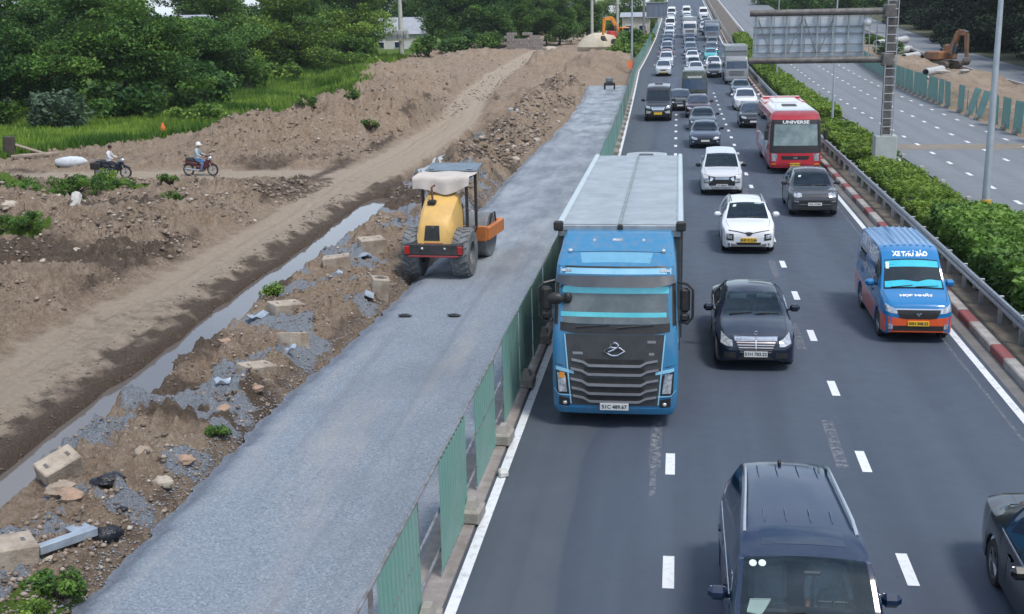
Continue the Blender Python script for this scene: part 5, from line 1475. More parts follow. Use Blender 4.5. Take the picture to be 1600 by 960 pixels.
for sx in (-1, 1):
    cs = sh.side(sx)
    lay(bus, 'side_glazing', DGLASS, cs, [(.9, 2.6), (9.6, 2.6)], [(.75, 1.5), (9.6, 1.5)], n=20, rows=3, off=.006)
    lay(bus, 'side_band', WHP, cs, [(1.2, 1.48), (7.0, 1.48)], [(2.4, .95), (8.0, .75)], n=20, rows=3, off=.006)
    lay(bus, 'side_swoosh', mat('silver_stripe', (.45, .47, .5), .35, .3), cs, [(2.4, 1.3), (4.6, 1.45)], [(3.2, .5), (5.0, .5)], n=8, rows=3, off=.010)
    lay(bus, 'pillar_trim', BLACKPL, fr, [(sx * 1.13, 2.6), (sx * 1.19, 2.6)], [(sx * 1.16, 1.1), (sx * 1.23, 1.1)], n=3, rows=5, off=.009)
    m_ = MB().tube([(sx * 1.15, .35, 2.55), (sx * 1.38, .1, 2.5), (sx * 1.42, .05, 2.2)], .03, 6); mo = m_.build('mirror_arm', BLACKPL, bus)
    MB().box((sx * 1.42, .05, 1.95), (.2, .14, .5), .05).build('mirror_housing', BLACKPL, mo)
wheels(bus, (-1.06, 1.06), (2.3, 7.2), .48, .28, 'truck')
MB().box((0, 5, .5), (2.0, 9.0, .5), .05).build('underbody', UNDER, bus)
bus.location = (5.72, 60.4, 0); bus.rotation_euler = (0, 0, .004)

# ---- medium lorry prototype for the trucks further up the road
def make_lorry(name, label, cab_c, box_c, h=3.4, Ln=9.0, tipper=False):
    t = thing(name, label, 'truck')
    V, F = stack([(.4, 1.15, .06, .15, .03, 1.9), (.6, 1.2, .0, .18, .05, 1.9), (1.5, 1.2, .02, .18, .06, 1.9), (2.5, 1.14, .2, .18, .08, 1.9), (2.75, 1.1, .4, .2, .08, 1.9), (2.85, 1.0, .7, .2, .06, 1.85)])
    o = link('cab', mesh_from('cab', V, F, paint_matt, smooth=28), t, color=cab_c); s_ = Shell(V, F)
    lay(t, 'windshield', DGLASS, s_.front, *rect(-1.0, 1.0, 2.36, 1.62, -.06), n=9, rows=3, off=.008)
    lay(t, 'grille', BLACKPL, s_.front, *rect(-.75, .75, 1.36, .92, .04), n=7, rows=2, off=.01)
    for z in (1.26, 1.12, 1.0): lay(t, 'grille_bar', GRB, s_.front, *rect(-.72, .72, z + .025, z - .025), n=7, rows=1, off=.03)
    lay2(t, 'headlight', LAMP, s_.front, *rect(.78, 1.08, .82, .62), n=4, rows=2, off=.012)
    lay(t, 'bumper', mat('bumper_grey', (.32, .33, .34), .5), s_.front, *rect(-1.15, 1.15, .88, .45), n=9, rows=2, off=.006)
    plate(t, s_, 0, .52, .5, .14, PLW)
    for sx in (-1, 1):
        MB().box((sx * 1.33, .3, 2.05), (.18, .14, .5), .04).bar((sx * 1.1, .4, 2.35), (sx * 1.33, .3, 2.3), .02).build('mirror', BLACKPL, t)
        lay(t, 'side_window', DGLASS, s_.side(sx), [(.5, 2.36), (1.4, 2.36)], [(.4, 1.65), (1.4, 1.6)], n=4, rows=2, off=.006)
    MB().box((0, 2.1 + (Ln - 2.1) / 2, (h + 1.1) / 2), (2.4, Ln - 2.1, h - 1.1), .04).build('cargo_box', paint_matt, t, color=box_c)
    MB().box((0, 2.06, h - .3), (2.3, .06, .5), .02).build('headboard', BLACKPL if tipper else GALV, t)
    MB().box((0, Ln / 2, .75), (.9, Ln - .6, .35)).build('chassis', UNDER, t)
    wheels(t, (-1.0, 1.0), (1.2, Ln - 2.6, Ln - 1.3), .48, .3, 'truck')
    return t
lor = make_lorry('lorry', 'grey lorry with tall headboard in the right lane beside the hedge', (.24, .26, .28), (.2, .215, .225), 3.9, 9)
lor.location = (5.9, 128, rz_(129))
lor2 = make_lorry('lorry', 'white lorry with silver grille far up the middle lane', (.6, .62, .63), (.35, .38, .4), 3.5, 8); lor2.location = (1.75, 213, rz_(214))
lor3 = make_lorry('lorry', 'blue-grey lorry far up the right lane next to the hedge end', (.16, .2, .26), (.15, .19, .24), 3.3, 8); lor3.location = (5.3, 205, rz_(206))
for t in (lor, lor2, lor3): t['group'] = 'lorries in the traffic queue'

# ---- minibus with a tour band, dark van
S = dict(SPEC['minivan']); S['doors'] = (1.05, 1.85)
dv, sh = make_car('passenger_van', 'black passenger van with silver grille and grey roof in the left lane', 'van', S, (.016, .018, .022), interior=False)
dv['painted'] = False
lay(dv, 'roof_panel', mat('grey_roof', (.34, .37, .40), .5, c2=(.28, .31, .34), scale=2), sh.top, [(-.66, 1.95), (.66, 1.95)], [(-.66, 4.7), (.66, 4.7)], n=9, rows=8, off=.006, depth=.01)
MB().box((0, 3.0, 2.14), (.5, .55, .08), .03).build('roof_vent_and_reflection', BLACKPL, dv)
lay(dv, 'grille', CHROME, sh.front, [(-.44, .9), (.44, .9)], [(-.3, .6), (.3, .6)], n=9, rows=3, off=.012)
slats(dv, sh, [.85, .78, .71, .65], lambda z: .33, BLACKPL, h=.02, off=.02)
lay2(dv, 'headlight', LAMP, sh.front, [(.5, .93), (.78, 1.0)], [(.47, .8), (.79, .84)], n=6, rows=2, off=.014)
lay2(dv, 'bumper_corner', mat('bumper_silver', (.5, .5, .48), .4, .3), sh.front, [(.4, .62), (.8, .7)], [(.5, .5), (.8, .5)], n=5, rows=2, off=.012)
plate(dv, sh, 0, .5, .5, .14, PLY)
lay2(dv, 'side_window', DGLASS, sh.side(1), [(1.95, 1.75), (4.6, 1.75)], [(1.95, 1.2), (4.6, 1.2)], n=10, rows=2, off=.005) if False else None
for sx in (-1, 1): lay(dv, 'side_window', DGLASS, sh.side(sx), [(1.95, 1.75), (4.6, 1.75)], [(1.95, 1.2), (4.6, 1.2)], n=10, rows=2, off=.005)
dv.location = (-1.47, 89.6, 0); dv.scale = (1.18, 1.15, 1.18)
pv = place_copy(dv, 'pale-roofed van just behind the box of the big blue truck', (-1.25, 45.0, 0), color=(.3, .32, .33), scale=(1.16, 1.1, 1.12))

mini = thing('tour_minibus', 'dark green minibus with a light band above its windscreen in the middle lane', 'bus')
V, F = stack([(.35, 1.0, .06, .15, .03, 7.0), (.5, 1.08, .0, .2, .05, 7.0), (1.2, 1.1, .0, .2, .06, 7.0), (2.3, 1.05, .25, .2, .08, 7.0), (2.72, .98, .5, .2, .06, 6.95), (2.8, .85, .8, .2, .04, 6.8)])
link('body', mesh_from('body', V, F, paint_matt, smooth=28), mini, color=(.035, .05, .038)); sh = Shell(V, F)
lay(mini, 'windshield', DGLASS, sh.front, *rect(-.92, .92, 2.1, 1.25, -.06), n=9, rows=3, off=.008)
lay(mini, 'destination_band', mat('pale_band', (.5, .54, .55), .5, c2=(.2, .2, .2), scale=9), sh.front, *rect(-.6, .6, 2.36, 2.2), n=9, rows=1, off=.012)
lay(mini, 'roof_panel', MATS['grey_roof'], sh.top, [(-.85, 6.7), (.85, 6.7)], [(-.85, .95), (.85, .95)], n=5, rows=6, off=.01)
lay(mini, 'grille', BLACKPL, sh.front, *rect(-.5, .5, .95, .65), n=7, rows=2, off=.01)
lay2(mini, 'headlight', LAMP, sh.front, *rect(.62, .95, .92, .7), n=4, rows=2, off=.012)
for sx in (-1, 1):
    lay(mini, 'side_window', DGLASS, sh.side(sx), [(1.0, 2.2), (6.5, 2.2)], [(.9, 1.3), (6.5, 1.3)], n=10, rows=2, off=.006)
    lay(mini, 'side_patch', mat('olive_patch', (.09, .12, .055), .5, c2=(.03, .05, .02), scale=2), sh.side(sx), [(1.2, 1.2), (6.4, 1.2)], [(1.4, .6), (6.4, .6)], n=10, rows=2, off=.006)
wheels(mini, (-.92, .92), (1.3, 5.4), .4, .24, 'truck'); plate(mini, sh, 0, .52, .45, .12, PLW)
mini.location = (1.35, 105.5, rz_(106))

# ---- cars of the queue: prototypes, then copies
S = dict(SPEC['sedan']); ps, sh = make_car('sedan_car', 'dark sedan with black grille right behind the white people carrier', 'car', S, (.010, .020, .048), interior=False)  # body colour carries a painted blue sky reflection
face_generic(ps, sh, S, chrome=False); ps.location = (1.6, 71.8, 0)
S = dict(SPEC['suv']); S['glass'] = DGLASS; pu, sh = make_car('utility_car', 'white utility car in the right lane behind the bus', 'car', S, (.68, .69, .7), interior=False)
face_generic(pu, sh, S); pu.location = (5.35, 98.6, 0)
S = dict(SPEC['mpv']); S['glass'] = DGLASS; pm, sh = make_car('people_carrier', 'silver people carrier with yellow plate alone in the left lane', 'car', S, (.52, .54, .56), interior=False)
face_generic(pm, sh, S, py=PLY); pm.location = (-1.75, 141, rz_(142))
S = dict(SPEC['hatch']); S['glass'] = DGLASS; ph, sh = make_car('hatchback_car', 'small white taxi hatchback in the middle lane behind the minibus', 'car', S, (.7, .71, .72), interior=False)
face_generic(ph, sh, S); ph.location = (1.7, 128, rz_(129))
Q = 'cars of the traffic queue'
for o in (ps, pu, pm, ph): o['group'] = Q
place_copy(ps, 'dark sedan second in the close row behind the white people carrier', (1.65, 82.0, 0), color=(.014, .022, .038), group=Q)
place_copy(pu, 'dark maroon utility car third in the close row ahead of the minibus', (1.48, 92.2, 0), color=(.035, .014, .018), group=Q)
place_copy(pu, 'dark green pickup-like utility car half hidden beside the minibus front', (.15, 98.5, rz_(99)), color=(.03, .035, .03), group=Q)
place_copy(pu, 'black utility car squeezed between the white utility car and the bus', (5.1, 83.9, 0), color=(.012, .014, .016), group=Q)
place_copy(ps, 'blue-grey sedan behind the white utility car in the right lane', (5.7, 113, rz_(113)), color=(.03, .045, .07), group=Q)
simple = {'body', 'windshield', 'side_window', 'rear_window', 'wheel', 'rim', 'headlight', 'grille', 'underbody', 'cabin_floor', 'licence_plate', 'mirror', 'mirror_cap'}
far = [(pm, 'white people carrier close behind the silver one', -1.6, 156, (.5, .52, .54)), (ps, 'reddish-white sedan in the left lane', -1.7, 166, (.5, .22, .24)),
       (pm, 'pale people carrier fourth in the far left lane', -1.8, 178, (.3, .32, .34)), (ps, 'deep blue sedan in the far left lane', -1.75, 190, (.02, .05, .12)), (pm, 'light blue-white carrier after the deep blue sedan', -1.7, 203, (.45, .52, .55)),
       (pm, 'white carrier with tinted screen far up the left lane', -1.75, 218, (.66, .67, .68)), (pv, 'white van far up the left lane', -1.75, 236, (.7, .7, .7)), (pm, 'cream carrier near the top of the left lane', -1.8, 256, (.6, .6, .56)), (pv, 'white van highest in the left lane', -1.8, 280, (.72, .72, .72)),
       (ph, 'white hatchback directly behind the taxi in the middle lane', 1.9, 140, (.66, .67, .68)), (ps, 'dark silver sedan third behind the minibus', 1.75, 150, (.2, .21, .23)), (ph, 'white hatchback with rounded roof fourth behind the minibus', 1.7, 161, (.7, .7, .7)), (ps, 'navy sedan in front of the far white lorry', 1.6, 190, (.02, .035, .06)), (pm, 'grey-blue carrier between the navy sedan and the hatchback', 1.6, 175, (.1, .13, .17)),
       (pv, 'white van behind the far white lorry', 1.65, 236, (.66, .67, .68)), (pm, 'pale teal carrier behind the far lorry', 1.6, 256, (.4, .52, .52)), (pv, 'white van highest in the middle lane', 1.55, 284, (.7, .7, .7)),
       (pu, 'white utility car beside the grey lorry', 4.1, 148, (.64, .65, .66)), (ph, 'turquoise taxi beyond the grey lorry', 4.2, 165, (.03, .38, .40)), (ps, 'black sedan left of the grey lorry', 3.9, 138, (.02, .02, .022)),
       (pm, 'grey-white carrier behind the blue-grey lorry', 4.6, 228, (.5, .52, .54)), (ph, 'dark hatchback high in the right lane', 5.3, 246, (.05, .055, .06)), (pv, 'white van highest in the right lane', 5.2, 276, (.7, .7, .7))]
far += [(ps, 'black sedan between the two pale carriers of the left lane', -1.7, 172, (.02, .022, .026)), (pu, 'dark grey utility car after the deep blue sedan', -1.75, 196.5, (.05, .055, .06)), (ps, 'charcoal sedan ahead of the far white van in the left lane', -1.75, 228, (.04, .042, .046)), (pu, 'dark utility car behind the cream carrier', -1.8, 268, (.05, .05, .055)),
        (ps, 'black sedan close behind the rounded white hatchback', 1.7, 167.5, (.02, .022, .026)), (pu, 'dark blue utility car behind the navy sedan', 1.65, 198, (.02, .03, .05)), (ps, 'dark sedan behind the far lorry', 1.6, 227, (.03, .03, .034)), (pu, 'grey utility car near the top of the middle lane', 1.6, 268, (.15, .16, .17)),
        (pu, 'dark utility car behind the turquoise taxi', 4.6, 176, (.03, .032, .036)), (ps, 'dark grey sedan in front of the blue-grey lorry', 5.0, 190, (.05, .055, .06)), (ps, 'pale sedan behind the dark hatchback in the right lane', 5.2, 258, (.45, .46, .48)), (pu, 'black utility car beside the far white lorry', 4.9, 219, (.02, .02, .024))]
for (pr, lb, x, y, c) in far:
    sc = tuple(pr.scale)
    o = place_copy(pr, lb, (x, y, rz_(y + 1)), color=c, group=Q, only=simple, scale=sc)
    o.rotation_euler = (math.atan(rz_(y + 4) - rz_(y + 3)), 0, random.uniform(-.02, .02))
# ================================================================== VEGETATION
def leaf_material(name, dark, light, trans=.3):
    m, t, b = _nt(name)
    at = t.nodes.new("ShaderNodeAttribute"); at.attribute_name = 'tone'
    x = t.nodes.new("ShaderNodeMix"); x.data_type = 'RGBA'; x.inputs['A'].default_value = (*dark, 1); x.inputs['B'].default_value = (*light, 1)
    t.links.new(at.outputs['Fac'], x.inputs['Factor']); t.links.new(x.outputs['Result'], b.inputs['Base Color'])
    b.inputs['Roughness'].default_value = .55; b.inputs['Specular IOR Level'].default_value = .25
    tr = t.nodes.new("ShaderNodeBsdfTranslucent"); t.links.new(x.outputs['Result'], tr.inputs['Color'])
    mx = t.nodes.new("ShaderNodeMixShader"); mx.inputs['Fac'].default_value = trans
    t.links.new(b.outputs[0], mx.inputs[1]); t.links.new(tr.outputs[0], mx.inputs[2]); t.links.new(mx.outputs[0], t.nodes["Material Output"].inputs['Surface'])
    return m
LEAFD = leaf_material('leaves_deep', (.018, .06, .016), (.145, .28, .052))
LEAFM = leaf_material('leaves_mid', (.026, .078, .016), (.175, .31, .055))
LEAFL = leaf_material('leaves_light', (.05, .12, .02), (.28, .41, .07))
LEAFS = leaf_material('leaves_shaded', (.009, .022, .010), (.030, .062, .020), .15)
LEAFB = leaf_material('leaves_blue', (.04, .08, .045), (.12, .18, .11))
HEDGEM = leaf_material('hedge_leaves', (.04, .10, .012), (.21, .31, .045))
GRASSM = leaf_material('grass_blades', (.045, .12, .016), (.25, .37, .055), .4)
BARK = mat('bark', (.07, .055, .042), .9, c2=(.035, .028, .022), scale=4, bump=.5, bscale=14)

def leaves_mesh(name, P, size, tone, m, up=.45, asp=.5, seed=1):
    """N rhombic leaves: positions P, lengths, tones"""
    r = np.random.default_rng(seed); N = len(P)
    d = r.normal(size=(N, 3)); d[:, 2] *= .6; d /= np.linalg.norm(d, axis=1)[:, None]
    nrm = r.normal(size=(N, 3)); nrm[:, 2] = np.abs(nrm[:, 2]) + up * 2; 
    s = np.cross(d, nrm); s /= np.linalg.norm(s, axis=1)[:, None] + 1e-9
    L_ = size[:, None]
    a = P - d * L_ * .5; c = P + d * L_ * .5; b = P + s * L_ * asp * .5; e = P - s * L_ * asp * .5
    V = np.stack([a, b, c, e], 1).reshape(-1, 3)
    me = bpy.data.meshes.new(name); me.vertices.add(4 * N); me.vertices.foreach_set('co', V.astype(np.float32).ravel())
    me.loops.add(4 * N); me.polygons.add(N)
    me.loops.foreach_set('vertex_index', np.arange(4 * N, dtype=np.int32)); me.polygons.foreach_set('loop_start', (np.arange(N) * 4).astype(np.int32))
    me.materials.append(m); at = me.attributes.new('tone', 'FLOAT', 'POINT'); at.data.foreach_set('value', np.repeat(np.clip(tone, 0, 1), 4).astype(np.float32))
    me.update(calc_edges=True)
    return me

def clump_points(r, C, R, n, flat=.6):
    """n points spread through each clump, denser towards its shell"""
    out = []; tn = []
    for c, q in zip(C, R):
        u = r.normal(size=(n, 3)); u /= np.linalg.norm(u, axis=1)[:, None]
        rad = q * r.uniform(.35, 1.0, n) ** .5
        p = u * rad[:, None]; p[:, 2] *= flat
        out.append(c + p); tn.append(np.full(n, r.uniform(.02, .85)) + r.normal(0, .15, n))
    return np.concatenate(out), np.concatenate(tn)

def tree_meshes(seed, h, spread, nlimb, leafm, leaf=.34, nper=150, base=.32, flat=.55, clump=1.5, low=.30):
    r = np.random.default_rng(seed); mb = MB()
    tz = h * base
    bend = r.normal(0, .25, 2)
    trunk = [(0, 0, -.3), (bend[0] * .3, bend[1] * .3, tz * .5), (bend[0], bend[1], tz), (bend[0] * 1.4, bend[1] * 1.4, h * .72)]
    r0 = h * .028; mb.tube(trunk, [r0 * 1.35, r0, r0 * .8, r0 * .3], 8)
    C = []; R = []
    for i in range(nlimb):
        a = 2 * math.pi * (i + r.uniform(-.3, .3)) / nlimb * 1.0; t = r.uniform(0, 1) ** .8
        z0 = tz + (h * .72 - tz) * t * .8; ln = spread * r.uniform(.65, 1.05) * (1 - .35 * t)
        e = np.array([math.cos(a) * ln, math.sin(a) * ln, min(h - .6, z0 + r.uniform(.05, .38) * h * (.5 + t * .5))])
        if r.random() < low: e[2] = z0 * r.uniform(.75, 1.0)
        s = np.array([bend[0], bend[1], z0]); m_ = s * .5 + e * .5 + np.array([0, 0, h * .06])
        mb.tube([s, m_, e], [r0 * .5, r0 * .32, r0 * .1], 6)
        for k in range(4):
            q = .35 + .65 * k / 3; p = (1 - q) ** 2 * s + 2 * q * (1 - q) * m_ + q * q * e
            C.append(p + r.normal(0, spread * .10, 3) * np.array([1, 1, .6])); R.append(clump * r.uniform(.6, 1.15) * (.75 + .25 * (1 - abs(q - .6))))
    for k in range(max(4, nlimb // 2)):
        a = r.uniform(0, 6.28); q = spread * .5 * math.sqrt(r.random()); C.append(np.array([math.cos(a) * q, math.sin(a) * q, h * r.uniform(.8, .97)])); R.append(clump * r.uniform(.7, 1.1))
    P, T = clump_points(r, C, R, nper, flat)
    size = r.uniform(.6, 1.3, len(P)) * leaf
    lm = leaves_mesh('crown', P, size, T, leafm, seed=seed + 5)
    tm = mesh_from('trunk', mb.v, mb.f, BARK, smooth=40)
    return tm, lm
TREES = {
    'broad': tree_meshes(11, 13.5, 9.5, 18, LEAFD, .38, 520, .2, .42, 2.6, .65),
    'broad2': tree_meshes(15, 12.0, 8.5, 17, LEAFM, .38, 520, .2, .44, 2.5, .6),
    'round': tree_meshes(21, 11.0, 5.8, 15, LEAFL, .38, 380, .15, .58, 2.1, .5),
    'wood': tree_meshes(31, 14.0, 6.5, 20, LEAFD, .48, 330, .07, .65, 2.5, .6),
    'wood2': tree_meshes(37, 12.5, 6.2, 20, LEAFM, .46, 330, .06, .65, 2.4, .6),
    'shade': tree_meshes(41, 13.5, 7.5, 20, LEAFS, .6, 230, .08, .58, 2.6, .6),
}
def gz(x, y): return float(ground_h(np.array([x]), np.array([y]))[0])
def tree(kind, label, x, y, sc=1.0, rz=0.0, z=None, group=None):
    t = thing('tree', label, 'tree', (x, y, gz(x, y) if z is None else z), rz, group, sc)
    tm, lm = TREES[kind]; link('trunk', tm, t); link('crown', lm, t); return t
LT = 'trees behind the work site'
tree('broad', 'big dark spreading tree at the left edge with a thick trunk', -57, 93, .95, .4, group=LT)
tree('broad2', 'big green spreading tree with hanging branches above the pale shrub', -47.5, 100, .92, 2.0, group=LT)
tree('broad', 'dark spreading tree right of the hanging branches over the tall grass', -52, 124, .9, 3.4, group=LT)
tree('round', 'bright green tree beside the gap with the white wall', -56.5, 152, 1.15, 1.0, group=LT)
tree('round', 'bright green tree left of the dark trunk over the grass', -50.5, 158, 1.05, 2.6, group=LT)
tree('broad2', 'mid green tree with a dark trunk standing in the tall grass', -57, 168, 1.0, 4.4, group=LT)
tree('round', 'yellow green tree left of the grey shed roof', -50.5, 187, 1.15, 5.2, group=LT)
i = 0
names = ['leftmost', 'second', 'third', 'fourth', 'fifth', 'sixth', 'seventh', 'eighth', 'ninth', 'tenth', 'eleventh', 'twelfth', 'thirteenth', 'fourteenth', 'fifteenth', 'sixteenth']
for k, (x, y) in enumerate(((-70, 112), (-80, 132), (-66, 134), (-92, 168), (-82, 172), (-76, 196), (-101, 190), (-67, 205), (-60, 214), (-110, 205), (-62, 246), (-50, 250), (-74, 236), (-44, 262), (-86, 222), (-56, 262))):
    tree(('wood', 'wood2')[k % 2], 'tree in the back row of the left wood, %s nearest of that row' % names[k], x, y, 1.1, k * 1.3, group='back row of the left wood')
for k, (px, Y) in enumerate(((-40.5, 214), (-36.5, 228), (-34, 216), (-31.5, 234), (-29, 222), (-26, 240), (-38, 250), (-22.5, 232), (-33, 256), (-27.5, 262))):
    tree(('wood', 'wood2', 'wood')[k % 3], 'dense tree of the wood right of the transformer pole, %s from that pole' % names[k], px, Y, (.82, .74, .9)[k % 3], k * .9, group='dense wood right of the pole')
for k, (x, y) in enumerate(((-19, 255), (-16, 285), (-12, 300), (-9, 330), (-24, 300), (-6.5, 360))):
    tree(('wood2', 'round')[k % 2], 'tree beyond the far excavator beside the highway, %s nearest of that line' % names[k], x, y, .8, k * 1.1, group='trees beyond the far excavator')
for k, (x, y, s) in enumerate(((43.5, 116, .9), (45, 131, 1.0), (44, 146, .95), (46, 160, 1.05), (44.5, 176, 1.0), (47, 192, 1.1), (45, 208, 1.0), (48, 226, 1.1), (46, 246, 1.1))):
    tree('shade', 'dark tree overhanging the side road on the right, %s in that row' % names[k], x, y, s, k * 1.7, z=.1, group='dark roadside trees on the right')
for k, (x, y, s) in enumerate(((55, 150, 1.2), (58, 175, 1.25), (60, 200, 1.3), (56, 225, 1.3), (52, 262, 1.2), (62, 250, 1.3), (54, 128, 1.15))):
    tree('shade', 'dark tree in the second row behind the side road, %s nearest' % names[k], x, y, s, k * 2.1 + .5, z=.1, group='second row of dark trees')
for k, (x, y) in enumerate(((30, 300), (38, 310), (46, 290), (26, 345), (34, 350), (42, 340), (50, 330), (20, 390), (28, 400), (37, 395))):
    tree(('wood', 'wood2')[k % 2], 'tree in the far belt beyond the gantry sign, %s of that belt' % names[k], x, y, 1.1, k * 1.9, z=2.0, group='far belt beyond the gantry sign')

# shrubs
def shrub_mesh(seed, rx, h, m, n=9, leaf=.2, nper=120):
    r = np.random.default_rng(seed); mb = MB(); C = []; R = []
    for i in range(n):
        a = r.uniform(0, 6.28); q = rx * math.sqrt(r.random()) * .75; z = h * r.uniform(.25, .85) * (1 - .3 * q / rx)
        c = np.array([math.cos(a) * q, math.sin(a) * q, z]); C.append(c); R.append(min(rx, h) * r.uniform(.28, .48)); mb.tube([(0, 0, -.1), tuple(c * .6), tuple(c)], [.04, .025, .01], 5)
    P, T = clump_points(r, C, R, nper, .8)
    return mesh_from('stem', mb.v, mb.f, BARK), leaves_mesh('foliage', P, r.uniform(.6, 1.4, len(P)) * leaf, T, m, seed=seed)
SHR = {'blue': shrub_mesh(51, 1.9, 2.3, LEAFB, 14, .34, 120), 'mid': shrub_mesh(52, 1.8, 1.9, LEAFM, 14, .32, 120), 'light': shrub_mesh(53, 1.9, 1.5, LEAFL, 14, .3, 120), 'dark': shrub_mesh(54, 2.0, 2.0, LEAFD, 14, .34, 120), 'weed': shrub_mesh(55, .32, .3, LEAFM, 12, .05, 130), 'tuft': shrub_mesh(56, .5, .42, LEAFL, 14, .07, 130), 'heap': shrub_mesh(57, 1.9, 1.0, LEAFM, 26, .13, 190)}
def shrub(kind, label, x, y, sc=1.0, z=None, group=None):
    t = thing('shrub', label, 'shrub', (x, y, gz(x, y) if z is None else z), random.uniform(0, 6), group, sc); a, b = SHR[kind]; link('stem', a, t); link('foliage', b, t); return t
shrub('blue', 'large pale blue-green shrub under the left trees', -46.5, 86, 1.35)
shrub('mid', 'leafy shrub at the foot of the big left trunk', -53, 88, 1.2)
shrub('light', 'yellow-green shrub beside the dark brush under the trees', -37, 90, 1.2)
shrub('dark', 'dark shrub below the hanging branches', -44, 93, 1.5)
shrub('dark', 'dark bush mass right of the dark shrub under the trees', -42, 104, 1.6)
shrub('mid', 'dense bush at the foot of the transformer pole, left side', -47.2, 184, 1.9)
shrub('light', 'light green bush left of the transformer pole', -48.5, 176, 1.6)
shrub('light', 'light bush between the heap and the tall grass edge', -45, 170, 1.5)
shrub('mid', 'green bush right of the transformer pole behind the heap', -39, 190, 1.8)
shrub('dark', 'dark bush in front of the dense wood', -36, 200, 1.9)
shrub('mid', 'bush between dense wood and broken wall', -31.5, 206, 1.6)
shrub('light', 'light bush behind the far fence beside the lamp post', -7.2, 172, 1.7, z=rz_(172))
shrub('mid', 'green bush behind the far fence nearer the road climb', -6.6, 186, 1.8, z=rz_(186))
shrub('light', 'yellowish bush behind the far fence at the white wall', -6.6, 202, 1.5, z=rz_(202))
shrub('heap', 'dark green bush on the left dirt heap near the picture edge', -29.6, 50.2, .95)
shrub('heap', 'low weedy bush above the pale rock on the left heap', -27.6, 52.2, .8)
shrub('heap', 'small bush climbing the left heap towards the motorcycles', -26.8, 54.5, .6)
shrub('heap', 'small weed patch on the left picture edge below the heap', -22.9, 39.2, .55)
shrub('tuft', 'grassy tuft in front of the black motorcycle', -28.6, 57.0, 1.6)
shrub('tuft', 'leafy tuft on the ditch bank beside the water', -11.55, 32.9, .95)
shrub('weed', 'small weed at the edge of the crushed stone road', -8.95, 21.6, .9)
shrub('weed', 'green weed clump beside the big concrete block', -8.85, 15.0, 1.5)
shrub('tuft', 'low grass tuft at the bottom left below the weed clump', -8.75, 14.2, .7)
shrub('weed', 'weed on the dirt mound behind the tall grass edge', -22.5, 82.0, 2.4)
shrub('weed', 'weed patch halfway up the big dirt mound', -24.5, 78.5, 2.6)
shrub('weed', 'weeds at the foot of the big dirt mound', -20.4, 79, 2.2)
shrub('weed', 'weed at the rubble slope left of the haul road', -21, 47.5, 1.6)
shrub('weed', 'weed below the cross track among rubble', -24.5, 55.6, 1.8)
shrub('dark', 'bush beside the right excavator', 28.0, 170, 1.1, z=1.2)
shrub('mid', 'tall green bush behind the right pipes', 27.2, 182, 1.3, z=1.4)

for k, (x, y, s, kd) in enumerate(((-69, 106, 2.0, 'dark'), (-62, 104, 1.9, 'mid'), (-58.5, 108, 2.1, 'dark'), (-55, 113, 1.9, 'mid'), (-52, 110, 2.0, 'dark'), (-48, 117, 2.0, 'dark'), (-46, 126, 1.9, 'mid'), (-52, 133, 2.2, 'dark'), (-57, 138, 2.2, 'mid'), (-62, 143, 2.3, 'dark'), (-48.5, 143, 1.9, 'light'), (-52, 168, 2.3, 'dark'), (-57, 176, 2.4, 'mid'), (-62, 170, 2.4, 'dark'), (-49, 180, 2.2, 'mid'), (-66, 158, 2.4, 'mid'))):
    shrub(kd, 'thicket in the undergrowth below the left trees, %s counting from the left picture edge inwards' % names[k], x, y, s, group='undergrowth below the left trees')

# tall grass: uncountable
r = np.random.default_rng(77); N = 130000
yy = 62 * (190 / 62) ** r.random(N); xx = L(GRASSB, yy) + 2.0 - r.random(N) ** 1.3 * 34
w = fbm(xx * .5, yy * .5, 41, 4) - .5
gm = sstep(-.5, 1.6, L(GRASSB, yy) - xx + 3.5 * w); k = (r.random(N) < gm) & ~((np.abs(yy - (60.3 + .06 * (xx + 26))) < 2.6) & (xx > -46))
xx, yy = xx[k], yy[k]; zz = ground_h(xx, yy); N = len(xx)
hgt = .95 * (.12 + 1.0 * fbm(xx * .3, yy * .3, 88, 4) ** 1.5) * (.7 + .6 * r.random(N)) * (1 + .004 * (yy - 62))
ang = r.uniform(0, 6.28, N); wd = .03 + .00045 * yy
lean = r.normal(0, .35, (N, 2)) * hgt[:, None]
a = np.stack([xx - np.cos(ang) * wd, yy - np.sin(ang) * wd, zz - .03], 1); b = np.stack([xx + np.cos(ang) * wd, yy + np.sin(ang) * wd, zz - .03], 1)
c = np.stack([xx + lean[:, 0], yy + lean[:, 1], zz + hgt], 1)
me = bpy.data.meshes.new('tall_grass'); me.vertices.add(3 * N); me.vertices.foreach_set('co', np.stack([a, b, c], 1).astype(np.float32).ravel())
me.loops.add(3 * N); me.polygons.add(N); me.loops.foreach_set('vertex_index', np.arange(3 * N, dtype=np.int32)); me.polygons.foreach_set('loop_start', (np.arange(N) * 3).astype(np.int32))
me.materials.append(GRASSM); at = me.attributes.new('tone', 'FLOAT', 'POINT'); tn = np.clip(.45 + 2.4 * (fbm(xx * .22, yy * .22, 99, 4) - .5) + r.normal(0, .15, N), 0, 1); at.data.foreach_set('value', np.repeat(tn, 3).astype(np.float32)); me.update(calc_edges=True)
tag(link('tall_grass', me), 'tall green grass and weeds below the left trees', 'grass', kind='stuff')

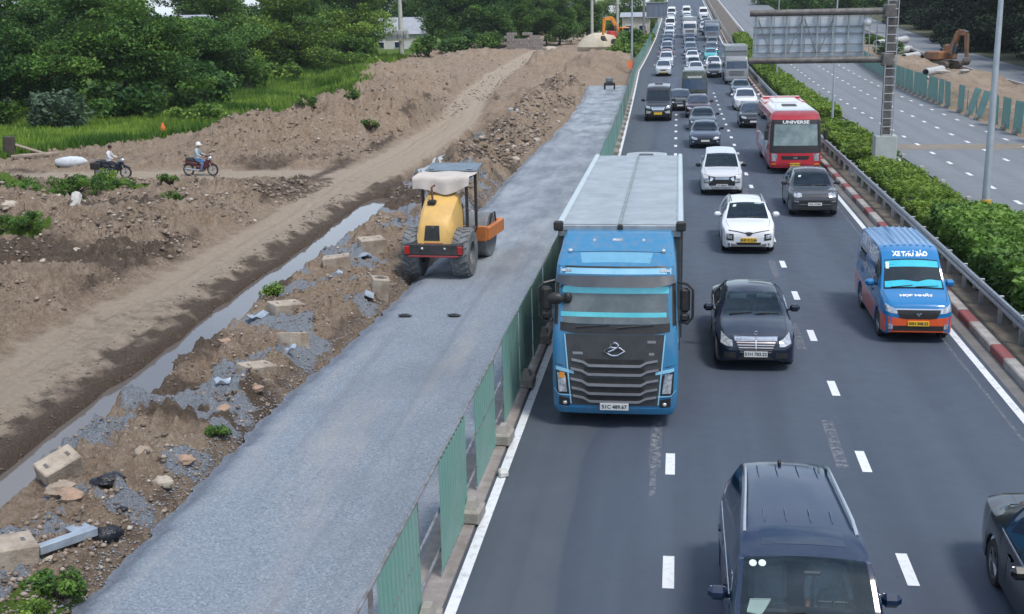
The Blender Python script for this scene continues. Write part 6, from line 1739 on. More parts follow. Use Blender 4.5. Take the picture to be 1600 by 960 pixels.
# median hedge in clipped sections
def hedge(label, y0, y1, h, x0=8.5, x1=10.65, m=HEDGEM, leaf=.16, dens_=170, seed=1):
    t = thing('hedge', label, 'hedge', (0, 0, 0), group='median hedge sections'); r = np.random.default_rng(seed)
    ys = np.linspace(y0, y1, max(6, int((y1 - y0) / .7))); v = []; f = []; n = 7
    for y in ys:
        e = min(1, (y - y0) / .5 + .2, (y1 - y) / .5 + .2)
        hh = h * (.8 + .3 * (float(fbm(y * .5, 0.0, seed, 3)) - .5)) * (.75 + .25 * e); z = rz_(y)
        pr = [(x0 + .18, .1), (x0 + .12, hh * .5), (x0 + .22, hh * .85), ((x0 + x1) / 2, hh * .93), (x1 - .22, hh * .85), (x1 - .12, hh * .5), (x1 - .18, .1)]
        v += [(x, y + (.25 if y == ys[0] else 0), z + q) for x, q in pr]
    f = [(i * n + j, i * n + j + 1, (i + 1) * n + j + 1, (i + 1) * n + j) for i in range(len(ys) - 1) for j in range(n - 1)] + [tuple(range(n)), tuple(range((len(ys) - 1) * n, len(ys) * n))]
    link('dark_core', mesh_from('dark_core', v, f, mat('hedge_core', (.018, .032, .010), .95, c2=(.03, .03, .018), scale=5)), t)  # solid dark body added inside the leaves so the hedge is not see-through
    N = int((y1 - y0) * (x1 - x0 + 2 * h) * dens_)
    y = r.uniform(y0, y1, N); u = r.uniform(0, 1, N); W_ = x1 - x0; tot = W_ + 2 * h; s = u * tot
    lf = s < h; rt = s > h + W_; bump_ = .36 * (fbm(y * 1.1, s * 1.1, seed + 3, 3) - .5)
    hh = h * (1 + .34 * (fbm(y * .5, y * 0, seed, 3) - .5))
    x = np.where(lf, x0 + .05, np.where(rt, x1 - .05, x0 + (s - h)))
    z = np.where(lf, s / h * hh, np.where(rt, (tot - s) / h * hh, hh)) * (.97) + bump_
    ed = np.minimum(np.abs(x - x0), np.abs(x1 - x)); z = z - np.where(~lf & ~rt, .22 * np.exp(-ed * 5), 0)
    x = x + np.where(lf | rt, bump_, 0) + r.normal(0, .05, N); z = z + r.normal(0, .05, N)
    end = r.random(N) < .06 * 20 / (y1 - y0); y = np.where(end, y0 + r.uniform(-.05, .1, N), y); x = np.where(end, r.uniform(x0, x1, N), x); z = np.where(end, r.uniform(.1, 1, N) * hh, z)
    P = np.stack([x, y, np.maximum(z, .12) + road_z(y) + .1], 1); T = .2 + .9 * sstep(.1, 1.0, z / h) * .5 + r.normal(0, .15, N) + 1.3 * (fbm(x * .9, y * .9, seed + 7, 3) - .5)  # tone rises with height: the lighter, sky-lit top is put into leaf colour
    link('foliage', leaves_mesh('foliage', P, r.uniform(.6, 1.35, N) * leaf, T, m, up=.3, asp=.6, seed=seed), t)
    return t
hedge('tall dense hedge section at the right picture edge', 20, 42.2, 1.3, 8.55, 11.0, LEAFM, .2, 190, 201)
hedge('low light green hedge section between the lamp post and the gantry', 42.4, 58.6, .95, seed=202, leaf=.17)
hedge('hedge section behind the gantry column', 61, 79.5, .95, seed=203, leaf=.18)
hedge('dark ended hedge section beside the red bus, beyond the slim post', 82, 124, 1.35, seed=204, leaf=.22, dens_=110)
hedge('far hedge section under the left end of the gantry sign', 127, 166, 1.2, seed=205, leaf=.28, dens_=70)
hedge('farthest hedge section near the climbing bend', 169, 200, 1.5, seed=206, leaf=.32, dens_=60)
# ================================================================== MACHINES
YEL = mat('machine_yellow', (.70, .43, .12), .5, c2=(.58, .37, .13), scale=2.2, bump=.05, bscale=20)
ORG = mat('machine_orange', (.62, .19, .035), .55, c2=(.42, .15, .05), scale=2.0)
DUST = mat('dusty_rubber', (.10, .105, .11), .95, c2=(.20, .21, .22), scale=3, bump=.3, bscale=16)
DSTEEL = mat('dusty_steel', (.26, .275, .285), .6, .3, c2=(.17, .175, .18), scale=2)
TARP = mat('pale_tarp', (.55, .50, .46), .9, c2=(.46, .41, .37), scale=2, bump=.3, bscale=5)
BSHEET = mat('blue_grey_sheet', (.16, .21, .25), .5, c2=(.12, .155, .19), scale=3)
rl = thing('road_roller', 'yellow road roller with a pale cloth canopy parked on the crushed stone', 'road roller', (-7.45, 35.85, -.02), -.05)
# local: y forward (away from camera), tail at 0
tw = MB(); R = .76
tw.lathe([(.36, -.27), (.7, -.29), (R, -.22), (R, .22), (.7, .29), (.36, .27), (.34, 0)], 28, closed=True)
for i in range(22):
    a = 2 * math.pi * i / 22
    for sg in (-1, 1):
        da = .10 * sg; q = MB(); M3 = Matrix.Rotation(a + da * .5, 3, 'X') @ Matrix.Rotation(.55 * sg, 3, 'Y') if False else Matrix.Rotation(a, 3, 'X')
        c = Matrix.Rotation(a + (.07 if sg > 0 else -.07), 3, 'X') @ Vector((sg * .13, 0, R + .005))
        tw.box(tuple(c), (.26, .075, .05), .01, M3 @ Matrix.Rotation(.5 * sg, 3, 'Z'))
twm = mesh_from('wheel', tw.v, tw.f, DUST, smooth=30)
rm = MB(); 
for sg in (-1, 1): rm.lathe([(0, sg * .12), (.2, sg * .14), (.22, sg * .06), (.33, sg * .05), (.37, sg * .26)], 22)
rmm = mesh_from('rim', rm.v, rm.f, DSTEEL, smooth=30)
for sx in (-.79, .79):
    o = link('wheel', twm, rl, (sx, .85, R)); link('rim', rmm, o)
MB().box((0, .2, .98), (1.86, .34, .36), .03).build('rear_bumper', mat('machine_black', (.02, .022, .024), .5, c2=(.05, .05, .05), scale=3), rl)
MB().box((0, .015, .78), (1.6, .05, .05), .01).build('warning_stripe', mat('stripe_red', (.3, .04, .05), .6), rl)
for sx in (-1, 1):
    MB().box((sx * .84, .02, .97), (.17, .05, .26), .02).build('tail_lamp', REDL, rl)
    MB().ball((sx * .36, .025, 1.02), (.045, .03, .045), 8, 6).build('rear_lamp', LAMP, rl)
def hood(sections):
    v = []; f = []; n = None
    for (y, z0, z1, w0, w1) in sections:
        P = [(-w0, z0), (-w0, z0 + (z1 - z0) * .55), (-w1, z1 - .1), (-w1 + .1, z1), (0, z1 + .02)]; P = P + [(-x, z) for x, z in P[-2::-1]]
        n = len(P); v += [(x, y, z) for x, z in P]
    for i in range(len(sections) - 1):
        for j in range(n - 1): f.append((i * n + j, i * n + j + 1, (i + 1) * n + j + 1, (i + 1) * n + j))
    f += [tuple(range(n)), tuple(range((len(sections) - 1) * n, len(sections) * n))[::-1]]
    return v, f
v, f = hood([(.10, 1.14, 1.2, .50, .44), (.16, 1.14, 1.66, .54, .47), (.30, 1.14, 1.88, .56, .48), (.62, 1.14, 2.16, .58, .5), (1.2, 1.14, 2.46, .6, .52), (1.45, 1.14, 2.56, .6, .53), (1.62, 1.14, 2.56, .6, .53)])
hd = link('engine_hood', mesh_from('engine_hood', v, f, YEL, smooth=30), rl); hsh = Shell(v, f)
lay(rl, 'radiator_grille', BLACKPL, hsh.front, [(-.26, 1.72), (.18, 1.72)], [(-.3, 1.26), (.2, 1.26)], n=4, rows=5, off=.012)
lay(rl, 'hood_badge', mat('badge_red', (.4, .08, .05), .5), hsh.front, [(-.3, 1.19), (.3, 1.19)], [(-.3, 1.16), (.3, 1.16)], n=3, rows=1, off=.01)
c = hsh.top((-.2, .85))[0]
MB().box(tuple(c + Vector((0, 0, .05))), (.26, .24, .14), .03).build('exhaust_cap', BLACKPL, rl)
MB().tube([tuple(c + Vector((0, .1, .05))), tuple(c + Vector((-.03, .12, .5))), tuple(c + Vector((.05, .22, .56)))], .035, 8).build('exhaust_pipe', mat('rusty_pipe', (.16, .07, .045), .8, c2=(.08, .05, .04), scale=6), rl)
MB().box((0, 2.35, 1.15), (1.5, 1.5, .12), .02).box((0, 2.6, .8), (1.1, 1.2, .6), .05).build('platform', MATS['machine_black'], rl)
MB().box((0, 2.2, 1.45), (.5, .5, .35), .06).box((0, 1.95, 1.85), (.48, .12, .55), .05).build('driver_seat', BLACKPL, rl)
MB().box((0, 2.95, 1.6), (.6, .25, .8), .05).tube([(math.cos(a) * .2, 2.75 + math.sin(a) * .08, 2.05 + math.sin(a) * .16) for a in np.linspace(0, 6.28, 13)[:-1]], .02, 6, closed=True).build('control_console', BLACKPL, rl)
for (x, y) in ((-.72, 1.72), (.72, 1.72), (-.72, 3.05), (.72, 3.05)):
    MB().box((x, y, 2.05), (.09, .09, 1.85), .01).build('canopy_post', MATS['machine_black'], rl)
MB().box((0, 2.4, 3.0), (1.66, 1.6, .06), .02).build('canopy_frame', MATS['machine_black'], rl)
# canopy cloth sagging over the tail
v = []; nx, ny = 17, 13
for j in range(ny):
    for i in range(nx):
        x = -.92 + 1.84 * i / (nx - 1); t = j / (ny - 1); y = 2.6 - 1.35 * min(t / .62, 1); z = 3.08 - .05 * math.cos(x * 1.7) * 0
        if t > .62: q = (t - .62) / .38; z -= q * (.42 + .12 * math.sin(x * 3.1 + 1) - .08 * x); y -= .05 * q + .05 * math.sin(x * 9) * q
        z += .02 * math.sin(x * 5 + y * 3); v.append((x, y, z))
f = [(j * nx + i, j * nx + i + 1, (j + 1) * nx + i + 1, (j + 1) * nx + i) for j in range(ny - 1) for i in range(nx - 1)]
link('canopy_cloth', mesh_from('canopy_cloth', v, f, TARP, smooth=60), rl)
MB().box((0, 3.1, 3.16), (1.72, 1.0, .05), .01, Matrix.Rotation(.12, 3, 'X')).build('canopy_sheet', BSHEET, rl)
for sx in (-.66, .62): MB().lathe([(.03, 0), (.09, 0), (.09, .02), (.03, .02)], 12, o=(sx, 2.72, 3.15), axis='Z').build('sheet_eyelet', GALV, rl)
# front yoke and drum, turned a little to the right
fy = bpy.data.objects.new('front_frame', None); 
fm = MB(); fm.box((0, 3.55, .95), (1.7, .18, .5), .02)
fm.box((-.86, 4.5, .95), (.16, 2.0, .42), .02).box((.86, 4.5, .95), (.16, 2.0, .42), .02).box((0, 5.45, .95), (1.66, .16, .42), .02).box((0, 3.4, .8), (.5, .5, .5), .05)
fo = fm.build('front_frame', ORG, rl)
dr = MB(); dr.lathe([(.0, -.74), (.72, -.74), (.76, -.7), (.76, .7), (.72, .74), (0, .74)], 36, o=(0, 4.5, .76))
dr.build('drum', DSTEEL, fo)
MB().tube([(.8, 4.1, 1.1), (.82, 4.3, 1.5), (.82, 4.7, 1.5), (.8, 4.9, 1.1)], .03, 6).build('handrail', BLACKPL, fo)
fo.location = (.0, -.4, 0); fo.rotation_euler = (0, 0, -.06)

def excavator(label, loc, rz, m, scale=1.0, boom=((0, .9, 1.9), (0, 2.6, 4.3), (0, 4.0, 4.2)), stick=(0, 4.2, 1.6), group=None):
    t = thing('excavator', label, 'excavator', loc, rz, group, scale)
    for sx in (-1, 1):
        tr = MB(); poly = []
        for a in np.linspace(math.pi / 2, 3 * math.pi / 2, 8): poly.append((-1.4 + .42 * math.cos(a), .45 + .42 * math.sin(a)))
        for a in np.linspace(-math.pi / 2, math.pi / 2, 8): poly.append((1.4 + .42 * math.cos(a), .45 + .42 * math.sin(a)))
        tr.prism(poly, sx * 1.15 - .27, sx * 1.15 + .27, 'YZ'); o = tr.build('track', mat('muddy_track', (.09, .075, .06), .9, c2=(.15, .125, .1), scale=3), t)
        for k in range(9): MB().box((sx * 1.15, -1.5 + k * .37, .87), (.6, .12, .06)).build('track_shoe', MATS['muddy_track'], o)
    MB().box((0, 0, .75), (1.9, 1.6, .5), .1).build('undercarriage', MATS['muddy_track'], t)
    MB().box((.2, -.6, 1.55), (2.3, 2.3, .95), .1).build('house', m, t)
    MB().box((.2, -1.75, 1.5), (2.2, .5, .9), .15).build('counterweight', m, t)
    cbn = MB().box((-.72, .45, 1.95), (.95, 1.5, 1.75), .12).build('cab', m, t)
    MB().box((-.72, 1.2, 2.2), (.8, .06, .95), .02).build('cab_window', DGLASS, cbn); MB().box((-1.2, .45, 2.25), (.06, 1.2, .85), .02).build('cab_window', DGLASS, cbn)
    a, b, c = [Vector(q) for q in boom]; s = Vector(stick)
    def beam(p, q, w, h0, h1, nm, mm):
        d = (q - p).normalized(); u = Vector((1, 0, 0)); n_ = d.cross(u).normalized(); v_ = []
        for (pt, h) in ((p, h0), (q, h1)):
            for (i, j) in ((-1, -1), (1, -1), (1, 1), (-1, 1)): v_.append(pt + u * i * w / 2 + n_ * j * h / 2)
        bb = MB().add(v_, [(0, 1, 2, 3), (4, 5, 6, 7), (0, 1, 5, 4), (1, 2, 6, 5), (2, 3, 7, 6), (3, 0, 4, 7)]); return bb.build(nm, mm, t)
    beam(a, b, .42, .5, .62, 'boom', m); beam(b, c, .42, .62, .45, 'boom', m); beam(c, s, .32, .5, .32, 'stick', m)
    MB().bar(a + Vector((.3, .5, -.2)), (a + b) / 2 + Vector((.3, .2, .1)), .08).bar(a + Vector((-.3, .5, -.2)), (a + b) / 2 + Vector((-.3, .2, .1)), .08).bar((b + c) / 2 + Vector((0, 0, .35)), c + Vector((0, .25, .2)), .07).build('ram', GREYST, t)
    bk = []
    for i in range(7):
        q = -1.9 + i * 2.6 / 6; bk.append((s.y - .35 + .52 * math.cos(q) * 1.0, s.z - .45 + .52 * math.sin(q)))
    pr = MB().prism(bk, -.55, .55, 'YZ'); pr.build('bucket', MATS['muddy_track'], t)
    return t
excavator('orange excavator with raised muddy arm on the dirt at the right', (30.2, 147, .7), 3.75, mat('worn_orange', (.34, .14, .05), .7, c2=(.16, .1, .07), scale=1.2, lo=.4, hi=.6), .95, ((0, .9, 1.9), (0, 2.2, 4.3), (0, 3.4, 4.15)), (0, 3.6, 1.4))
excavator('orange excavator far off at the end of the left work site', (-8.6, 196, 2.6), 2.2, mat('bright_orange', (.75, .28, .03), .5, c2=(.6, .22, .04), scale=2), .95)

# small trailer-like compactor on the far asphalt
ct = thing('plate_compactor', 'small dark engine cart standing at the far end of the new road', 'cart', (-7.1, 127, 0))
MB().box((0, 0, .55), (1.1, .9, .3), .05).build('deck', BLACKPL, ct); MB().box((0, .1, .95), (.7, .6, .5), .1).build('engine', DSTEEL, ct); MB().tube([(-.35, -.4, .6), (-.3, -.95, 1.25), (.3, -.95, 1.25), (.35, -.4, .6)], .03, 6).build('handle', GALV, ct)
wheels(ct, (-.5, .5), (-.2, .25), .28, .14)

# ---- motorcycles and riders
def motorcycle(label, loc, rz, body, kind=0):
    t = thing('motorcycle', label, 'motorcycle', loc, rz)      # local +x forward
    for x in (-.62, .62):
        w = MB(); w.lathe([(.235, -.035), (.275, -.05), (.295, 0), (.275, .05), (.235, .035)], 20, axis='Y', closed=True); o = link('wheel', mesh_from('wheel', w.v, w.f, TYRE), t, (x, 0, .295))
        w = MB(); w.lathe([(.20, -.03), (.245, -.03), (.245, .03), (.20, .03)], 20, axis='Y', closed=True); w.bar((0, -.05, 0), (0, .05, 0), .05)
        for k in range(8): a = math.pi * k / 4; w.bar((0, 0, 0), (.22 * math.cos(a), 0, .22 * math.sin(a)), .008, n=4)
        w.build('rim', RIM, o)
    P_ = paint
    MB().bar((.62, -.09, .3), (.44, -.07, .82), .022).bar((.62, .09, .3), (.44, .07, .82), .022).build('fork', GALV, t)
    MB().tube([(.40, -.34, 1.0), (.46, -.12, .98), (.46, .12, .98), (.40, .34, 1.0)], .016, 6).build('handlebar', BLACKPL, t)
    MB().ball((.52, 0, .86), (.11, .1, .1), 10, 7).build('headlight', LAMP, t)
    o = MB().tube([(.46, 0, .80), (.34, 0, .55), (.1, 0, .42), (-.2, 0, .45)], [.15, .17, .16, .14], 10).build('fairing', P_, t, color=body)
    MB().tube([(.05, 0, .72), (-.2, 0, .74), (-.5, 0, .78), (-.72, 0, .82)], [.09, .13, .13, .08], 10).build('seat', BLACKPL, t)
    MB().tube([(-.1, 0, .6), (-.45, 0, .62), (-.78, 0, .7)], [.15, .15, .06], 10).build('tail_body', P_, t, color=body)
    MB().box((.02, 0, .33), (.36, .24, .26), .06).build('engine', GREYST, t)
    MB().bar((.0, -.14, .28), (-.72, -.16, .36), .045, .06, 10).build('exhaust', GALV, t)
    MB().tube([(.86, 0, .5), (.62, 0, .61), (.38, 0, .5)], [.03, .05, .03], 8).build('front_fender', P_, t, color=body)
    MB().tube([(-.9, 0, .5), (-.66, 0, .62), (-.42, 0, .55)], [.02, .05, .05], 8).build('rear_fender', BLACKPL, t)
    MB().box((-.85, 0, .7), (.05, .16, .08), .02).build('tail_lamp', REDL, t)
    if kind:
        MB().tube([(-.5, -.16, .86), (-.95, -.16, .88), (-.95, .16, .88), (-.5, .16, .86)], .014, 6).build('luggage_rack', GALV, t)
        MB().box((-.72, -.24, .62), (.5, .14, .34), .05).box((-.72, .24, .62), (.5, .14, .34), .05).build('side_bag', BLACKPL, t)
    return t

def skinned(name, verts, edges, radii, mats, region, parent):
    me = bpy.data.meshes.new(name); me.from_pydata(verts, edges, [])
    o = bpy.data.objects.new(name, me); COL.objects.link(o)
    md = o.modifiers.new('skin', 'SKIN'); ss = o.modifiers.new('sub', 'SUBSURF'); ss.levels = 2; ss.render_levels = 2
    for i, r_ in enumerate(radii):
        me.skin_vertices[0].data[i].radius = (r_, r_) if not hasattr(r_, '__len__') else r_
    me.skin_vertices[0].data[0].use_root = True
    dg = bpy.context.evaluated_depsgraph_get(); dg.update()
    m2 = bpy.data.meshes.new_from_object(o.evaluated_get(dg)); bpy.data.objects.remove(o); bpy.data.meshes.remove(me)
    m2.name = name; m2.materials.clear()
    for m_ in mats: m2.materials.append(m_)
    for p_ in m2.polygons: p_.material_index = region(p_.center); p_.use_smooth = True
    return link(name, m2, parent)

def rider(label, loc, rz, shirt, trouser, helmet=None):
    """seated rider, local +x forward, origin on the ground under the seat"""
    t = thing('person', label, 'person', loc, rz)
    V = [(-.18, 0, .88), (-.17, 0, 1.1), (-.13, 0, 1.32), (-.10, 0, 1.42), (-.07, 0, 1.50), (-.03, 0, 1.62), (-.02, 0, 1.70)]; E = [(i, i + 1) for i in range(6)]; Rr = [(.15, .16), (.13, .15), (.15, .19), (.09, .10), (.055, .055), (.085, .095), (.07, .08)]
    for s in (-1, 1):
        b0 = len(V); V += [(-.12, s * .19, 1.37), (-.02, s * .26, 1.14), (.24, s * .27, 1.05), (.34, s * .29, 1.03)]; E += [(2, b0), (b0, b0 + 1), (b0 + 1, b0 + 2), (b0 + 2, b0 + 3)]; Rr += [.065, .05, .037, .032]
        b1 = len(V); V += [(-.12, s * .12, .84), (.24, s * .17, .72), (.10, s * .19, .34), (.22, s * .19, .29)]; E += [(0, b1), (b1, b1 + 1), (b1 + 1, b1 + 2), (b1 + 2, b1 + 3)]; Rr += [.095, .07, .05, .035]
    def reg(c):
        if c.z > 1.47: return 2
        if c.x > .2 and c.z > .95: return 2
        if c.z < .34: return 3
        if c.z < .93 or (c.x > 0 and c.z < .85): return 1
        return 0
    b = skinned('body', V, E, Rr, [shirt, trouser, SKIN, BLACKPL], reg, t)
    hm = MB()
    for s in (-1, 1):
        for k in range(4):
            y = s * (.265 + k * .02); hm.tube([(.36, y, 1.04), (.40, y, 1.045), (.43, y, 1.02), (.42, y, .99)], [.011, .010, .010, .008], 5)
        hm.tube([(.34, s * .25, 1.01), (.37, s * .235, .99), (.40, s * .235, .98)], .011, 5)
    hm.build('hand', SKIN, b)
    fc = MB(); fc.ball((.065, 0, 1.605), (.02, .013, .022), 6, 5); fc.box((.062, 0, 1.565), (.012, .045, .01))
    fc.build('nose', SKIN, b); e = MB()
    for s in (-1, 1): e.ball((.062, s * .034, 1.635), (.012, .014, .008), 6, 5)
    e.build('eye', BLACKPL, b)
    if helmet:
        h = MB(); 
        h.lathe([(0, .165), (.07, .15), (.115, .10), (.135, .03), (.138, -.02), (.12, -.03)], 18, o=(-.03, 0, 1.63), axis='Z'); h.box((.12, 0, 1.625), (.1, .17, .015), .005); h.build('helmet', helmet, b)
    else:
        h = MB(); h.ball((-.045, 0, 1.665), (.105, .105, .10), 12, 8, jit=.04); h.build('hair', mat('black_hair', (.012, .01, .009), .6), b)
    return t
CROSSZ = lambda x, y: gz(x, y)
m1 = (-29.1, 59.1); m2 = (-24.8, 60.3)
motorcycle('black motorcycle with side bags ridden along the dirt track', (*m1, CROSSZ(*m1) - .01), 0.03, (.012, .016, .03), 1).scale = (1.12,) * 3
rider('person in a white shirt and dark trousers riding the black motorcycle', (*m1, CROSSZ(*m1) - .01), .03, mat('white_shirt', (.62, .6, .62), .8), mat('dark_trousers', (.03, .035, .05), .8))
motorcycle('dark red scooter ridden along the dirt track ahead of the black motorcycle', (*m2, CROSSZ(*m2) - .01), -.04, (.10, .02, .025)).scale = (1.08,) * 3
rider('person in a pale shirt, blue jeans and white helmet riding the dark red scooter', (*m2, CROSSZ(*m2) - .01), -.04, mat('pale_shirt', (.38, .44, .46), .8), mat('blue_jeans', (.10, .2, .36), .8), mat('white_helmet', (.7, .7, .7), .3))
m3 = (34.6, 128.5)
motorcycle('dark scooter on the side road at the right picture edge', (*m3, rz_(128.5) + .03), -1.55, (.03, .03, .06))
rider('person in dark clothes and a pale helmet on the side road scooter', (*m3, rz_(128.5) + .03), -1.55, mat('grey_jacket', (.3, .28, .3), .8), MATS['dark_trousers'], mat('pink_helmet', (.6, .5, .5), .4))
m4 = (3.55, 142)
motorcycle('dark red motorcycle beside the grey lorry', (*m4, rz_(142)), -1.57, (.12, .02, .03))
rider('person in a dark red jacket riding beside the grey lorry', (*m4, rz_(142)), -1.57, mat('maroon_jacket', (.2, .04, .05), .8), MATS['dark_trousers'], mat('dark_helmet', (.03, .03, .03), .3))

for (lb, x, y, dz, sh_) in (('person in a pale shirt at the wheel of the dark people carrier', 1.95, 14.25, -.17, 'pale_shirt'), ('person in a white shirt driving the black chrome-grilled sedan', 2.19, 29.5, -.36, 'white_shirt'), ('person in a grey jacket driving the white crossover with yellow plate', 2.77, 42.75, -.27, 'grey_jacket')):
    rider(lb, (x, y, dz), -math.pi / 2, MATS[sh_], MATS['dark_trousers'])
# ================================================================== SMALL THINGS OF THE WORK SITE
BLOCKC = mat('block_concrete', (.43, .37, .30), .9, c2=(.24, .19, .145), scale=2.5, bump=.35, bscale=18)
SHEETB = mat('bent_blue_sheet', (.36, .43, .50), .55, .2, c2=(.24, .28, .33), scale=3)
def block(label, x, y, d, rz, tilt=(0, 0), hole=False, dz=0.0):
    t = thing('concrete_block', label, 'concrete block', (x, y, gz(x, y) + d[2] * .26 + dz), 0)
    t.rotation_euler = (tilt[0], tilt[1], rz)
    MB().box((0, 0, 0), d, .02).build('block', BLOCKC, t)
    MB().box((-d[0] * .3, 0, d[2] * .5), (.06, .12, .02), .005).box((d[0] * .3, 0, d[2] * .5), (.06, .12, .02), .005).build('lifting_loop', RUSTY, t)
    if hole: MB().lathe([(.0, .0), (.10, .0), (.12, .012)], 12, o=(0, 0, d[2] * .5 + .002), axis='Z').build('socket', mat('socket_dark', (.1, .09, .08), .9), t)
    return t
G = 'concrete blocks along the new road'
for b in (('big pale concrete block at the bottom left picture edge', -9.95, 15.5, (.85, .6, .45), .75, (.05, .1)),
          ('tilted concrete block half buried near the water by the black bag', -10.75, 18.7, (.7, .45, .45), .9, (.35, -.3)),
          ('pale concrete block nearest below the middle of the dirt strip', -9.4, 25.1, (.8, .5, .42), 1.0, (.1, .15)),
          ('concrete block standing on end between the two middle ones', -9.4, 27.8, (.66, .5, .5), 1.1, (-.15, .22)),
          ('flat-lying concrete block close to the ditch water', -10.6, 30.9, (.9, .55, .36), .85, (.08, .1)),
          ('upright concrete block with a socket next to the road roller', -8.62, 33.6, (.5, .46, .72), .4, (.1, .12)),
          ('grey concrete block left of the road roller near the water', -10.75, 36.6, (.85, .55, .5), .2, (.02, -.1)),
          ('dark weathered concrete block farthest up, beside the ditch', -10.3, 39.3, (.85, .6, .5), .5, (.1, .0))):
    block(*b, hole='socket' in b[0])['group'] = G
def sheet(label, x, y, sx, sy, rz, seed=0):
    r = random.Random(seed); v = []; n = 5
    for j in range(n):
        for i in range(n): v.append(((i / 4 - .5) * sx, (j / 4 - .5) * sy, .05 * math.sin(i * 1.3 + seed) + .06 * r.random() * (i % 2)))
    f = [(j * n + i, j * n + i + 1, (j + 1) * n + i + 1, (j + 1) * n + i) for j in range(n - 1) for i in range(n - 1)]
    m2 = MB().add(v, f); m2.add([(p[0], p[1], p[2] - .02) for p in v], f)
    o = m2.build('metal_sheet', SHEETB, None, 0, loc=(x, y, gz(x, y) + .10), recalc=False); o.rotation_euler = (.12, -.1, rz)
    return tag(o, label, 'metal sheet', 'scrap sheets in the dirt')
sheet('small bent blue-grey sheet in front of the nearest middle block', -9.88, 24.4, .42, .28, .6, 1)
sheet('blue-grey sheet scrap at the foot of the flat-lying block', -11.15, 30.2, .55, .3, .9, 2)
sheet('crumpled pale sheet between the two middle blocks', -9.1, 26.5, .4, .3, .2, 3)
sheet('blue sheet scrap before the grey block left of the roller', -10.5, 35.4, .5, .35, .1, 4)
sheet('pale blue sheet scrap at the dark weathered block', -10.35, 38.5, .45, .4, .4, 5)
sheet('white-blue sheet leaning below the upright socket block', -8.78, 32.9, .3, .5, .2, 6)
l = thing('steel_channel', 'pale blue-grey L-shaped channel piece beside the big concrete block', 'steel channel', (-9.35, 16.25, gz(-9.35, 16.25) + .16), .95)
MB().box((0, 0, 0), (.95, .16, .14), .01).box((.3, .2, .03), (.32, .3, .06), .01).build('channel', SHEETB, l)
BAG = mat('black_plastic_bag', (.008, .009, .012), .28, c2=(.02, .022, .03), scale=9, bump=.8, bscale=14)
for (lb, x, y, s) in (('crumpled black plastic bag lying highest on the dirt strip', -9.65, 18.3, .26), ('torn black plastic bag nearest the crushed stone road', -8.95, 16.75, .24), ('tiny black plastic scrap between the two bags', -9.1, 17.6, .1)):
    tag(MB().ball((0, 0, s * .3), (s, s * .75, s * .55), 12, 8, jit=.28, seed=int(s * 100)).build('plastic_bag', BAG, None, 60, loc=(x, y, gz(x, y)), rz=.6), lb, 'plastic bag')

ROCK = [mat('rock_tan', (.38, .31, .245), .95, c2=(.26, .2, .15), scale=5, bump=.5, bscale=12), mat('rock_pale', (.46, .41, .34), .95, c2=(.34, .29, .23), scale=5, bump=.5, bscale=12), mat('rock_rust', (.38, .25, .175), .95, c2=(.30, .22, .16), scale=5, bump=.5, bscale=12)]
def rock(lb, x, y, s, k=0, sq=(1, .8, .55), seed=3):
    s = s * (.6 if y < 60 else 1)
    b = MB().ball((0, 0, s * .25), (s * sq[0], s * sq[1], s * sq[2]), 11, 8, jit=.2, seed=seed)
    return tag(b.build('rock', ROCK[k], None, 20, loc=(x, y, gz(x, y) - s * .12), rz=seed * 1.3), lb, 'rock')
for i, a in enumerate((('rust-coloured boulder right of the steel channel', -9.95, 17.55, .36, 2), ('broad tan boulder above the rust-coloured one', -10.35, 17.95, .42, 0), ('angular tan boulder behind the black bags', -9.75, 19.9, .38, 0), ('orange-tan boulder near the stone road edge', -8.98, 20.0, .3, 2),
     ('pinkish pale rock beside the weed clump', -9.3, 15.6, .18, 1), ('flat tan slab of rock before the stone road edge', -8.95, 18.9, .34, 1), ('pale lumpy rock at the left edge on the green heap', -25.9, 43.6, .62, 1), ('pale rock above the lumpy one among the weeds', -25.9, 47.4, .45, 1),
     ('pale flat stone lying low on the rubble slope', -20.4, 36.0, .35, 1), ('yellowish stone in the middle of the rubble slope', -20.2, 37.8, .3, 1), ('pale stone in the hollow of the left heap', -20.5, 41.0, .26, 1), ('tan stone on the ditch bank near the water bend', -12.6, 24.0, .16, 1),
     ('white stone on the edge of the new road by the mud', -9.0, 66.5, .3, 1), ('round white stone at the far road edge', -8.9, 76, .32, 1), ('pale stone further along the far road edge', -8.9, 90, .32, 1), ('big grey boulder at the broken wall', -21.5, 206, 1.1, 1),
     ('orange clay boulder on the strip below the middle blocks', -9.3, 22.8, .3, 2), ('clay boulder beside the ditch at the gravel spill', -10.9, 27.2, .28, 2), ('reddish boulder between gravel spill and road edge', -9.0, 24.0, .26, 2))):
    rock(*a, seed=i + 2)
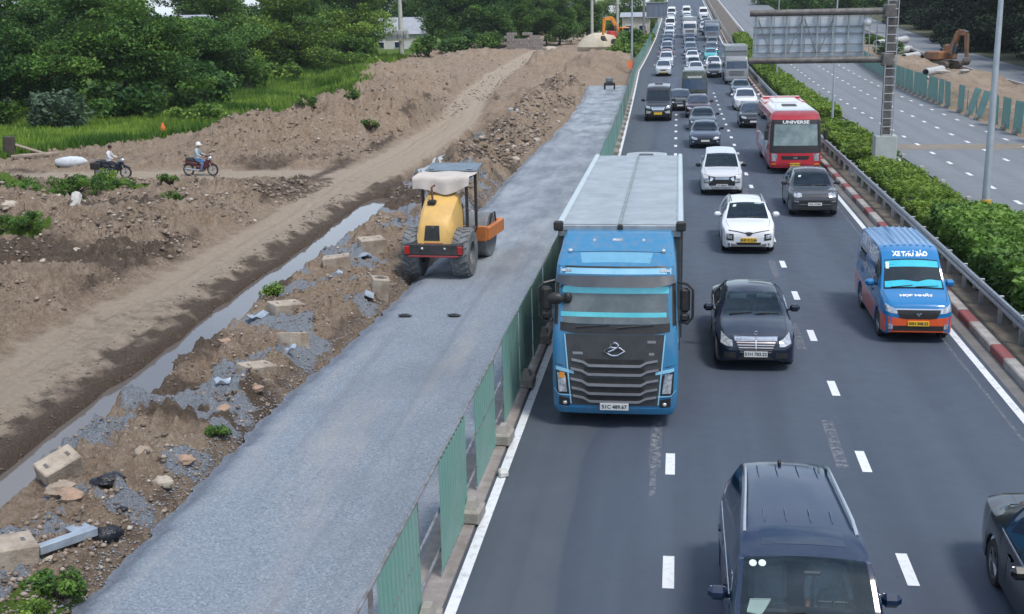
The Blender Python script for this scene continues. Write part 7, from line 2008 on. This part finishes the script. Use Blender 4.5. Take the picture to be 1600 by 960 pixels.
# uncountable rubble and clods
def rubble(label, n, sampler, smin, smax, seed, kind='rubble'):
    r = np.random.default_rng(seed); x, y = sampler(r, n); z = ground_h(x, y); n = len(x)
    base = np.array([(0, 0, -1), (1, 0, -.1), (.2, .95, .05), (-.85, .5, -.1), (-.75, -.6, .1), (.35, -.9, 0), (.1, .1, .8)]); fs = np.array([(0, 2, 1), (0, 3, 2), (0, 4, 3), (0, 5, 4), (0, 1, 5), (6, 1, 2), (6, 2, 3), (6, 3, 4), (6, 4, 5), (6, 5, 1)])
    s = smin * (smax / smin) ** (r.random(n) ** 2.2) * np.clip(y / 45, .75, 1.5)
    a = r.uniform(0, 6.28, n); ca, sa = np.cos(a), np.sin(a)
    B = base[None] * (1 + r.normal(0, .18, (n, 7, 3))); B = B * s[:, None, None] * np.array([1, .8, .6])
    V = np.stack([B[..., 0] * ca[:, None] - B[..., 1] * sa[:, None] + x[:, None], B[..., 0] * sa[:, None] + B[..., 1] * ca[:, None] + y[:, None], B[..., 2] + z[:, None] + s[:, None] * .15], -1).reshape(-1, 3)
    F = (fs[None] + 7 * np.arange(n)[:, None, None]).reshape(-1, 3)
    me = bpy.data.meshes.new('rubble'); me.vertices.add(len(V)); me.vertices.foreach_set('co', V.astype(np.float32).ravel()); me.loops.add(F.size); me.polygons.add(len(F))
    me.loops.foreach_set('vertex_index', F.ravel().astype(np.int32)); me.polygons.foreach_set('loop_start', (np.arange(len(F)) * 3).astype(np.int32))
    at = me.attributes.new('tone', 'FLOAT', 'POINT'); at.data.foreach_set('value', np.repeat(r.random(n) ** 1.8, 7).astype(np.float32)); me.update(calc_edges=True)
    m = MATS.get('rubble_stone')
    if m is None:
        m, t, b = _nt('rubble_stone'); q = t.nodes.new("ShaderNodeAttribute"); q.attribute_name = 'tone'; rp = t.nodes.new("ShaderNodeValToRGB"); e = rp.color_ramp.elements
        e[0].color = (.14, .105, .08, 1); e[1].color = (.48, .43, .37, 1); e2 = rp.color_ramp.elements.new(.45); e2.color = (.25, .195, .15, 1); e3 = rp.color_ramp.elements.new(.9); e3.color = (.34, .285, .235, 1)
        t.links.new(q.outputs['Fac'], rp.inputs['Fac']); t.links.new(rp.outputs['Color'], b.inputs['Base Color']); b.inputs['Roughness'].default_value = .95
    me.materials.append(m); return tag(link('rubble', me), label, kind, kind='stuff')
def s_berm(r, n):
    y = 13 * (58 / 13) ** r.random(n); g_ = L(GRAVL, y); c_ = L(CHR, y); x = c_ + .1 + (g_ - c_ - .25) * r.random(n); k = fbm(x * .9, y * .9, 331, 3) + r.normal(0, .07, n) > .5; return x[k], y[k]
def s_left(r, n):
    y = 22 * (58 / 22) ** r.random(n); x = -16.9 - r.random(n) ** 1.4 * 16 * (y / 50); k = fbm(x * .5, y * .5, 301, 3) + r.normal(0, .06, n) > .5; return x[k], y[k]
def s_far(r, n):
    y = 62 * (135 / 62) ** r.random(n); g_ = L(GRAVL, y); x = g_ - .3 - r.random(n) * 4.3; k = fbm(x * .3, y * .3, 311, 2) > .4; return x[k], y[k]
def s_bank(r, n):
    y = 15 * (54 / 15) ** r.random(n); c_ = L(CHL, y); return c_ - .05 - r.random(n) ** 1.5 * 1.5, y
def s_heap(r, n):
    y = 66 * (190 / 66) ** r.random(n); x = -18 - r.random(n) * 16 * (y / 90); k = (x > L(GRASSB, y) + .5); return x[k], y[k]
rubble('loose stones and clods on the dirt strip beside the ditch', 17000, s_berm, .015, .11, 401)
rubble('rubble and clods covering the slope left of the haul road', 22000, s_left, .025, .17, 402)
rubble('clods on the mud beyond the road roller', 9000, s_far, .03, .18, 403)
def s_edge(r, n):
    y = 11 * (60 / 11) ** r.random(n); return L(GRAVL, y) + .05 + r.normal(-.12, .22, n), y
ge = rubble('loose grey crushed stones spilt along the edge of the new road', 9000, s_edge, .012, .05, 406)
ge.data.materials[0] = mat('spilt_gravel', (.2, .22, .25), .9, c2=(.36, .38, .41), scale=8)
ge.location.z = .03
wb_ = rubble('small stones on the wet ditch bank', 2500, s_bank, .015, .08, 404)
wb_.data.materials[0] = mat('wet_stone', (.075, .058, .045), .8, c2=(.15, .12, .095), scale=4)
rubble('clods on the far dirt heaps', 7000, s_heap, .03, .13, 405)

# sacks, scrap cloth, posts
t = thing('white_sack', 'white sack lying at the edge of the cross track', 'sack', (-33.4, 63.0, gz(-33.4, 63) + .15), .1)
MB().ball((0, 0, .1), (.95, .38, .32), 14, 9, jit=.06, seed=4).build('sack', mat('sack_white', (.58, .61, .64), .8, c2=(.45, .48, .5), scale=4, bump=.3, bscale=8), t)
t = thing('pale_cloth', 'twisted pale cloth strip hanging down the left heap', 'cloth', (-23.6, 44.4, gz(-23.6, 44.4) + .12), 0)
pts = [(-.35, .9), (-.2, .5), (0, .1), (.12, -.3), (.3, -.8), (.5, -1.2)]
MB().tube([(a, b, gz(-23.6 + a, 44.4 + b) - gz(-23.6, 44.4) + .05) for a, b in pts], [.22, .2, .16, .13, .1, .06], 8).build('cloth', mat('cloth_grey', (.48, .46, .43), .9, c2=(.34, .32, .29), scale=6, bump=.4, bscale=9), t)
t = thing('culvert_post', 'bent pale concrete post standing in the far puddle', 'post', (-12.2, 88, -.5))
MB().box((0, 0, .85), (.32, .3, 1.7), .03, Matrix.Rotation(.08, 3, 'Y')).box((.35, .1, 1.2), (.22, .22, .9), .03, Matrix.Rotation(.5, 3, 'Y')).build('post', mat('post_concrete', (.44, .47, .47), .8, c2=(.34, .36, .36), scale=3), t)
t = thing('hose_loop', 'thin curved hose arching out of the ditch water', 'hose', (-11.9, 44.6, -.35))
MB().tube([(math.cos(a) * .45, .1 * math.sin(a * 2), math.sin(a) * .55) for a in np.linspace(-.3, 3.0, 12)], .03, 6).build('hose', mat('hose_grey', (.2, .21, .2), .7), t)
for i, (lb, x, y, rz, ln) in enumerate((('long pale timber lying on the far mud', -12.6, 113, .1, 3.2), ('second timber beside the long one on the far mud', -12.9, 117, .05, 2.6), ('brown timber pile in the grass at the cross track', -37.5, 66.5, .5, 2.6))):
    t = thing('timber', lb, 'timber', (x, y, gz(x, y) + .15), rz); MB().box((0, 0, 0), (ln, .25, .16), .03).box((.15, .3, .02), (ln * .8, .2, .14), .03, .06).build('plank', mat('old_timber', (.34, .28, .22), .9, c2=(.22, .17, .13), scale=3), t)
t = thing('tree_stump', 'weathered stump with slanted boards in the grass left of the white sack', 'stump', (-40.0, 68.0, gz(-40, 68)), .3)
MB().bar((0, 0, -.1), (.1, 0, 1.25), .42, .34, 9).build('stump', BARK, t); MB().box((1.2, .2, .45), (2.4, .5, .08), .02, Matrix.Rotation(.35, 3, 'Y')).build('board', MATS['old_timber'], t)
tag(MB().lathe([(.28, 0), (.26, .05), (.06, .75), (.03, .75)], 14, axis='Z').box((0, 0, .02), (.5, .5, .04), .01).build('traffic_cone', mat('cone_orange', (.75, .16, .03), .6), None, loc=(-36.3, 82.0, gz(-36.3, 82) + .1)), 'orange traffic cone in the grass under the trees', 'traffic cone')
for (x, y, lb) in ((-8.4 + 1.0, 28.6, 'pale mud splash on the new road'),):
    pass
# dark asphalt lumps on the stone road
for (lb, x, y) in (('small black tar lump at the left on the stone road before the roller', -7.35, 31.3), ('small black tar lump right of the other on the stone road', -6.0, 31.4)):
    tag(MB().ball((0, 0, .03), (.2, .09, .05), 10, 6, jit=.2, seed=9).build('tar_lump', BAG, None, loc=(x, y, .01)), lb, 'tar lump')

# ---- transformer pole
up = thing('utility_pole', 'concrete utility pole with a transformer platform behind the dirt heap', 'utility pole', (-43.4, 190, gz(-43.4, 190)))
PCON = mat('pole_concrete', (.46, .46, .40), .8, c2=(.38, .38, .33), scale=2)
MB().bar((0, 0, 0), (0, 0, 12.5), .42, .26, 14).build('pole', PCON, up)
pf = MB()
for dy in (-.55, .55): pf.box((.2, dy, 2.7), (5.0, .12, .2)).box((-2.2, dy, 3.2), (.1, .1, 1.1)).box((1.0, dy, 3.2), (.1, .1, 1.1))
pf.box((-.6, -.55, 3.6), (3.3, .08, .1)); pf.box((-.6, .55, 3.6), (3.3, .08, .1))
pf.build('platform', mat('platform_paint', (.42, .40, .30), .7, c2=(.3, .27, .2), scale=3), up)
for (x, z) in ((-1.0, 0), (-.1, 0), (.8, 0)):
    tb = MB().box((x, 0, 3.5), (.7, .8, 1.3), .06).build('transformer', mat('transformer_grey', (.4, .44, .46), .5, c2=(.28, .3, .31), scale=3), up)
    for k in range(2): MB().lathe([(.05, 0), (.09, .05), (.05, .1), (.09, .15), (.05, .2), (.04, .35)], 8, o=(x - .15 + .3 * k, 0, 4.15), axis='Z').build('insulator', PCON, tb)
for zz in (6.2, 8.6): MB().box((0, -.1, zz), (2.2, .12, .14)).build('cross_arm', RUSTY, up)
MB().bar((2.9, .3, 0), (2.9, .3, 2.7), .09, .09, 8).build('prop', RUSTY, up)

# ---- lamp post, sign and barrier by the far fence
lamp_post('grey lamp post with an orange barrier at its foot by the far fence', -5.75, 152, .6, .16, 11.5, False)
t = thing('plastic_barrier', 'orange plastic barrier at the foot of the far lamp post', 'barrier', (-5.9, 150.5, rz_(150) + .3))
MB().prism([(-.3, 0), (.3, 0), (.12, .9), (-.12, .95)], -.28, .28, 'YZ').build('barrier', mat('barrier_orange', (.75, .17, .06), .6), t)
g2 = thing('sign_gantry', 'small dark gantry sign back above the far left lane edge', 'sign gantry', (-6.4, 225, rz_(225)))
MB().bar((0, 0, -1), (0, 0, 8), .25, .2, 10).build('column', GREYST, g2)
MB().box((2.3, .1, 4.3), (3.7, .1, 2.7), .02).build('sign_panel', mat('blue_grey_sign', (.16, .2, .26), .5, .2, c2=(.13, .165, .21), scale=1), g2)
for x in (.9, 1.8, 2.8, 3.7): MB().box((x, -.02, 4.3), (.1, .1, 2.8)).build('rib', GREYST, g2)
for z in (2.95, 5.6): MB().bar((0, 0, z), (4.4, 0, z), .12, .1, 8).build('arm', GREYST, g2)

# ---- walls and buildings
bw = thing('broken_wall', 'broken grey block wall at the edge of the dense wood', 'wall', (-30, 211, gz(-30, 211) - .3))
WB = mat('old_block_wall', (.30, .27, .25), .9, c2=(.22, .19, .17), scale=1.5, bump=.4, bscale=6); bk_ = MB().box((0, 0, 0), (.86, .35, .5), .03); bkm = mesh_from('block', bk_.v, bk_.f, WB, smooth=0)
rr = random.Random(5)
for j in range(6):
    for i in range(8):
        x = .45 + i * .9 + (.45 if j % 2 else 0)
        if x > 6.9 or (j > 3 and rr.random() < .4) or (j > 4 and i > 4): continue
        o = link('block', bkm, bw, (x, rr.uniform(-.04, .04), .25 + j * .52)); o.rotation_euler = (0, 0, rr.uniform(-.05, .05))
def house(name, label, loc, w, d, h, wall, roof, rz=0, wins=2, rh=1.4):
    t = thing(name, label, 'building', loc, rz)
    MB().box((0, 0, h / 2), (w, d, h), .02).build('wall', wall, t)
    v = [(-w / 2 - .4, -d / 2 - .5, h - .02), (w / 2 + .4, -d / 2 - .5, h - .02), (w / 2 + .4, d / 2 + .5, h - .02), (-w / 2 - .4, d / 2 + .5, h - .02), (-w / 2 - .4, 0, h + rh), (w / 2 + .4, 0, h + rh)]
    MB().add(v, [(0, 1, 5, 4), (2, 3, 4, 5), (0, 4, 3), (1, 2, 5), (0, 3, 2, 1)]).build('roof', roof, t, 0)
    for k in range(wins):
        x = -w / 2 + w * (k + .5) / wins
        o = MB().box((x, -d / 2 - .03, h * .55), (min(1.4, w / wins * .6), .08, 1.2), .02).build('window', WHITEP, t); MB().box((x, -d / 2 - .08, h * .55), (min(1.2, w / wins * .5), .03, 1.0), .01).build('pane', DGLASS, o)
    MB().box((w / 2 - .9, -d / 2 - .03, 1.05), (.95, .08, 2.1), .02).build('door', RUSTY, t)
    return t
WWALL = mat('white_wall', (.68, .70, .72), .8, c2=(.58, .6, .62), scale=.8); GROOF = mat('grey_roof_sheet', (.36, .38, .42), .6, c2=(.28, .3, .34), scale=1.2); RROOF = mat('red_roof', (.36, .10, .07), .8, c2=(.26, .08, .06), scale=1.5)
house('shed', 'pale building with a wide grey sheet roof behind the transformer pole', (-54, 228, 0), 13, 9, 4.3, WWALL, GROOF, .15, 4, 3.0)
house('house', 'white house showing through the gap between the left trees', (-69, 171, 0), 8, 6, 7.4, WWALL, GROOF, .3, 3, 1.0)
house('house', 'low white house behind the dark tree trunk at the grass', (-62.5, 186, 0), 9, 5, 2.6, WWALL, GROOF, .2, 3, .8)
house('house', 'small white and red roofed house glimpsed under the leftmost tree', (-66, 117, -.2), 7, 5, 2.6, WWALL, RROOF, .5, 3, 1.4)
house('building', 'cream building beside the far excavator at the highway edge', (-8.0, 232, 2.0), 5, 6, 4.6, mat('cream_wall', (.55, .53, .44), .8, c2=(.45, .43, .36), scale=1), GROOF, 0, 2, .8)
cl = thing('covered_stockpile', 'cream tarpaulin covered pile beside the far excavator', 'stockpile', (-12.8, 200, gz(-12.8, 200)))
MB().ball((0, 0, .6), (3.4, 2.4, 2.2), 14, 8, jit=.12, seed=3).build('tarpaulin', mat('cream_tarp', (.58, .52, .40), .9, c2=(.46, .41, .32), scale=1.5, bump=.4, bscale=3), cl)
rb = thing('red_container', 'red canopy of a machine beside the far excavator', 'container', (-9.9, 201, gz(-9.9, 201) + 2.0), .3)
MB().box((0, 0, 1.6), (3.2, 2.2, 1.1), .08, Matrix.Rotation(.12, 3, 'Y')).build('canopy', mat('signal_red', (.6, .06, .05), .5, c2=(.5, .05, .045), scale=2), rb)
for (x, y) in ((-1.3, -.9), (1.3, -.9), (-1.3, .9), (1.3, .9)): MB().box((x, y, .2), (.1, .1, 1.9)).build('leg', RUSTY, rb)
for (x, y, lb) in ((-15.0, 214, 'pale pole rising from the far wood left of the excavator'), (-11.2, 226, 'second pale pole beyond the far stockpile')):
    t = thing('utility_pole', lb, 'utility pole', (x, y, gz(x, y))); MB().bar((0, 0, 0), (0, 0, 13), .28, .18, 10).build('pole', PCON, t); MB().box((0, 0, 11.5), (2, .1, .12)).build('cross_arm', RUSTY, t)

# ---- pipes and debris on the right
PIPE = mat('concrete_pipe', (.52, .54, .55), .8, c2=(.4, .42, .43), scale=1.5)
def pipe(lb, a, b, r_):
    a = Vector(a); b = Vector(b); t = thing('concrete_pipe', lb, 'pipe', a); d = b - a; n = d.normalized(); u = n.orthogonal().normalized(); w = n.cross(u); v = []; N = 16
    for (q, rr_) in ((0, r_), (1, r_), (1, r_ * .82), (0, r_ * .82)):
        for i in range(N): an = 6.2832 * i / N; v.append(d * q + (u * math.cos(an) + w * math.sin(an)) * rr_)
    f = [(k * N + i, k * N + (i + 1) % N, ((k + 1) % 4) * N + (i + 1) % N, ((k + 1) % 4) * N + i) for k in range(4) for i in range(N)]
    MB().add(v, f).build('pipe', PIPE, t); c = MB(); c.tube([d * .96 + (u * math.cos(an) + w * math.sin(an)) * r_ for an in np.linspace(0, 6.2832, 17)[:-1]], r_ * .12, 6, closed=True); c.build('collar', PIPE, t)
G2 = 'pipes on the right work site'
pipe('upper of the two large pale pipes behind the gantry column', (27.5, 178, 2.6), (33.5, 190, 2.8), .55)
pipe('lower of the two large pale pipes behind the gantry column', (26.8, 172, 1.5), (33.0, 184, 1.6), .55)
pipe('pale pipe with an open dark end on the dirt left of the excavator', (26.3, 150, 1.9), (29.0, 156, 1.9), .4)
pipe('short pale pipe in front of the excavator track', (25.6, 133, 1.0), (28.4, 138.5, 1.0), .42)
for i, (lb, x, y, s) in enumerate((('white broken slab before the excavator', 26.6, 130, .6), ('pale broken slab lying right of the white one', 28.2, 127, .55), ('small pale chunk near the green panels', 25.2, 129, .4), ('grey chunk between the slabs', 27.4, 131.5, .45))):
    tag(MB().ball((0, 0, .2), (s, s * .7, s * .4), 7, 5, jit=.25, seed=i + 20).build('concrete_slab', PALE, None, 20, loc=(x, y, float(soil_r(np.array([x]), np.array([y]))[0]))), lb, 'slab')
tag(MB().ball((0, 0, 0), (.22, .22, .22), 12, 8).build('camera_dome', WHITEP, gt, 40, loc=(-1.05, .1, 7.15)))
# ================================================================== HAZE
hz = MB().box((0, 770, 14), (2990, 1650, 33)).build('haze', mat('haze_unused', (1, 1, 1)), None, 0)
m = bpy.data.materials.new('hazy_air'); m.use_nodes = True; nt = m.node_tree
nt.nodes.remove(nt.nodes["Principled BSDF"]); pvn = nt.nodes.new("ShaderNodeVolumePrincipled")
pvn.inputs['Color'].default_value = (.86, .92, 1, 1); pvn.inputs['Density'].default_value = .00014; pvn.inputs['Anisotropy'].default_value = .2
nt.links.new(pvn.outputs[0], nt.nodes["Material Output"].inputs['Volume'])
hz.data.materials.clear(); hz.data.materials.append(m); tag(hz, 'thin pale daytime haze', 'haze', kind='stuff')
